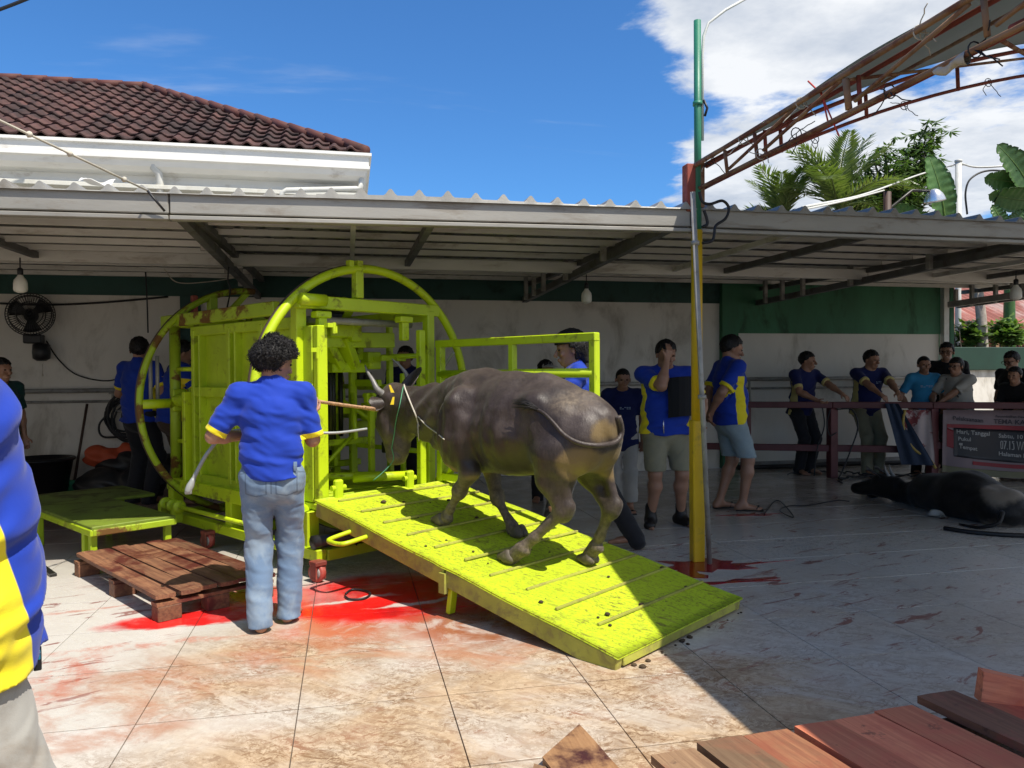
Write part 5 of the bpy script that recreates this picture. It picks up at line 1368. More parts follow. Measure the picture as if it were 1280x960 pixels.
    # trousers or shorts
    if pants:
        T = Body(); o2 = .014 + baggy * .30
        T.ecap(P - u * .085, P + u * .085, (.152 * gd + o2, .110 * gd + o2), (.132 * gd + o2 * .6, .096 * gd + o2 * .6), xr, .05)
        cut = {'long': (1.0, .036, .066), 'shorts': (.98, .050, 0), 'skirt': (1.0, .06, .09), 'wide': (1.0, .050, .066)}[leg]
        for i in (0, 1):
            T.cap(hipj[i], kn[i], .088 * gd ** .7 + o2, .058 * gd ** .5 + o2 + (.012 if leg == 'shorts' else .0), .030)
            if leg != 'shorts': T.cap(kn[i], ank[i] - np.array([0, .022, .06]), .060 * gd ** .4 + o2 + .006, cut[2] + .004, .03)
        f, lo, hh, ax_ = T.field(vx * .9); pts = grid_pts(ax_); D = pts - P; zz_ = D @ u
        kz = np.clip(1 - np.abs(pts[..., 2] - .48) / .22, 0, 1) + np.clip(1 - pts[..., 2] / .25, 0, 1) * 1.1 + np.clip(1 - np.abs(pts[..., 2] - .80) / .15, 0, 1) * .7
        f = f + (.0020 + .0042 * kz) * fold(pts, (22, 18, 26), seed + 4) + .0022 * fold(pts, (46, 40, 60), seed)
        f = np.maximum(f, zz_ - .075)
        zc = hemz + min(feetz) if leg != 'shorts' else (kn[0][2] + kn[1][2]) / 2 + .035
        if leg == 'skirt': zc = .13
        f = np.maximum(f, zc - pts[..., 2])
        V, Q = surface(f.astype(np.float32), lo, hh)
        ln = np.zeros(len(V))
        if pants == 'jeans':       # seams: centre back, yoke, outseams
            D = V - P; X, Y_, Zl = D[:, 0], D[:, 1], V[:, 2]
            bk = Y_ < -.02
            dd = np.where(bk & (Zl > .80), np.abs(X), 1); dd = np.minimum(dd, np.where(bk & (Zl > .9), np.abs(Zl - (.955 - .22 * np.abs(X))), 1)); dd = np.minimum(dd, np.where(Zl > .97, np.abs(Zl - .972), 1))
            for q in (-1, 1):
                px_, pz = X - q * .085, Zl - .865
                box = np.maximum(np.abs(px_) - .058, np.abs(pz) - .062 - .015 * (1 - np.abs(px_) / .058) * (pz < 0)); dd = np.minimum(dd, np.where(bk, np.abs(box), 1))
            ln = np.clip(1.5 - dd / .0042, 0, 1)
        po = mesh_obj('trousers' if leg != 'shorts' else 'shorts', W(V), Q, M[pants], root, True, {'panel': np.full(len(V), -1.), 'line': ln})
    # footwear
    if shoes:
        for i in (0, 1):
            q = -1 if i == 0 else 1; ax = np.array([q * math.sin(.22 + toes), math.cos(.22 + toes), 0]); a_ = ank[i]; fz = feetz[i]
            heel = np.array([a_[0], a_[1], fz + .042]) - ax * .048; ball = np.array([a_[0], a_[1], fz + .034]) + ax * .13; K = Body()
            if shoes == 'boots':
                K.cap(ank[i] + (0, 0, .09), ank[i] - (0, 0, .01), .050, .050, .03); K.cap(ank[i] - (0, 0, .02), heel, .05, .046, .03); K.ecap(heel, ball + ax * .02, (.046, .05), (.052, .038), (1, 0, 0), .03)
            else:
                K.ecap(heel - ax * .01 - (0, 0, .033), ball + ax * .055 - (0, 0, .025), (.040, .010), (.052, .010), (1, 0, 0), .01); K.cap(ball + np.array([.045, -.02, -.005]), ball + ax * .02 + (0, 0, .014), .008, .008, .01); K.cap(ball + np.array([-.045, -.02, -.005]), ball + ax * .02 + (0, 0, .014), .008, .008, .01)
            f, lo, hh, ax_ = K.field(.008); pts = grid_pts(ax_); f = np.maximum(f, -(pts[..., 2] - fz) + .002); V, Q = surface(f, lo, hh)
            mesh_obj('boot' if shoes == 'boots' else 'sandal', W(V), Q, M['leather'], root, True)
    if extras: extras(dict(W=W, P=P, u=u, xr=xr, fw=fw, Lc=Lc, el=el, wr=wr, hands=hands, root=root, S=S, nb=nb, sh=sh, ank=ank, kn=kn))
    return root, dict(W=W, hands=[W(q) for q in hands], P=P, wr=[W(q) for q in wr])

# ------------------------------------------------------------------ the buffalo on the ramp, modelled in the cage frame (b, s, z)
def hide_mat(name, col, lite, ochre, dustc):
    m, g, b = base_mat(name); p = g.pos()
    def at(n): a = g.n('ShaderNodeAttribute'); a.attribute_name = n; return a.outputs['Fac']
    hairs = g.noise(g.scaled(g.rotz(p, -0.9), (3, 3, .8)), 26, 6, .65, .3)
    c = g.ramp(g.noise(p, 3.2, 6, .62, .3), [(0.32, tuple(k * .5 for k in col)), (0.5, col), (0.70, tuple(k * 1.15 for k in lite))])
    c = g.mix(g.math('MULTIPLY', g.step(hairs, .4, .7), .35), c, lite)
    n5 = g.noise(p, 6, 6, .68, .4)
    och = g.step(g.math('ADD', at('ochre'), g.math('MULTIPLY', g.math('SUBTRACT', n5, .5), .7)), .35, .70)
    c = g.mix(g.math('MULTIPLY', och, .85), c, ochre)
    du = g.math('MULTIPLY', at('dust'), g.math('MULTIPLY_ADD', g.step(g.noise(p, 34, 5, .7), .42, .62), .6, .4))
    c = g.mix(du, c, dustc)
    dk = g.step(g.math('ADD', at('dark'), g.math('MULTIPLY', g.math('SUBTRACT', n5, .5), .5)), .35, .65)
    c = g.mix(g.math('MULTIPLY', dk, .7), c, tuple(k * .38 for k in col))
    g.plug(b.inputs['Base Color'], c)
    g.plug(b.inputs['Roughness'], g.math('ADD', g.math('MULTIPLY', g.noise(p, 5, 5), .26), g.math('MULTIPLY_ADD', du, .25, .30)))
    b.inputs['Specular IOR Level'].default_value = .42; b.inputs['Sheen Weight'].default_value = .08
    fine = g.noise(g.scaled(g.rotz(p, -0.9), (1, 1, .4)), 150, 4, .7); bump(g, b, g.math('ADD', g.math('ADD', hairs, g.math('MULTIPLY', g.noise(p, 60, 6, .72), .8)), g.math('MULTIPLY', fine, .5)), .5, .005); return m
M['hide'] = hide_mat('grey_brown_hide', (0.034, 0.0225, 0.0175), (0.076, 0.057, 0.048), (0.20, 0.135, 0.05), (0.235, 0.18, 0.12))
M['horn'] = pmat('grey_horn', (0.20, 0.19, 0.18), .38, var=.3, vs=9, dirt=(.42, .38, .33), damt=.5, ds=6)
M['hoof'] = pmat('dusty_hoof', (0.10, 0.08, 0.055), .65, var=.25, dirt=(.3, .24, .14), damt=.6, ds=14)
M['eartag'] = pmat('yellow_ear_tag', (0.85, 0.62, 0.02), .4, var=.05, ba=0)

def buffalo():
    root = empty('buffalo', cw(0, -1.3, rz(-1.3)), 'grey-brown horned buffalo walking up the lime green ramp into the cage', 'buffalo')
    X1 = (1, 0, 0); B = Body()
    B.ecap((0, -1.00, 1.115), (0, -1.38, 1.115), (.215, .315), (.262, .300), X1, .12)
    B.ecap((0, -1.38, 1.115), (0, -1.70, 1.110), (.262, .300), (.240, .255), X1, .12)
    B.ecap((0, -1.70, 1.110), (0, -1.84, 1.09), (.240, .255), (.205, .225), X1, .12)
    B.ell((0, -1.92, 1.06), (.19, .17, .21), None, .10)
    B.cap((0, -.78, 1.345), (0, -1.10, 1.385), .06, .055, .12); B.cap((0, -1.10, 1.385), (0, -1.60, 1.350), .055, .06, .10); B.cap((0, -1.60, 1.350), (0, -2.0, 1.19), .07, .055, .10)
    B.ell((0, -1.05, 1.30), (.12, .22, .13), None, .1)
    for q in (-1, 1):
        B.ell((q * .20, -1.02, 1.08), (.10, .17, .29), ((1, 0, 0), (0, 1, .15), (0, -.15, 1)), .06)
        B.ell((q * .20, -1.68, 1.27), (.055, .08, .06), None, .07)
        B.ell((q * .145, -1.84, 1.02), (.105, .165, .25), ((1, 0, 0), (0, 1, -.2), (0, .2, 1)), .07)
        B.ell((q * .11, -2.0, 1.03), (.085, .09, .16), None, .07)
        B.cap((q * .15, -.96, .92), (q * .24, -1.04, 1.25), .07, .06, .06)
    B.ecap((0, -.95, 1.17), (0, -.26, 1.175), (.16, .265), (.092, .155), X1, .08)
    B.ell((0, -.82, .96), (.145, .16, .16), None, .09)
    B.cap((0, -.82, .86), (0, -.42, 1.00), .055, .03, .06)
    B.cap((0, -1.0, .885), (0, -1.50, .925), .09, .08, .12); B.ell((0, -1.70, .96), (.07, .12, .06), None, .08)
    B.cap((0, -1.94, 1.215), (0, -2.06, 1.175), .085, .065, .08); B.ell((0, -2.01, 1.10), (.15, .11, .13), None, .08)
    for q in (-1, 1): B.ell((q * .335, -1.58, 1.18), (.06, .11, .09), None, .10, True); B.ell((q * .30, -1.22, 1.30), (.05, .10, .12), None, .08, True); B.ell((q * .20, -.78, 1.22), (.05, .06, .18), None, .06, True)
    # fore legs
    def leg(pts, rad, k=.03):
        for i in range(len(pts) - 1): B.cap(pts[i], pts[i + 1], rad[i], rad[i + 1], (.10 if i == 0 and rad[0] > .1 else .05 if i == 1 else k))
    leg([(-.19, -1.06, 1.0), (-.185, -1.11, .80), (-.18, -1.00, .655), (-.18, -.915, .53), (-.18, -.875, .475)], [.10, .060, .038, .026, .036])
    B.ell((-.18, -1.01, .66), (.044, .046, .06), None, .03)
    leg([(-.18, -.875, .475), (-.18, -.835, .425)], [.042, .045], .02)
    leg([(.17, -.98, 1.0), (.155, -.98, .78), (.14, -1.045, .575), (.14, -1.155, .44), (.14, -1.19, .395)], [.10, .060, .039, .026, .036])
    B.ell((.14, -1.05, .585), (.044, .046, .06), None, .03)
    leg([(.14, -1.19, .395), (.14, -1.225, .345)], [.042, .045], .02)
    # hind legs: stifle, hock, cannon, fetlock
    leg([(-.19, -1.82, .95), (-.19, -1.785, .80), (-.155, -1.87, .625), (-.21, -1.70, .455), (-.24, -1.615, .375)], [.115, .066, .043, .031, .039])
    B.cap((-.175, -1.90, .88), (-.155, -1.912, .65), .045, .025, .05); B.ell((-.155, -1.88, .615), (.05, .06, .065), None, .03); B.cap((-.155, -1.92, .655), (-.155, -1.90, .63), .034, .034, .03)
    leg([(-.24, -1.615, .375), (-.25, -1.535, .31)], [.045, .047], .02)
    leg([(.19, -1.83, .95), (.20, -1.80, .80), (.20, -1.965, .60), (.20, -1.885, .42), (.20, -1.845, .345)], [.11, .064, .042, .030, .038])
    B.cap((.17, -1.94, .88), (.20, -2.005, .64), .045, .025, .05); B.ell((.20, -1.975, .595), (.05, .058, .065), None, .03); B.cap((.2, -2.015, .63), (.2, -1.99, .60), .034, .034, .03)
    leg([(.20, -1.845, .345), (.20, -1.80, .285)], [.044, .046], .02)
    for c, a in (((-.24, -1.655, .36), 0), ((.20, -1.885, .335), 0), ((-.18, -.90, .455), 0), ((.14, -1.165, .37), 0)): B.ell(c, (.03, .02, .022), None, .02)
    # head: hanging, turned a little to the near side
    yw = .28; hr = np.array([math.cos(yw), math.sin(yw), 0]); ff = np.array([-math.sin(yw), math.cos(yw), -.10]); ff = _n(ff); dn = np.cross(ff, hr); dn = dn if dn[2] < 0 else -dn
    H0 = np.array([-.02, -.10, 1.275])
    Hc = lambda x, y, z: H0 + hr * x + ff * y + dn * z
    B.ecap(Hc(0, -.02, .0), Hc(0, .025, .20), (.108, .100), (.112, .115), hr, .05)
    B.ecap(Hc(0, .025, .20), Hc(0, .012, .43), (.108, .115), (.072, .080), hr, .05)
    B.ell(Hc(0, .012, .47), (.080, .074, .055), (hr, ff, dn), .03)
    B.ell(Hc(0, -.115, .20), (.085, .085, .15), (hr, ff, dn), .05); B.ell(Hc(0, -.06, .37), (.055, .055, .09), (hr, ff, dn), .04)
    B.ecap((0, -.40, 1.17), Hc(0, -.06, .06), (.10, .15), (.10, .12), X1, .08)
    for q in (-1, 1):
        B.cap(Hc(q * .085, .055, .13), Hc(q * .09, .02, .19), .030, .026, .03); B.ell(Hc(q * .095, .045, .165), (.018, .02, .016), None, .012, True)
        B.ell(Hc(q * .078, .02, .26), (.03, .05, .07), (hr, ff, dn), .04); B.ell(Hc(q * .040, .066, .48), (.018, .022, .018), None, .012, True)
        B.ell(Hc(q * .085, 0, .01), (.035, .04, .035), None, .03)
    f, lo, h, ax_ = B.field(.0085); pts = grid_pts(ax_); b, s, z = pts[..., 0], pts[..., 1], pts[..., 2]
    rib = np.exp(-((s + 1.30) / .26) ** 2) * np.exp(-((z - 1.08) / .22) ** 2); shd = np.exp(-((s + .90) / .13) ** 2) * np.exp(-((z - 1.05) / .28) ** 2); nk = np.exp(-((s + .55) / .2) ** 2)
    f = f + (.0060 * rib * np.sin(s * 58 + z * 6) + .0105 * shd * np.sin(s * 62 + 4 * np.sin(z * 7)) + .009 * nk * np.sin(s * 30 + z * 38) + .0030 * fold(pts, (24, 24, 24), 1.3)).astype(np.float32)
    V, Q = surface(f.astype(np.float32), lo, h)
    b, s, z = V.T
    up = rz(s); hgt = z - up
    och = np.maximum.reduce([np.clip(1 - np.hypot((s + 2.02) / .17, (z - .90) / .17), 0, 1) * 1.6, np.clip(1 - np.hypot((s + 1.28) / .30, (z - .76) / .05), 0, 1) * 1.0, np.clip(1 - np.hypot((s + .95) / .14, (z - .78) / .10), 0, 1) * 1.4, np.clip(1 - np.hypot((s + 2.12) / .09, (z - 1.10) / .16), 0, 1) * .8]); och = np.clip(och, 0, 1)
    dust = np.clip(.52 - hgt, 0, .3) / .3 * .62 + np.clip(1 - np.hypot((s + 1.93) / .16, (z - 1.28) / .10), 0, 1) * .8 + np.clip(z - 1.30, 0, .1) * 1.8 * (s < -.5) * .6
    dark = np.clip(1 - np.hypot((s + 1.45) / .55, (z - .93) / .17), 0, 1) * 1.5 + (s > -.42) * np.clip((1.20 - z) / .3, 0, 1) * .25 + np.clip(1 - np.hypot((s + 1.1) / .3, (z - .88) / .12), 0, 1)  # underside shade painted into the hide along the lower flank; face slightly darker
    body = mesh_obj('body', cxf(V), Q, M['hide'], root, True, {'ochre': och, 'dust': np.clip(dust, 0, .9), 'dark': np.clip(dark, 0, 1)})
    bvh = BVHTree.FromPolygons([Vector(v) for v in cxf(V)], [tuple(int(i) for i in q) for q in Q])
    # horns
    for q, base, mid, tip in ((-1, Hc(-.075, .0, .0), (-.165, -.045, 1.40), (-.150, .065, 1.515)), (1, Hc(.075, .0, .0), (.175, -.035, 1.435), (.100, .055, 1.565))):
        P_ = smooth_path([base, (np.array(base) * .45 + np.array(mid) * .55) + (q * .02, -.01, -.015), mid, np.array(mid) * .45 + np.array(tip) * .55 + (q * .012, .0, .005), tip], 5)
        CM().tube(P_, np.linspace(.030, .004, len(P_)), 12).build('horn', M['horn'], root, True)
    # ears: cupped leaves
    def ear(base, tip, nrm, wd):
        base, tip, nrm = np.array(base), np.array(tip), _n(nrm); L = tip - base; sd = _n(np.cross(L, nrm))
        return CM().grid(lambda u, v: base + L * u + sd * (v - .5) * wd * (math.sin(math.pi * min(1, u * .93 + .07)) ** .7) + nrm * (.045 * (2 * v - 1) ** 2 * math.sin(math.pi * min(1, u + .1)) - .01), 12, 9, .008).build('ear', M['hide'], root, True)
    ear(Hc(.095, -.04, .015), (.205, -.165, 1.50), (-.75, .1, -.1), .15)
    en = ear(Hc(-.095, -.02, .035), (-.245, -.085, 1.235), (-.2, .8, -.4), .12)
    for (px, py), t in (((489, 486), .5), ((491, 501), -.3)):
        c = PL(px, py, CB, cw(-.215, 0, 0)); rt = _n(np.cross(ray(px, py), (0, 0, 1)))
        MB().grid(lambda u, v: c + rt * ((v - .5) * .026 * (.5 + .5 * u) + t * .04 * (u - .5)) + np.array([0, 0, .028 - .056 * u]), 4, 4, .004).build('ear_tag', M['eartag'], root)
    for q in (-1, 1):
        e = Hc(q * .098, .040, .165); mb = CM()
        mb.lathe([(.001, -.016), (.012, -.011), (.016, 0), (.012, .011), (.001, .016)], e, 10, (0, 0, 1)).build('eye', M['eye'], root, True)
    # hooves: two claws each
    for (hb_, hs, hz, dr) in ((-.18, -.815, .405, (0, .95, .18)), (.14, -1.232, .327, (0, .9, .18)), (-.255, -1.515, .285, (-.12, .95, .12)), (.20, -1.785, .262, (0, .95, .16))):
        d = _n(dr)
        for q in (-1, 1):
            K = Body(); a = np.array([hb_ + q * .024, hs - .025, rz(hs - .025) + .052]); t = np.array([hb_ + q * .022, hs + .05, rz(hs + .05) + .022])
            K.ecap(a, t, (.028, .040), (.020, .022), (1, 0, 0), .02); K.cap(a + (0, -.02, -.02), a + (0, .02, -.025), .026, .028, .02)
            ff_, l_, h_, x_ = K.field(.006); pp = grid_pts(x_); ff_ = np.maximum(ff_, (rz(pp[..., 1]) + .002 - pp[..., 2]).astype(np.float32)); v_, q_ = surface(ff_, l_, h_)
            mesh_obj('hoof', cxf(v_), q_, M['hoof'], root, True)
    # tail swept along the near flank, halter cords: laid on the hide where the photograph shows them
    def on_hide(pxs, off, n=6):
        P_ = []
        for px, py in smooth_path([(x, y) for x, y in pxs], n):
            r = ray(px, py); hit = bvh.ray_cast(Vector(EYE), Vector(r).normalized())
            if hit[0] is None:
                near = min((PL(px, py, CB, cw(bb, 0, 0)) for bb in (-.05,)), key=lambda q_: 0); hit = bvh.find_nearest(Vector(near)); 
            P_.append(np.array(hit[0]) + np.array(hit[1] if hit[1].dot(Vector(r)) < 0 else -hit[1]) * off)
        P_ = np.array(P_)
        for _ in range(3): P_[1:-1] = (P_[:-2] + 2 * P_[1:-1] + P_[2:]) / 4
        return P_
    tl = on_hide([(770, 521), (773, 530), (774, 541), (770, 550), (757, 555), (738, 556), (718, 551), (704, 542), (694, 530), (682, 518), (668, 510)], .012)
    MB().tube(tl, np.linspace(.021, .008, len(tl)), 12).build('tail', M['hide'], root, True)
    rr = random.Random(2); e = tl[-1]; d = _n(tl[-1] - tl[-4]); mb = MB()
    for k in range(34):
        w = np.array([rr.uniform(-1, 1), rr.uniform(-1, 1), rr.uniform(-1, 1)]) * .012; q = e - d * .03 + w * .5; L_ = rr.uniform(.08, .19)
        mb.tube([q, q + d * L_ * .5 + w, q + d * L_ + w * 2.2 - (0, 0, .02)], [.0035, .003, .001], 4)
    mb.build('tail_tuft', M['hair'], root, True)
    wr_ = on_hide([(505, 482), (510, 494), (516, 508), (521, 520), (525, 533)], .008); MB().tube(wr_, .006, 8).build('neck_rope', M['rope'], root, True)
    wr2 = on_hide([(523, 520), (532, 530), (545, 540), (556, 549)], .006); MB().tube(wr2, .0042, 7).build('neck_rope', M['rope'], root, True)
    q = wr_[-3]; MB().tube([q, q + (0, 0, -.06), q + (.004, .0, -.13)], [.006, .005, .003], 7).build('rope_end', M['rope'], root, True)
    gc = on_hide([(505, 482), (503, 492), (501, 504), (497, 520), (493, 540), (490, 560)], .006); MB().tube(gc, .0036, 6).build('halter_cord', M['cordgreen'], root, True)
    gp_ = gc[-1]; MB().tube(smooth_path([gp_, gp_ + (.01, -.01, -.09), gp_ + (-.06, -.02, -.17), gp_ + (-.14, -.03, -.235)], 4), .0035, 6).build('halter_cord', M['cordgreen'], root, True)
    # flies' worth of splashed mud on hind legs is in the hide; last, return the rope anchor at the forehead
    return root, bvh, cw(*Hc(0, .10, .10))
BUF, BUF_BVH, FOREHEAD = buffalo()

# ------------------------------------------------------------------ black cattle lying on the floor in the shade
M['hide2'] = hide_mat('black_hide', (0.010, 0.009, 0.009), (0.024, 0.021, 0.02), (0.26, 0.21, 0.16), (0.06, 0.05, 0.045))
def lying():
    root = empty('cattle', (5.85, 6.7, 0), 'black cattle with a pale rump lying on its side on the tiles under the roof', 'cattle')
    B = Body(); Xv = (1, 0, 0); kz = .68
    def p(x, y, z): return (5.85 + (x - 5.85) * .86 + .06 + .20 * (y - 5.9), 6.6 + (y - 6.6) * .86 + .06, z * kz)
    B.ecap(p(5.72, 6.95, .24), p(5.85, 6.40, .27), (.26, .20), (.31, .245), Xv, .1)
    B.ecap(p(5.85, 6.40, .27), p(5.93, 5.95, .21), (.31, .245), (.25, .19), Xv, .1)
    B.ell(p(5.96, 5.86, .19), (.23, .19, .17), None, .06); B.ell(p(5.70, 6.98, .30), (.13, .16, .13), None, .06); B.ell(p(5.80, 5.98, .36), (.07, .10, .07), None, .06)
    B.ecap(p(5.66, 7.0, .20), p(5.50, 7.42, .15), (.15, .15), (.10, .11), Xv, .06)
    hd = p(5.50, 7.50, .16)
    B.ecap(p(5.46, 7.40, .22), p(5.34, 7.62, .24), (.10, .135), (.095, .13), Xv, .04); B.ecap(p(5.34, 7.62, .23), p(5.16, 7.86, .15), (.085, .11), (.06, .07), Xv, .03); B.ell(p(5.13, 7.9, .14), (.065, .05, .06), None, .02)
    B.ell(p(5.45, 7.56, .26), (.045, .05, .035), None, .02); B.ell(p(5.33, 7.80, .045), (.05, .09, .035), None, .02)
    for a, b2, c, d in ((p(6.0, 7.0, .18), p(6.35, 6.95, .16), p(6.62, 7.0, .10), p(6.85, 6.98, .06)), (p(6.0, 6.85, .28), p(6.3, 6.7, .29), p(6.55, 6.75, .18), p(6.78, 6.7, .10)), (p(6.05, 5.9, .2), p(6.35, 5.98, .17), p(6.65, 5.62, .12), p(7.0, 5.58, .06)), (p(6.0, 5.85, .30), p(6.30, 6.12, .30), p(6.62, 5.86, .22), p(6.95, 5.84, .10))):
        B.cap(a, b2, .12, .070, .05); B.cap(b2, c, .060, .036, .03); B.cap(c, d, .033, .042, .02)
    f, lo, h, ax_ = B.field(.013); pts = grid_pts(ax_); f = np.maximum(f, -pts[..., 2] + .002) + .005 * fold(pts, (16, 12, 20), .4).astype(np.float32); V, Q = surface(f.astype(np.float32), lo, h)
    x, y, z = V.T; och = np.clip(1.6 - 1.6 * np.hypot((x - 5.98) / .30, (y - 6.04) / .22), 0, 1)
    mesh_obj('body', V, Q, M['hide2'], root, True, {'ochre': och, 'dust': np.clip((x - 6.75) * .6, 0, .4), 'dark': np.zeros(len(V))})
    for q in (0, 1):
        b0 = np.array(p(5.30 + .12 * q, 7.56, .40 + .02 * q)); MB().grid(lambda u, v: b0 + np.array([-.13 * u, .05 * u, .09 * u]) + np.array([0, .07 * (v - .5) * math.sin(math.pi * min(1, u + .1)), .04 * (v - .5)]), 6, 5, .01).build('ear', M['hide2'], root, True)
        h0 = np.array(p(5.40 + .07 * q, 7.48, .40)); MB().tube(smooth_path([h0, h0 + (-.03, .02, .07), h0 + (-.02, .05, .13)], 4), np.linspace(.02, .004, 9), 8).build('horn', M['horn'], root, True)
    P_ = smooth_path([p(5.78, 5.70, .22), p(5.66, 5.62, .10), p(5.5, 5.72, .03), p(5.42, 5.95, .02)], 5); MB().tube(P_, np.linspace(.025, .01, len(P_)), 9).build('tail', M['hide2'], root, True)
    MB().grid(lambda u, v: (5.60 + .07 * u + .02 * math.sin(7 * v), 6.40 + .18 * v, .02 + .06 * math.sin(math.pi * u) * math.sin(math.pi * (.15 + .7 * v))), 7, 9, .006).build('pale_patch', M['greytee'], root, True)
_hs = [n for n in M['hide2'].node_tree.nodes if n.type == 'BSDF_PRINCIPLED'][0]; _hs.inputs['Specular IOR Level'].default_value = .2
lying()

# ------------------------------------------------------------------ the people, one by one
def loc(pos, heading, h, Pw):
    S = h / 1.70; d = np.asarray(Pw) - np.asarray(pos); a = -(heading - math.pi / 2); return np.array([d[0] * math.cos(a) - d[1] * math.sin(a), d[0] * math.sin(a) + d[1] * math.cos(a), d[2]]) / S
HD = lambda deg: R(deg)
# man in jeans, back to us
p = G(338, 783); p[2] = 0; hh = top_at(p, 335, 424)
def jeans_extras(c):
    W, P, xr, u, fw = c['W'], c['P'], c['xr'], c['u'], c['fw']
    MB().box((0, 0, 0), (.001, .001, .001))
    for x, w_, m_ in ((.0, .011, 'jeanspale'), (-.10, .010, 'jeans'), (.135, .010, 'jeans')):
        q = P + xr * x - fw * (.124 * 1.03 - abs(x) * .22) + u * .022; o = MB()
        o.grid(lambda a, b: W(q + xr * (a - .5) * w_ * 2 + u * (b - .5) * .052 - fw * .006 * math.sin(math.pi * b)), 3, 5, .004); o.build('belt_loop', M[m_], c['root'])
    q = P + xr * .085 - fw * .118 + u * .03; MB().grid(lambda a, b: W(q + xr * (a - .5) * .085 + fw * (a * .028) + u * (b - .5) * .026), 4, 3, .003).build('leather_patch', M['label'], c['root'])
    q = P + xr * .036 - fw * .138 - u * .045; MB().grid(lambda a, b: W(q + xr * (a - .5) * .010 + u * (b - .5) * .022), 3, 3, .003).build('red_tab', pmat('red_tab', (.5, .05, .04), .8, ba=0), c['root'])
FG, fgi = person('man in a royal blue tee and washed jeans seen from behind, holding a grey rod', p, HD(92), hh, 1.0, ((-.055, -.06), (.105, .09)), hip=(.02, .0, 0), lean=.05, yaw=-.85, pitch=-.12,
                 hand=((-.13, .19, 1.12), (.235, .25, 1.24)), pole=((-.9, -.35, -.8), (.16, -.6, -1)), hdir=((.9, .5, .1), (.35, .8, .35)), curl=.95, shirt='polo', hem=.845, sleeve=.93, panel=False, pants='jeans', leg='wide', hair='fluffy', vox=.0068, fold_a=.0065, extras=jeans_extras, baggy=.004, hemz=.03)
hL, hR = fgi['hands']
rod = smooth_path([G(240, 606, .52) * .0 + PL(238, 607, (0, 1, 0), (0, p[1] + .12, 0)), PL(248, 586, (0, 1, 0), (0, p[1] + .14, 0)), PL(262, 563, (0, 1, 0), (0, p[1] + .16, 0)), PL(285, 541, (0, 1, 0), (0, p[1] + .20, 0)), hL, hL + (.16, .06, -.01), PL(380, 540, (0, 1, 0), (0, p[1] + .25, 0)), PL(420, 541, (0, 1, 0), (0, p[1] + .28, 0)), PL(459, 536, (0, 1, 0), (0, p[1] + .3, 0))], 6)
e = empty('prod_rod', rod[len(rod) // 2], 'long bent grey rod held across the body by the man in jeans', 'rod')
MB().tube(rod, np.linspace(.012, .008, len(rod)), 9).build('rod', M['rod'], e, True)
MB().lathe([(.012, -.05), (.02, -.03), (.022, 0), (.016, .03), (.013, .045)], rod[0], 12, rod[2] - rod[0]).box(rod[0] - (.01, 0, .035), (.035, .03, .025)).build('grip', M['rod'], e, True)
# twisted rope from the buffalo's forehead to his hand
a, b = np.array(FOREHEAD), hR + np.array([.0, .03, .02]); e = empty('twisted_rope', (a + b) / 2, 'twisted brown rope stretched from the buffalo to the hand of the man in jeans', 'rope')
n = 90; d = b - a; L_ = np.linalg.norm(d); d = d / L_; u1 = _n(np.cross(d, (0, 0, 1))); u2 = np.cross(d, u1)
for k in range(3):
    MB().tube([a + d * L_ * t / n + (.0062 + .004 * (t < 30)) * (math.cos(t * .95 + 2.094 * k) * u1 + math.sin(t * .95 + 2.094 * k) * u2)  for t in range(n + 1)], .0066, 6).build('strand', M['ropebrown'], e, True)

# man at the left edge
q = np.array([-.882, 1.87, 0])
def phone(c):
    r = ray(47, 823); s_ = EYE + r * (math.hypot(*q[:2]) / math.hypot(*r[:2])) * 1.0; rt = _n(np.cross(r, (0, 0, 1))); rm = np.array([rt, np.cross((0, 0, 1), rt), (0, 0, 1)]).T
    MB().box(s_, (.016, .05, .042), rm, ch=.002).build('pocket_phone', M['blackplastic'], c['root']); MB().box(s_ + np.array([0, 0, .008]) - _n(r) * .022, (.011, .012, .022), rm, ch=.002).build('phone_screen', pmat('teal_screen', (.02, .25, .4), .3, ba=0), c['root'])
person('man in a blue and yellow shirt cut off at the left edge of the view', q, HD(34), 1.80, 1.10, ((-.1, 0), (.1, 0)), lean=-.06, belly=.02, hand=((-.03, -.22, .95), (.05, -.21, .95)), pole=((-1, -.7, 0), (1, -.7, 0)), shirt='polo', pw=.012, hem=.735, baggy=.034, leg='wide', pants='greytrouser', vox=.009, fold_a=.009, extras=phone)

# youth pulling at the far side of the buffalo
p3 = np.array([1.81, 5.88, 0]); h3 = top_at(p3, 708, 421)
person('man with collar-length black hair in a blue tee, walking behind the buffalo', p3, HD(170), h3 * 1.05, .95, ((-.1, .30), (.1, -.42)), feetz=(0, .04), hip=(0, -.02, -.03), lean=.12, yaw=.05, pitch=-.10, hand=((-.16, .42, 1.05), (.18, .40, 1.02)), shirt='polo', panel=False, cuff=False, pants='darkjean', hair='mullet', vox=.0085)
pp = AtY(682, 600, 8.4); pp[2] = 0
person('person in a pale brimmed cap half hidden behind the swung-out gate', pp, HD(-100), top_at(pp, 682, 446) * .985, 1, shirt='black', cap='greytee', panel=False, cuff=False, vox=.012, yaw=.5)
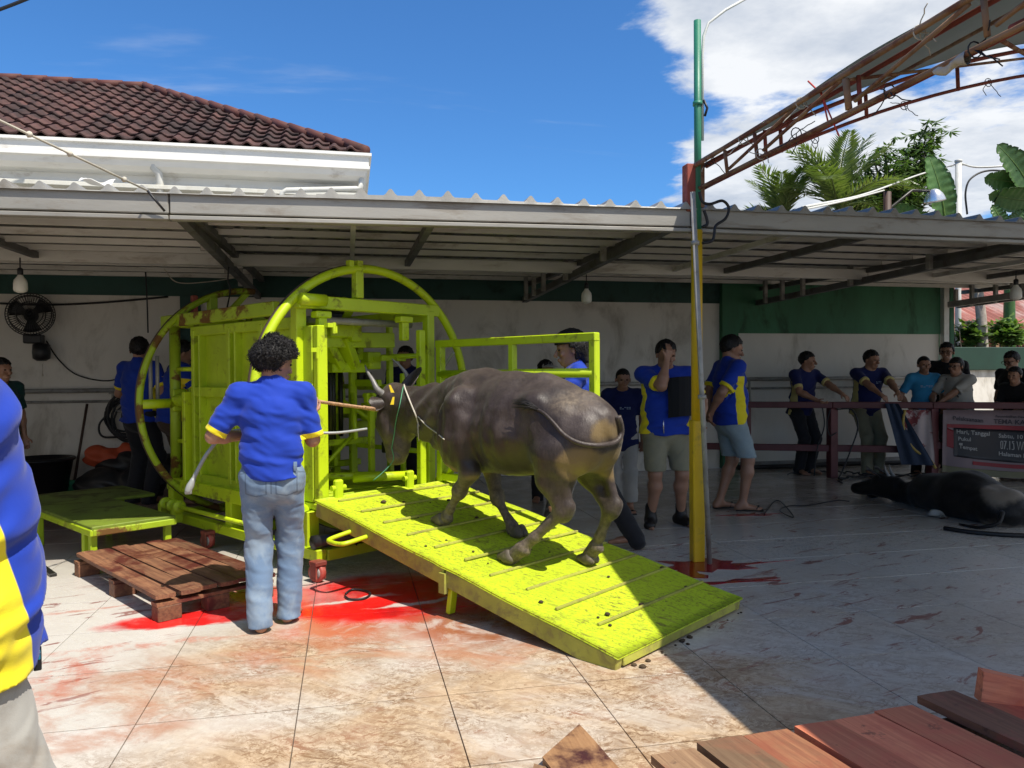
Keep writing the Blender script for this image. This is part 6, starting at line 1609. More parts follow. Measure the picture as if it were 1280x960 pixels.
# boy and the two men by the post
pb_ = G(779, 640); hb_ = top_at(pb_, 778, 459)
person('boy in an oversized navy shirt standing beside the man with a hand to his face', pb_, HD(-112), hb_, .92, ((-.08, 0), (.08, .02)), shirt='navypolo', hem=.62, panel=False, cuff=False, pants='greytee', leg='skirt', hair='crop', shoes='sandals', vox=.0095, baggy=.012, yaw=.2, pitch=-.1, logo=(-.03, .30, .13, 2))
p6 = G(832, 656); h6 = top_at(p6, 832, 423)
def sling(c):
    W = c['W']; P, u, xr, fw, nb = c['P'], c['u'], c['xr'], c['fw'], c['nb']
    MB().grid(lambda a, b: W(P + u * (.06 + .34 * b + .02 * math.sin(3 * a)) + xr * (-.25 + .26 * a) + fw * (.205 - .17 * abs(a - .75) ** 1.3 - .04 * (b - .4) ** 2)), 9, 9, .06).build('shoulder_bag', M['black'], c['root'])
    m_ = MB(); m_.tube([W(P + u * .06 + xr * .06 + fw * .165), W(P + u * .0 + xr * .065 + fw * .175), W(P - u * .08 + xr * .06 + fw * .175)], .006, 6); m_.build('keyring', M['silver'], c['root'], True)
person('heavy man in khaki shorts and black boots with a hand to his face', p6, HD(-98), h6, 1.32, ((-.15, -.02), (.15, .05)), hand=((-.30, .12, .92), (.035, .180, 1.50)), pole=((-.8, -.5, -.3), (.15, .5, -1)), hdir=(None, (-.3, -.05, 1)), curl=.6, pitch=-.22, yaw=.15, shirt='polo', hem=.80, pants='khaki', leg='shorts', shoes='boots', hair='short', vox=.009, belly=.02, extras=sling, toes=.1)
p7 = G(912, 637); h7 = top_at(p7, 917, 417)
person('man in denim shorts and sandals standing in profile beside the yellow post', p7, HD(-2), h7, 1.12, ((-.09, -.06), (.09, .09)), hand=((-.03, -.19, .93), (.03, -.20, .95)), pole=((-1, -.7, 0), (1, -.7, 0)), pitch=-.22, yaw=-.12, shirt='polo', hem=.80, pants='jeanspale', leg='shorts', shoes='sandals', hair='short', vox=.009, belly=.02, logo=(-.08, .36, .075, 2))
# the two men leaning on the rail
def railp(x, z=1.035): return np.array([x, 9.251 - (x - 6.398) * .479, z])
p8 = G(1008, 592); h8 = 1.76
person('man stretching one arm along the maroon rail, left of the two leaning men', p8, HD(-78), h8, 1.05, ((-.08, -.02), (.12, .0)), lean=.16, hip=(0, -.10, -.02), hand=(loc(p8, HD(-78), h8, railp(6.62, 1.045)), loc(p8, HD(-78), h8, railp(6.22, 1.05))), pole=((-1, -.2, -.5), (1, -.6, -.5)), yaw=.55, pitch=-.05, shirt='navypolo', hem=.80, pants='darkjean', hair='short', vox=.011)
p9 = G(1090, 592); h9 = 1.78
person('man resting both forearms on the maroon rail beside the hanging dark cloth', p9, HD(-98), h9, 1.12, ((-.10, 0), (.08, .04)), lean=.20, hip=(0, -.16, -.02), hand=(loc(p9, HD(-98), h9, railp(7.20, 1.05)), loc(p9, HD(-98), h9, railp(7.02, 1.05))), pole=((-1, .2, -.2), (1, .2, -.2)), yaw=.35, pitch=-.12, shirt='navypolo', hem=.78, pants='khaki', hair='short', vox=.011, logo=(-.07, .35, .08, 2))
p10 = np.array([7.85, 9.28, 0]); h10 = top_at(p10, 1155, 444)
person('boy in a light blue tee behind the rail, his hair cropped', p10, HD(-110), h10, .86, shirt='cyan', panel=False, cuff=False, pants='darkjean', hair='crop', vox=.011, logo=(0, .33, .17, 2), hand=((-.22, .1, .95), (.22, .1, .95)))
p11 = np.array([8.65, 9.75, 0]); h11 = top_at(p11, 1190, 427)
person('man in black shirt and spectacles standing behind the boy in the light blue tee', p11, HD(-130), h11, 1.05, shirt='black', panel=False, cuff=False, hair='short', glasses=True, vox=.011, yaw=-.2, hem=.80)
p12 = np.array([8.15, 8.95, 0]); h12 = top_at(p12, 1207, 448)
def strap(c):
    W = c['W']; P, u, xr, fw, nb = c['P'], c['u'], c['xr'], c['fw'], c['nb']
    MB().tube([W(nb + xr * .12 + fw * .06 - u * .03), W(nb + fw * .125 - u * .17), W(P + u * .22 - xr * .10 + fw * .165)], .010, 7).build('bag_strap', M['blackplastic'], c['root'], True)
person('person in a pale grey tee with tied-up black hair leaning over the banner rail', p12, HD(195), h12 * 1.02, 1.1, lean=.14, hand=((.08, .40, 1.02), (.16, .36, 1.03)), pole=((-1, -.2, -.6), (1, -.2, -.6)), shirt='greytee', panel=False, cuff=False, hair='bun', glasses=True, yaw=.05, vox=.011, extras=strap, skin='skin')
p13 = np.array([9.05, 9.0, 0]); h13 = top_at(p13, 1249, 438)
person('man in black with spectacles behind the two children at the right edge', p13, HD(180), h13, 1.15, shirt='black', panel=False, cuff=False, hair='short', glasses=True, vox=.011, yaw=.1, pitch=-.25)
p14 = np.array([8.72, 8.55, 0]); h14 = top_at(p14, 1246, 464)
person('child in a dark top leaning low over the rail above the banner', p14, HD(200), h14 * 1.06, .95, lean=.28, hand=((-.05, .42, .98), (.1, .38, .98)), shirt='black', panel=False, cuff=False, hair='short', vox=.011, pitch=-.05)
p15 = np.array([9.0, 8.25, 0]); h15 = top_at(p15, 1277, 462)
person('child in a navy top at the right edge with an arm along the rail', p15, HD(190), h15 * 1.05, .98, lean=.25, hand=((-.02, .45, 1.0), (.12, .4, 1.0)), shirt='navypolo', panel=False, cuff=False, hair='short', vox=.011)
# men behind the left hoop
p16 = np.array([-2.30, 9.35, 0]); h16 = top_at(p16, 184, 417) * .985
person('man in a black cap and blue and yellow shirt behind the left hoop', p16, HD(60), h16, 1.1, cap='black', shirt='polo', pants='darkjean', vox=.011, yaw=.6, hand=((-.2, .25, 1.05), (.25, .2, 1.05)))
p17 = np.array([-1.92, 9.2, 0]); h17 = 1.86
person('man in brown trousers working beside the panelled side of the cage', p17, HD(25), h17, 1.12, lean=.14, shirt='polo', pants='browntrouser', vox=.011, pitch=-.3, hand=((-.1, .42, 1.15), (.2, .40, 1.1)), leg='wide')
p18 = AtY(2, 600, 8.6); p18[2] = 0
person('person in a dark green shirt standing by the bin at the far left', p18, HD(-30), top_at(p18, 6, 446), 1.05, shirt='greenshirt', panel=False, cuff=False, vox=.012)
p19 = AtY(508, 500, 9.7); p19[2] = 0
person('person in a plain navy shirt seen through the cage against the rear wall', p19, HD(-120), 1.80, 1.1, shirt='navypolo', panel=False, cuff=False, vox=.012)

# ------------------------------------------------------------------ fan, hose, sacks, broom, bin
fc = AtY(38, 393, 10.28)
fan = empty('wall_fan', fc, 'black caged wall fan on the white wall, top left, above the pipe rail', 'fan')
m_ = MB(); ax = _n((0.25, -1, .12)); u1 = _n(np.cross(ax, (0, 0, 1))); u2 = np.cross(u1, ax)
def ringp(c, r, n=28): return [np.array(c) + r * (math.cos(t) * u1 + math.sin(t) * u2) for t in np.linspace(0, 2 * math.pi, n + 1)[:-1]]
for dz, r in ((0, .26), (.05, .225), (.075, .14), (-.05, .235), (-.08, .15), (.085, .05)): m_.tube(ringp(fc + ax * dz, r), .006, 5, closed=True)
for k in range(48):
    t = 2 * math.pi * k / 48; d = math.cos(t) * u1 + math.sin(t) * u2
    m_.tube([fc + ax * .088 + d * .03, fc + ax * .075 + d * .14, fc + ax * .05 + d * .225, fc + d * .26, fc - ax * .05 + d * .235, fc - ax * .08 + d * .15], .0032, 4)
m_.build('guard', M['blackplastic'], fan, True)
for k in range(3):
    t = 2.1 * k + .4
    MB().grid(lambda a, b: fc + (math.cos(t + (b - .5) * .95) * u1 + math.sin(t + (b - .5) * .95) * u2) * (.05 + .17 * a) + ax * (.03 * (b - .5)), 5, 5, .004).build('blade', M['blackplastic'], fan, True)
MB().lathe([(.03, -.16), (.075, -.15), (.08, -.06), (.04, 0), (.03, .05)], fc, 16, ax).build('motor_housing', M['blackplastic'], fan, True)
b0 = AtY(44, 424, 10.42); b1 = AtY(48, 437, 10.45)
MB().box(b0 + (0, -.04, .0), (.20, .14, .11), ch=.012).build('bracket', M['blackplastic'], fan)
MB().lathe([(.05, .02), (.095, 0), (.10, -.10), (.095, -.17), (.05, -.20)], b1 + (.04, -.02, .06), 16).build('control_pod', M['blackplastic'], fan, True)
MB().tube([b0 + (0, .02, 0), b0 + (0, .10, 0), (b0[0], 10.6, b0[2])], .035, 8).build('arm', M['blackplastic'], fan, True)
q = b1 + (.05, -.02, -.18); MB().tube([q, q + (0, 0, -.12)], .003, 5).lathe([(.004, 0), (.009, -.012), (.004, -.03)], q + (0, 0, -.12), 8).build('pull_cord', M['rope'], fan, True)
def wire(name, pts, r, m, label, n=8):
    P_ = smooth_path(pts, n); o = MB().tube(P_, r, 6).build(name, m, None, True); tag(o, label, 'cable'); return o
def onw(*pxs): return [AtY(x, y, 10.575) for x, y in pxs]
wire('fan_lead', onw((58, 426), (72, 448), (95, 468), (130, 476), (158, 471)), .008, M['cable'], 'thin dark lead looping down the wall from the fan to the socket')
tag(MB().box(AtY(160, 471, 10.57), (.09, .05, .14), ch=.006).build('wall_socket', M['blackplastic']), 'small dark socket box on the wall above the hose coil', 'socket')
wire('slack_cable', onw((-6, 379), (60, 381), (130, 378), (210, 371)), .013, M['cable'], 'thick black cable strung across the wall behind the fan')
wire('drop_cord', [AtY(182, 340, 10.2), AtY(184, 380, 10.2), AtY(185, 416, 10.2)], .009, M['cable'], 'thin cord hanging straight down from the roof over the man in the black cap')
wire('hanging_wire', [AtY(205, 336, 9.4), AtY(222, 353, 9.4), AtY(262, 352, 9.4), AtY(300, 346, 9.4)], .006, M['rope'], 'thin pale cord sagging under the roof above the left hoop')
wire('drop_cord', [AtY(286, 334, 7.4), AtY(285, 350, 7.4), AtY(288, 362, 7.4), AtY(284, 384, 7.5)], .007, M['cable'], 'thin dark cord hanging from the roof beside the top of the left hoop')
hz = AtY(158, 520, 10.48); hose = empty('hose_coil', hz, 'black hose coiled on a hook of the wall rail beside the left hoop', 'hose')
rr = random.Random(3); P_ = []
for k in range(9 * 26):
    t = k / 26 * 2 * math.pi; l = k // 26; jx, jz = rr.uniform(-.004, .004), rr.uniform(-.004, .004)
    rx, rzz = .20 + .035 * math.sin(l * 2.3), .235 + .04 * math.cos(l * 1.7)
    P_.append(hz + np.array([.03 * math.sin(l) + rx * math.sin(t) + jx, -.05 + .012 * (l % 4) + .02 * math.sin(t + l), .04 * math.cos(l * 1.3) - .02 + rzz * math.cos(t) + jz]))
MB().tube(P_, .0135, 6).build('coil', M['cable'], hose, True)
MB().tube(smooth_path([hz + (-.18, -.05, .05), hz + (-.30, -.05, -.1), hz + (-.26, -.05, -.25), hz + (0, -.06, -.26), hz + (.2, -.08, -.32), hz + (.3, -.1, -.5)], 6), .0135, 6).build('loose_end', M['cable'], hose, True)
def lump(name, blobs, m, label, cat, amp, fr, seed, h=.016):
    B = Body()
    for c, r in blobs: B.ell(c, r, None, .05)
    f, lo, hh, ax_ = B.field(h); pts = grid_pts(ax_); f = f + amp * fold(pts, fr, seed); f = np.maximum(f, -pts[..., 2] + .002); V, Q = surface(f.astype(np.float32), lo, hh)
    return tag(mesh_obj(name, V, Q, m, None, True), label, cat)
g1 = G(150, 612); 
lump('black_sack', [((-2.85, 10.0, .14), (.34, .26, .20)), ((-2.45, 9.95, .15), (.30, .25, .22))], M['blacksack'], 'slack black sack heaped at the wall under the hose coil', 'sack', .022, (14, 14, 18), 1)
lump('black_sack', [((-2.62, 10.22, .36), (.40, .20, .15)), ((-2.15, 10.15, .22), (.25, .22, .25))], M['blacksack'], 'upper black sack slumped beneath the orange bag', 'sack', .022, (13, 15, 16), 4)
ob = AtY(135, 570, 10.25)
lump('orange_bag', [((ob[0], 10.25, ob[2] - .02), (.27, .15, .11)), ((ob[0] + .2, 10.25, ob[2] + .03), (.14, .10, .12)), ((ob[0] - .15, 10.25, ob[2] + .05), (.12, .10, .08))], M['orangebag'], 'crumpled orange plastic bag lying on top of the black sacks', 'bag', .02, (17, 17, 22), 2)
bt, bb = AtY(109, 505, 10.45), AtY(93, 602, 10.2)
br = empty('broom', bb, 'broom with a dark handle and green bristles leaning on the wall', 'broom')
MB().tube([bt, bb], .016, 9).build('handle', M['darkwood'], br, True)
mb = MB(); d = _n(bb - bt)
for k in range(90):
    a = bb + d * .0 + np.array([rr.uniform(-.10, .10), rr.uniform(-.03, .03), -.02]); mb.tube([a, a + (rr.uniform(-.04, .02) + (a[0] - bb[0]) * .3, rr.uniform(-.03, .03), -bb[2] + .03 + rr.uniform(0, .02))], .005, 4)
mb.box(bb + (0, 0, -.01), (.22, .06, .06), ch=.01).build('bristles', M['broomgreen'], br)
bc = AtY(50, 590, 10.0)
bn = empty('plastic_bin', (bc[0], 10.05, 0), 'low black plastic tub standing by the wall at the far left', 'bin')
V = []; 
MB().lathe([(.25, 0.0), (.33, .44), (.35, .44), (.35, .48), (.31, .48), (.24, .05)], (bc[0], 10.05, 0), 4 if False else 20).build('tub', M['blackplastic'], bn, True)
MB().tube([(bc[0] + .35 * math.cos(t), 10.05 + .35 * math.sin(t), .46) for t in np.linspace(0, 6.283, 25)[:-1]], .014, 6, closed=True).build('rim', M['blackplastic'], bn, True)

# dark stick lying in the sun by the man at the left edge
a, b = G(48, 705, .012), G(67, 719, .012)
tag(MB().beam(a, b, .045, .022, ch=.003).build('dark_stick', M['oil']), 'short dark steel bar lying on the sunlit tiles by the left-edge man', 'bar')

# ------------------------------------------------------------------ maroon barrier with banner
bar_ = empty('barrier_rail', railp(6.9, 0), 'maroon painted two-rail barrier that the onlookers lean on', 'barrier')
dirr = _n(railp(7.4) - railp(6.4)); nrm = np.array([-dirr[1], dirr[0], 0]) * -1
def rbar(name, x0, x1, z, w, h): return MB().beam(railp(x0, z), railp(x1, z), w, h, ch=.005).build(name, M['rail'], bar_)
for x0, x1 in ((3.75, 5.385), (5.395, 6.398), (6.402, 7.508), (7.512, 8.6), (8.604, 9.9)):
    rbar('top_rail', x0, x1, .985, .085, .085); rbar('mid_rail', x0, x1, .40 if x0 < 7.4 else .46, .07, .09)
for x in (3.75, 5.39, 6.40, 7.51, 8.602, 9.9): MB().beam(railp(x, 0), railp(x, .94), .11, .11, ch=.006).build('post', M['rail'], bar_)
def on_rail(t, z, off=0.0): return railp(t, z) + nrm * off
for y_ in (1,):
    pass
# printed banner tied along the barrier
ban = empty('banner', railp(8.1, .5), 'white, red and black printed banner hung along the maroon barrier', 'banner')
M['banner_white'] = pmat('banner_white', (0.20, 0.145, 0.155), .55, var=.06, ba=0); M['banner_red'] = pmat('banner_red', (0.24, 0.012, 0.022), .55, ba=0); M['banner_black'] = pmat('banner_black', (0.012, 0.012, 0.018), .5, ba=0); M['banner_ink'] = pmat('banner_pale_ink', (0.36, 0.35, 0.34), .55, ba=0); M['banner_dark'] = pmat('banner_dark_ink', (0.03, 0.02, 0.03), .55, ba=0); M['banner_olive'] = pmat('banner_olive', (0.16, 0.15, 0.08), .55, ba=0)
BX0, BX1 = 7.60, 9.55; BL = np.linalg.norm(railp(BX1) - railp(BX0))
def bpt(u, z, off): # u metres along, z height
    x = BX0 + (BX1 - BX0) * u / BL; w = .018 * math.sin(u * 5.2 + z * 2) + .012 * math.sin(u * 11 - z * 5)
    return on_rail(x, z - .06 * math.sin(math.pi * min(1, u / 1.9)) * (z < .5), .075 + w + off)
def band(name, u0, u1, z00, z01, z10, z11, m, off):   # z00 lower left, z01 upper left, z10 lower right, z11 upper right
    return MB().grid(lambda a, b: bpt(u0 + (u1 - u0) * a, (z00 + (z10 - z00) * a) * (1 - b) + (z01 + (z11 - z01) * a) * b, off), 40, 10, .003).build(name, m, ban, True)
band('sheet', 0, BL, .12, .93, .10, .92, M['banner_white'], 0)
band('red_band', .05, BL, .70, .745, .62, .70, M['banner_red'], .004); band('red_band', .05, .13, .46, .70, .44, .66, M['banner_red'], .0045)
band('black_panel', .13, BL, .34, .70, .27, .62, M['banner_black'], .005)
band('red_band', .35, BL, .255, .30, .20, .262, M['banner_red'], .004); band('olive_band', 0, BL, .125, .21, .105, .185, M['banner_olive'], .0042)
def words_on(txt, u, z, size, m, slope=-.045, off=.009, sx=1.0):
    cu = bpy.data.curves.new('lettering', 'FONT'); cu.body = txt; cu.size = size; cu.resolution_u = 2; cu.offset = .0012
    t = bpy.data.objects.new('lettering', cu); COL.objects.link(t); bpy.context.view_layer.update()
    me = bpy.data.meshes.new_from_object(t.evaluated_get(bpy.context.evaluated_depsgraph_get())); bpy.data.objects.remove(t)
    V = np.array([v.co[:] for v in me.vertices]); Fc = [tuple(p.vertices) for p in me.polygons]; bpy.data.meshes.remove(me)
    mesh_obj('lettering', np.array([bpt(u + v[0] * sx, z + v[1] + slope * v[0], off) for v in V]), Fc, m, ban)
words_on('Pelaksanaan', .12, .80, .075, M['banner_dark'], -.09); words_on('Penyembelihan Hewan Qurban', .62, .835, .04, M['banner_dark'], -.02)
words_on('TEMA KAMBUNO', .60, .755, .085, M['banner_dark'], -.03)
words_on('Hari, Tanggal', .16, .625, .075, M['banner_ink'], -.07); words_on('Sabtu, 10 Dzulhijjah', .66, .575, .072, M['banner_ink'], -.045)
words_on('Pukul', .18, .535, .068, M['banner_ink'], -.06); words_on('07.15 WITA', .68, .485, .072, M['banner_ink'], -.03)
words_on('Tempat', .19, .455, .068, M['banner_ink'], -.06); words_on('Halaman Masjid', .66, .40, .072, M['banner_ink'], -.05)
words_on('10 Dzulhijjah', .98, .125, .062, M['banner_ink'], -.02)
# dark cloth and a printed cloth beside it
cl = empty('hanging_cloth', railp(7.2, .6), 'dark blue-grey cloth hanging from the barrier beside the leaning man', 'cloth')
MB().grid(lambda a, b: on_rail(6.98 + .06 * b + .14 * a + .22 * b * a + .10 * b, 1.01 - .80 * b, .09 + .02 * math.sin(14 * a + 2 * b) + .05 * b), 16, 18, .006).build('cloth', pmat('blue_grey_cloth', (.025, .04, .075), .85, var=.2), cl, True)
cl = empty('hanging_cloth', railp(7.38, .6), 'gold-edged white and red printed cloth hanging between the dark cloth and the banner', 'cloth')
MB().grid(lambda a, b: on_rail(7.17 + .30 * a + .05 * b, .93 - (.50 + .26 * a) * b, .085 + .015 * math.sin(13 * a + 3 * b)), 16, 18, .005).build('cloth', pmat('white_red_print', (.44, .36, .35), .7, var=.1, dirt=(.20, .035, .04), damt=.95, ds=3.2, thr=(.47, .53)), cl, True)
MB().tube(smooth_path([on_rail(7.19, .93, .11), on_rail(7.17, .75, .11), on_rail(7.20, .56, .12), on_rail(7.30, .40, .12), on_rail(7.44, .30, .12), on_rail(7.52, .17, .12)], 6), .018, 7).build('gold_edge', pmat('gold_edge', (.40, .28, .06), .5), cl, True)
# cables on and below the barrier
wire('hanging_cable', [on_rail(6.28, .95, .07), on_rail(6.30, .7, .07), on_rail(6.22, .4, .08), on_rail(6.18, .03, .10)], .009, M['cable'], 'thin black cable hanging from the barrier left of its middle post')
wire('hanging_cable', [on_rail(6.37, .93, .07), on_rail(6.33, .75, .09), on_rail(6.36, .58, .09), on_rail(6.44, .62, .09)], .009, M['cable'], 'short looped cable end hanging on the middle post of the barrier')
wire('hanging_cable', [on_rail(6.44, .93, .07), on_rail(6.62, .92, .06), on_rail(6.68, .7, .07), on_rail(6.60, .4, .09), on_rail(6.50, .12, .13), on_rail(6.45, .015, .16)], .010, M['cable'], 'black cable hanging from the barrier between the two leaning men')
rr = random.Random(12)
for i, (cx, cy, lab) in enumerate(((6.35, 9.05, 'tangle of black cable lying at the foot of the middle barrier post'), (6.85, 9.05, 'tangle of black cable at the feet of the man with both forearms railed'))):
    P_ = [np.array([cx, cy, .012])]; a = 0
    for k in range(34): a += rr.uniform(-.9, 1.25); q = P_[-1] + np.array([math.cos(a) * .12, math.sin(a) * .07, 0]); q[2] = .010 + .012 * (k % 3); q[:2] = (q[:2] - [cx, cy]) * .94 + [cx, cy]; P_.append(q)
    wire('cable_tangle', P_, .010, M['cable'], lab, 4)
tl_ = [G(1062, 608 + 20), G(1045, 627), G(1010, 633), G(985, 634), G(975, 640), G(992, 648), (G(978, 630)), G(968, 628), G(955, 644)]
for q in tl_: q[2] = .012
o = wire('floor_rope', tl_, .006, M['cable'], 'dark rope trailing across the tiles from the head of the lying cattle'); o['category'] = 'rope'
a = np.array([5.45, 5.60, .02]); o = wire('floor_hose', [a + (-.2, .35, 0), a + (-.05, .1, 0), a + (.3, -.10, 0), a + (.9, -.10, 0), a + (1.8, .1, 0)], .02, M['cable'], 'thick black hose lying on the tiles in front of the lying cattle'); o['category'] = 'hose'
lp = [G(432, 742, .01), G(440, 737, .01), G(455, 738, .01), G(463, 742, .01), G(455, 748, .01), G(438, 749, .01), G(431, 745, .01)]
o = wire('wire_loop', lp, .007, M['cable'], 'small loop of dark wire lying in the red puddle by the ramp'); o['category'] = 'wire'
wire('rail_hose', [np.array([5.6, 10.35, .03]), np.array([6.3, 10.3, .03]), np.array([7.2, 10.35, .03]), np.array([8.4, 10.25, .03])], .035, M['cable'], 'thick black pipe lying along the foot of the white wall behind the barrier')['category'] = 'pipe'

# ------------------------------------------------------------------ overhead lines
a, b = AtY(-10, 146, 4.2), AtY(184, 238, 5.35)
gl = empty('guy_line', (a + b) / 2, 'pale guy rope running down to the front edge of the tin roof at the left', 'rope')
MB().tube([a, b], .007, 6).build('line', M['rope'], gl, True)
for t in (.18, .42, .80): q = a + (b - a) * t; MB().tube([q, q + (b - a) * .012, q + (b - a) * .025], [.010, .019, .010], 7).build('knot', M['rope'], gl, True)
MB().tube([b, AtY(206, 264, 5.38)], .008, 6).build('line', M['cable'], gl, True)
wire('overhead_wire', [AtY(-30, 22, 9), AtY(10, 8, 9), AtY(60, -12, 9)], .02, M['cable'], 'black overhead wire crossing the top left corner of the sky')
for q in ((1005, 262, 1140, 223), (1003, 258, 1110, 232)): pass
wire('overhead_wire', [AtY(1003, 259, 9), AtY(1080, 243, 12), AtY(1150, 218, 15), AtY(1200, 204, 15)], .018, M['whitepvc'], 'pale overhead wire rising to the white steel pole between the trees')
wire('overhead_wire', [AtY(1004, 262, 9), AtY(1060, 250, 11), AtY(1105, 238, 13)], .014, M['whitepvc'], 'second pale overhead wire just below, ending by the leafy tree')
wire('overhead_wire', [AtY(1200, 204, 15), AtY(1225, 209, 15), AtY(1290, 205, 15)], .022, M['whitepvc'], 'twisted pale wire from the top of the white pole to the right edge')
wire('overhead_wire', [AtY(1209, 268, 15), AtY(1207, 240, 15), AtY(1215, 222, 15), AtY(1240, 213, 15), AtY(1290, 219, 15)], .022, M['cable'], 'thick dark cable curving up beside the white pole')

# ------------------------------------------------------------------ plants and buildings beyond the wall
def px_up(px, py, y): return AtY(px, py, y)
sp_ = px_up(1198, 203, 15.0); e = empty('steel_pole', (sp_[0], 15, 0), 'white steel pole standing behind the tin roof among banana leaves', 'pole'); MB().tube([(sp_[0], 15, 0), tuple(sp_)], .065, 14).lathe([(.065, 0), (.08, .01), (.08, .05), (.03, .07)], sp_, 14).build('pole', M['whitepvc'], e, True)
MB().beam(sp_ + (-.06, 0, -.05), sp_ + (.22, 0, -.04), .03, .03).build('arm', M['steel'], e)
def leaf_quads(mb, base, tip, wd, nrm, fold_=.25):
    base, tip = np.array(base), np.array(tip); d = tip - base; s = np.cross(d, nrm); s = s / max(np.linalg.norm(s), 1e-9); n2 = np.cross(s, d); n2 /= max(np.linalg.norm(n2), 1e-9)
    m = base + d * .45; mb.add([base, m + s * wd - n2 * wd * fold_, tip, m - s * wd - n2 * wd * fold_, m], [(0, 1, 4), (1, 2, 4), (0, 4, 3), (4, 2, 3)])
def palm(px, py, y, label, seed, h=4.9, n=17, L=2.1):
    r = random.Random(seed); c = AtY(px, py, y); e = empty('palm_tree', (c[0], y, 0), label, 'palm')
    MB().tube([(c[0] + .25 * math.sin(t * 2), y, c[2] * t) for t in np.linspace(0, 1, 14)], np.linspace(.17, .12, 14), 10).build('trunk', M['trunk'], e, True)
    c = np.array([c[0] + .25 * math.sin(2), y, c[2]])
    for k in range(n):
        az = 2 * math.pi * k / n * 2.4 + r.uniform(-.3, .3); el = r.uniform(.35, 1.45) if k % 3 else r.uniform(1.1, 1.5); l = L * r.uniform(.75, 1.1); d = np.array([math.cos(az), math.sin(az), 0])
        P_ = []; th = el; q = c.copy()
        for i in range(13): P_.append(q.copy()); q = q + (d * math.cos(th) + np.array([0, 0, math.sin(th)])) * l / 12; th -= (.055 + .065 * i / 12) * (1.2 if el < 1 else .8)
        P_ = np.array(P_); mb = MB(); mb.tube(P_, np.linspace(.028, .006, 13), 5)
        for i in range(2, 39):
            t = i / 39 * 12; a = int(t); p_ = P_[a] + (P_[min(a + 1, 12)] - P_[a]) * (t - a); T = _n(P_[min(a + 1, 12)] - P_[max(a - 1, 0)]); s = _n(np.cross(T, (0, 0, 1))); u = np.cross(s, T)
            ll = .55 * math.sin(math.pi * min(1, (i / 39) * .85 + .13)) ** .7
            for sg in (-1, 1): leaf_quads(mb, p_, p_ + (s * sg * .72 + T * .68 + u * (.25 - .5 * r.random())) * ll + (0, 0, -.06 * ll), .024, u, .3)
        mb.build('frond', M['palmleaf'], e)
palm(1035, 262, 15.0, 'palm with upright yellow-green fronds rising behind the tin roof', 5, n=19, L=1.95)
palm(965, 275, 16.5, 'low palm with only frond tips showing over the tin roof, left of the tall palm', 9, n=11, L=1.5)
def tree(px, py, y, label, seed, limbs, m, name='leafy_tree'):
    r = random.Random(seed); b = AtY(px, py, y); e = empty(name, (b[0], y, 0), label, 'tree')
    mb = MB(); mb.tube([(b[0] + .1 * math.sin(3 * t), y, b[2] * t) for t in np.linspace(0, 1, 9)], np.linspace(.22, .13, 9), 10)
    tips = []
    for (qx, qy, dy) in limbs:
        c = AtY(qx, qy, y + dy); s = np.array([b[0] + .1 * math.sin(3), y, b[2]]) * 1.0; mid = (s + c) / 2 + np.array([r.uniform(-.2, .2), 0, -.15]); P_ = smooth_path([s, mid, c], 5); mb.tube(P_, np.linspace(.075, .018, len(P_)), 7); 
        for k in range(4, len(P_)): tips.append((P_[k], .34 if k < len(P_) - 3 else .44))
    mb.build('trunk', M['trunk'], e, True); lb = MB()
    for c, rad in tips:
        for k in range(8):
            o = np.array([r.gauss(0, 1), r.gauss(0, 1), r.gauss(0, .9)]); o = o / np.linalg.norm(o) * rad * r.random() ** .45; q = c + o
            for j in range(11):
                az = r.uniform(0, 6.28); d = np.array([math.cos(az), math.sin(az), r.uniform(-1.1, .35)]); d /= np.linalg.norm(d); l = r.uniform(.17, .30); leaf_quads(lb, q + d * .02, q + d * l, l * .125, np.array([r.uniform(-.4, .4), r.uniform(-.4, .4), 1.0]), .35)
    lb.build('crown', m, e); return e
tree(1115, 285, 16, 'dark leafy tree with drooping narrow leaves behind the tin roof', 21, ((1062, 232, 0), (1075, 215, .3), (1092, 198, .1), (1132, 195, .1), (1158, 172, .1), (1085, 235, .3), (1105, 190, 0), (1118, 210, -.3), (1150, 178, .2), (1165, 172, 0), (1170, 205, .3), (1140, 235, -.2), (1100, 245, .2), (1078, 250, 0), (1125, 262, 0), (1160, 240, 0)), M['leaf'])
def banana(px, py, y, label, leaves, seed):
    r = random.Random(seed); b = AtY(px, py, y); e = empty('banana_plant', (b[0], y, 0), label, 'banana plant')
    MB().tube([(b[0], y, b[2] * t) for t in np.linspace(0, 1, 8)], np.linspace(.16, .09, 8), 10).build('stem', M['bananaleaf'], e, True)
    for (p0, p1, wd, bow, tw) in leaves:
        a, c = AtY(p0[0], p0[1], y), AtY(p1[0], p1[1], y); d = c - a; L_ = np.linalg.norm(d); s = np.array([-d[2], 0, d[0]]) / L_; s = s * math.cos(tw) + np.array([0, 1, 0]) * math.sin(tw); nn = np.cross(d / L_, s)
        slits = sorted(r.uniform(.1, .95) for _ in range(9))
        def fn(u, v):
            w = wd * math.sin(math.pi * min(1, .08 + u * .92)) ** .55 * (1 if u < .98 else .3); k = (v - .5) * 2
            sl = sum(.06 * math.exp(-((u - t - .08 * abs(k)) / .008) ** 2) * abs(k) for t in slits)
            return a + d * u + s * k * (w - sl) + nn * (bow * math.sin(math.pi * u) + .22 * w * abs(k) ** 1.2 + .012 * math.sin(u * 60) * abs(k))
        o = MB().grid(fn, 60, 9, .006).build('leaf', M['bananaleaf'], e, True)
        MB().tube([a + d * u + nn * (bow * math.sin(math.pi * u) + .0) for u in np.linspace(-.05, .97, 16)], np.linspace(.028, .006, 16), 6).build('midrib', M['shrubleaf'], o, True)
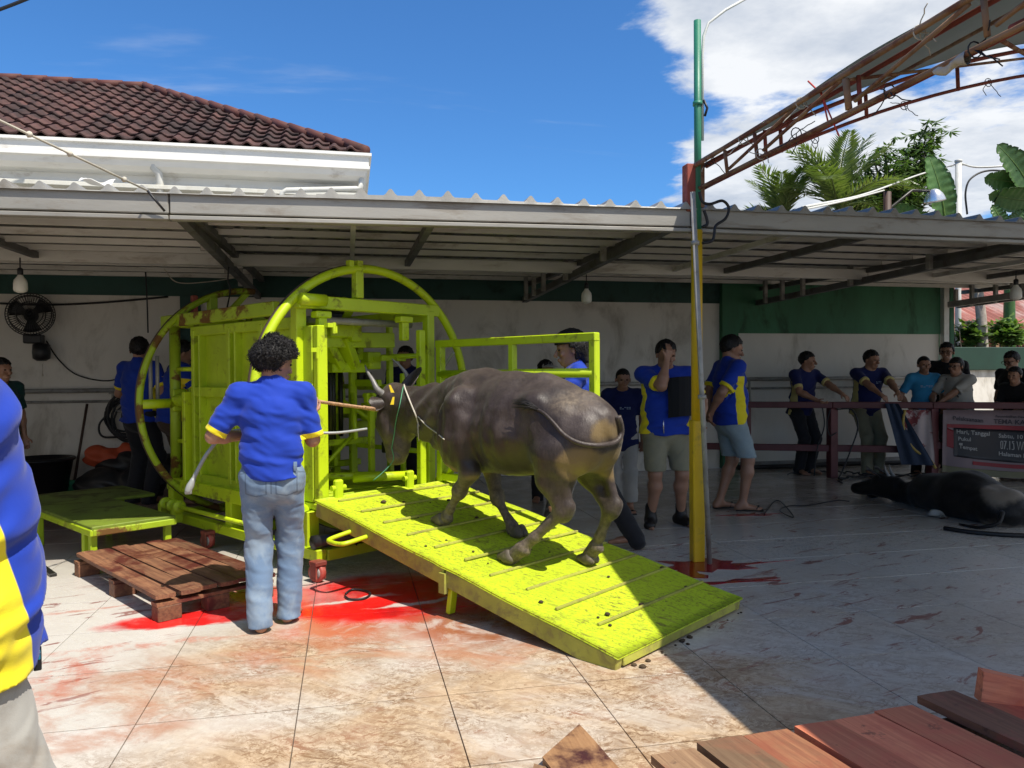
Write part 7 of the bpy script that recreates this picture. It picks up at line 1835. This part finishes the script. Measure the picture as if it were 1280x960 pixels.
banana(1176, 285, 14, 'banana plant with one tall torn leaf behind the silver lamp', (((1182, 282), (1160, 192), .30, .10, .15), ((1168, 292), (1118, 256), .24, .08, .5), ((1178, 290), (1190, 255), .14, -.05, .2)), 2)
banana(1262, 292, 14.5, 'banana plant with broad leaves against the sky at the right edge', (((1292, 245), (1246, 180), .34, .10, .1), ((1292, 232), (1230, 222), .26, -.08, .5), ((1296, 250), (1235, 243), .30, .10, .6), ((1256, 292), (1240, 256), .18, .05, .2), ((1262, 292), (1280, 262), .22, -.05, .2)), 6)
lp_ = AtY(1168, 246, 13.6); e = empty('flood_lamp', lp_, 'silver lamp shade on a dark slanting arm between the trees', 'lamp')
MB().lathe([(.05, .16), (.10, .13), (.16, .05), (.20, -.05), (.21, -.09), (.19, -.09), (.14, .03)], lp_, 18, (-.3, -.2, 1)).build('shade', M['silver'], e, True)
MB().tube([lp_ + (0, 0, .12), AtY(1140, 238, 13.6), AtY(1115, 258, 13.6), AtY(1108, 268, 13.6)], .03, 8).build('arm', M['oil'], e, True)
q = AtY(1109, 240, 13.5); MB().tube([(q[0], 13.5, 0), tuple(q)], .075, 9).build('wood_post', M['darkwood'], e, True)
# rusty roofed house and shrubs seen through the open end
rh = empty('rusty_roof_house', (14.5, 17, 0), 'low house with a rusty red tin roof seen through the open end of the shelter', 'house')
MB().box((15.5, 18.6, 1.4), (6.6, 3.0, 2.8)).build('wall', M['fence_red'], rh)
def rr_sheet(x0):
    return MB().grid(lambda u, v: (x0 + .80 * u, 16.0 + 3.2 * v, 2.55 + 1.55 * v + .03 * math.cos(u * 8 * math.pi)), 33, 3, .003).build('roof_sheet', M['rusttin'], rh)
for k in range(8): rr_sheet(12.0 + .79 * k)
MB().beam((12.0, 15.96, 2.46), (18.4, 15.96, 2.46), .05, .16).build('fascia', M['rusty'], rh)
for x in (13.4, 15.5): MB().beam((x, 15.9, 0), (x, 15.9, 2.4), .14, .14).build('post', M['rusty'], rh)
q1, q2 = AtY(1204, 270, 21), AtY(1245, 262, 21)
r2 = empty('far_roof', (q1[0] + 2.5, 22, 0), 'red roofed building far behind, only its ridge showing over the tin roof', 'house')
MB().box((q1[0] + 3.2, 22.2, 2.9), (6.6, 2.4, 5.8)).build('wall', M['fence_red'], r2); MB().grid(lambda u, v: (q1[0] - .2 + 7 * u, 20.9 + 1.6 * v, q1[2] - .25 + .42 * v), 3, 3, .05).build('roof', M['rusttin'], r2)
gw = empty('garden_wall', (12.5, 12.6, 0), 'low white wall with a green coping and green piers beyond the open end', 'wall')
MB().box((12.8, 12.65, .72), (7.4, .15, 1.44)).build('wall_panel', M['wallwhite'], gw); MB().box((12.8, 12.62, 1.66), (7.4, .24, .44), ch=.01).build('coping', pmat('dark_green_coping', (.010, .042, .026), .7), gw)
for x in (10.4, 12.45, 14.5): MB().box((x, 12.56, .72), (.26, .10, 1.44)).build('pier', M['wallgreen'], gw)
def shrub(px, py, y, label, seed, rad, n, m=None, stem=True):
    r = random.Random(seed); c = AtY(px, py, y); e = empty('shrub', (c[0], y, 0), label, 'shrub'); mb = MB(); lb = MB()
    for k in range(6): mb.tube([(c[0] + r.uniform(-.1, .1), y, 0), c + np.array([r.uniform(-.3, .3), r.uniform(-.2, .2), r.uniform(-.2, .3)])], [.03, .012], 6)
    mb.build('stem', M['trunk'], e, True)
    for k in range(n):
        o = np.array([r.gauss(0, 1), r.gauss(0, 1), r.gauss(0, 1)]); o = o / np.linalg.norm(o) * np.array(rad) * r.random() ** .4; q = c + o
        for j in range(7):
            az = r.uniform(0, 6.28); d = np.array([math.cos(az), math.sin(az), r.uniform(-.6, .7)]); d /= np.linalg.norm(d); l = r.uniform(.14, .26); leaf_quads(lb, q, q + d * l, l * .22, np.array([0, 0, 1.]), .25)
    lb.build('foliage', m or M['shrubleaf'], e)
shrub(1213, 420, 14, 'bright green shrub beside the pale trunk beyond the open end', 1, (.22, .30, .34), 90)
shrub(1256, 416, 14.2, 'bright green shrub right of the pale trunk, under the rusty roof', 2, (.30, .35, .36), 120)
shrub(1288, 428, 14.4, 'bright green shrub at the right edge before the rusty roof', 3, (.25, .3, .28), 80)
t0, t1 = AtY(1228, 440, 13.8), AtY(1222, 352, 13.8); e = empty('pale_trunk_tree', (t0[0], 13.8, 0), 'slender pale tree trunk with a tuft of light green leaves beyond the open end', 'tree')
MB().tube([(t0[0], 13.8, 0), tuple(t0), tuple((t0 + t1) / 2 + (.03, 0, 0)), tuple(t1)], [.14, .12, .10, .085], 10).build('trunk', pmat('pale_bark', (.34, .29, .24), .9, var=.25, vs=7, ba=.2), e, True)
lb = MB(); r = random.Random(8)
for k in range(60):
    az = r.uniform(0, 6.28); d = _n([math.cos(az), math.sin(az), r.uniform(-.2, 1)]); leaf_quads(lb, t1 + d * .05, t1 + d * r.uniform(.25, .5), .06, np.array([0, 0, 1.]))
lb.build('crown', M['shrubleaf'], e)
a, b = G(1186, 381, 2.16), G(1290, 368, 2.2); e = empty('end_bar', (a + b) / 2, 'long grey steel bar crossing the open end under the tin roof', 'bar'); a = AtY(1186, 381, 9.6); b = AtY(1290, 366, 8.4)
MB().beam(a, b, .06, .085, ch=.004).build('bar', M['steel'], e); MB().beam(a + (.12, 0, .03), (a[0] + .12, a[1], 2.62), .045, .045).build('hanger', M['steel'], e); MB().beam(b + (-.25, .05, .05), (b[0] - .25, b[1] + .05, 2.62), .045, .045).build('hanger', M['steel'], e)
# houses' shadowed depth beyond the yard is closed by a far tree line
def far_trees():
    r = random.Random(40); lb = MB()
    for k in range(420):
        x = r.uniform(-60, 90); y = r.uniform(46, 60); h_ = r.uniform(1.0, 5.2) * (1 if x > 5 else .8)
        for j in range(7):
            c = np.array([x + r.gauss(0, 1.1), y + r.gauss(0, 1), abs(r.gauss(h_ * .55, h_ * .3))])
            for q in range(3): az = r.uniform(0, 6.28); d = np.array([math.cos(az), math.sin(az), r.uniform(-.5, .6)]); leaf_quads(lb, c, c + d * r.uniform(.8, 1.6), .4, np.array([0, 0, 1.]))
    tag(lb.build('far_treeline', M['leaf']), kind='stuff')
far_trees()

# ------------------------------------------------------------------ repeats carry a common group
GROUPS = {'person': 'people around the cage and along the barrier', 'pallet': 'wooden pallets on the tiles', 'black_sack': 'black sacks heaped at the wall', 'upright_plank': 'red planks on edge at the right edge', 'wall_rail': 'pipe rails on the rear wall', 'overhead_wire': 'overhead wires beyond the roof', 'hanging_cable': 'cables hanging from the barrier', 'cable_tangle': 'tangles of cable under the barrier', 'drop_cord': 'cords hanging from the tin roof', 'hanging_cloth': 'cloths hung on the barrier', 'palm_tree': 'palms behind the tin roof', 'banana_plant': 'banana plants behind the tin roof', 'shrub': 'shrubs beyond the open end'}
for o in list(SC.objects):
    if o.parent is None and not o.get('group'):
        s = o.name.split('.')[0]
        if s in GROUPS: o['group'] = GROUPS[s]
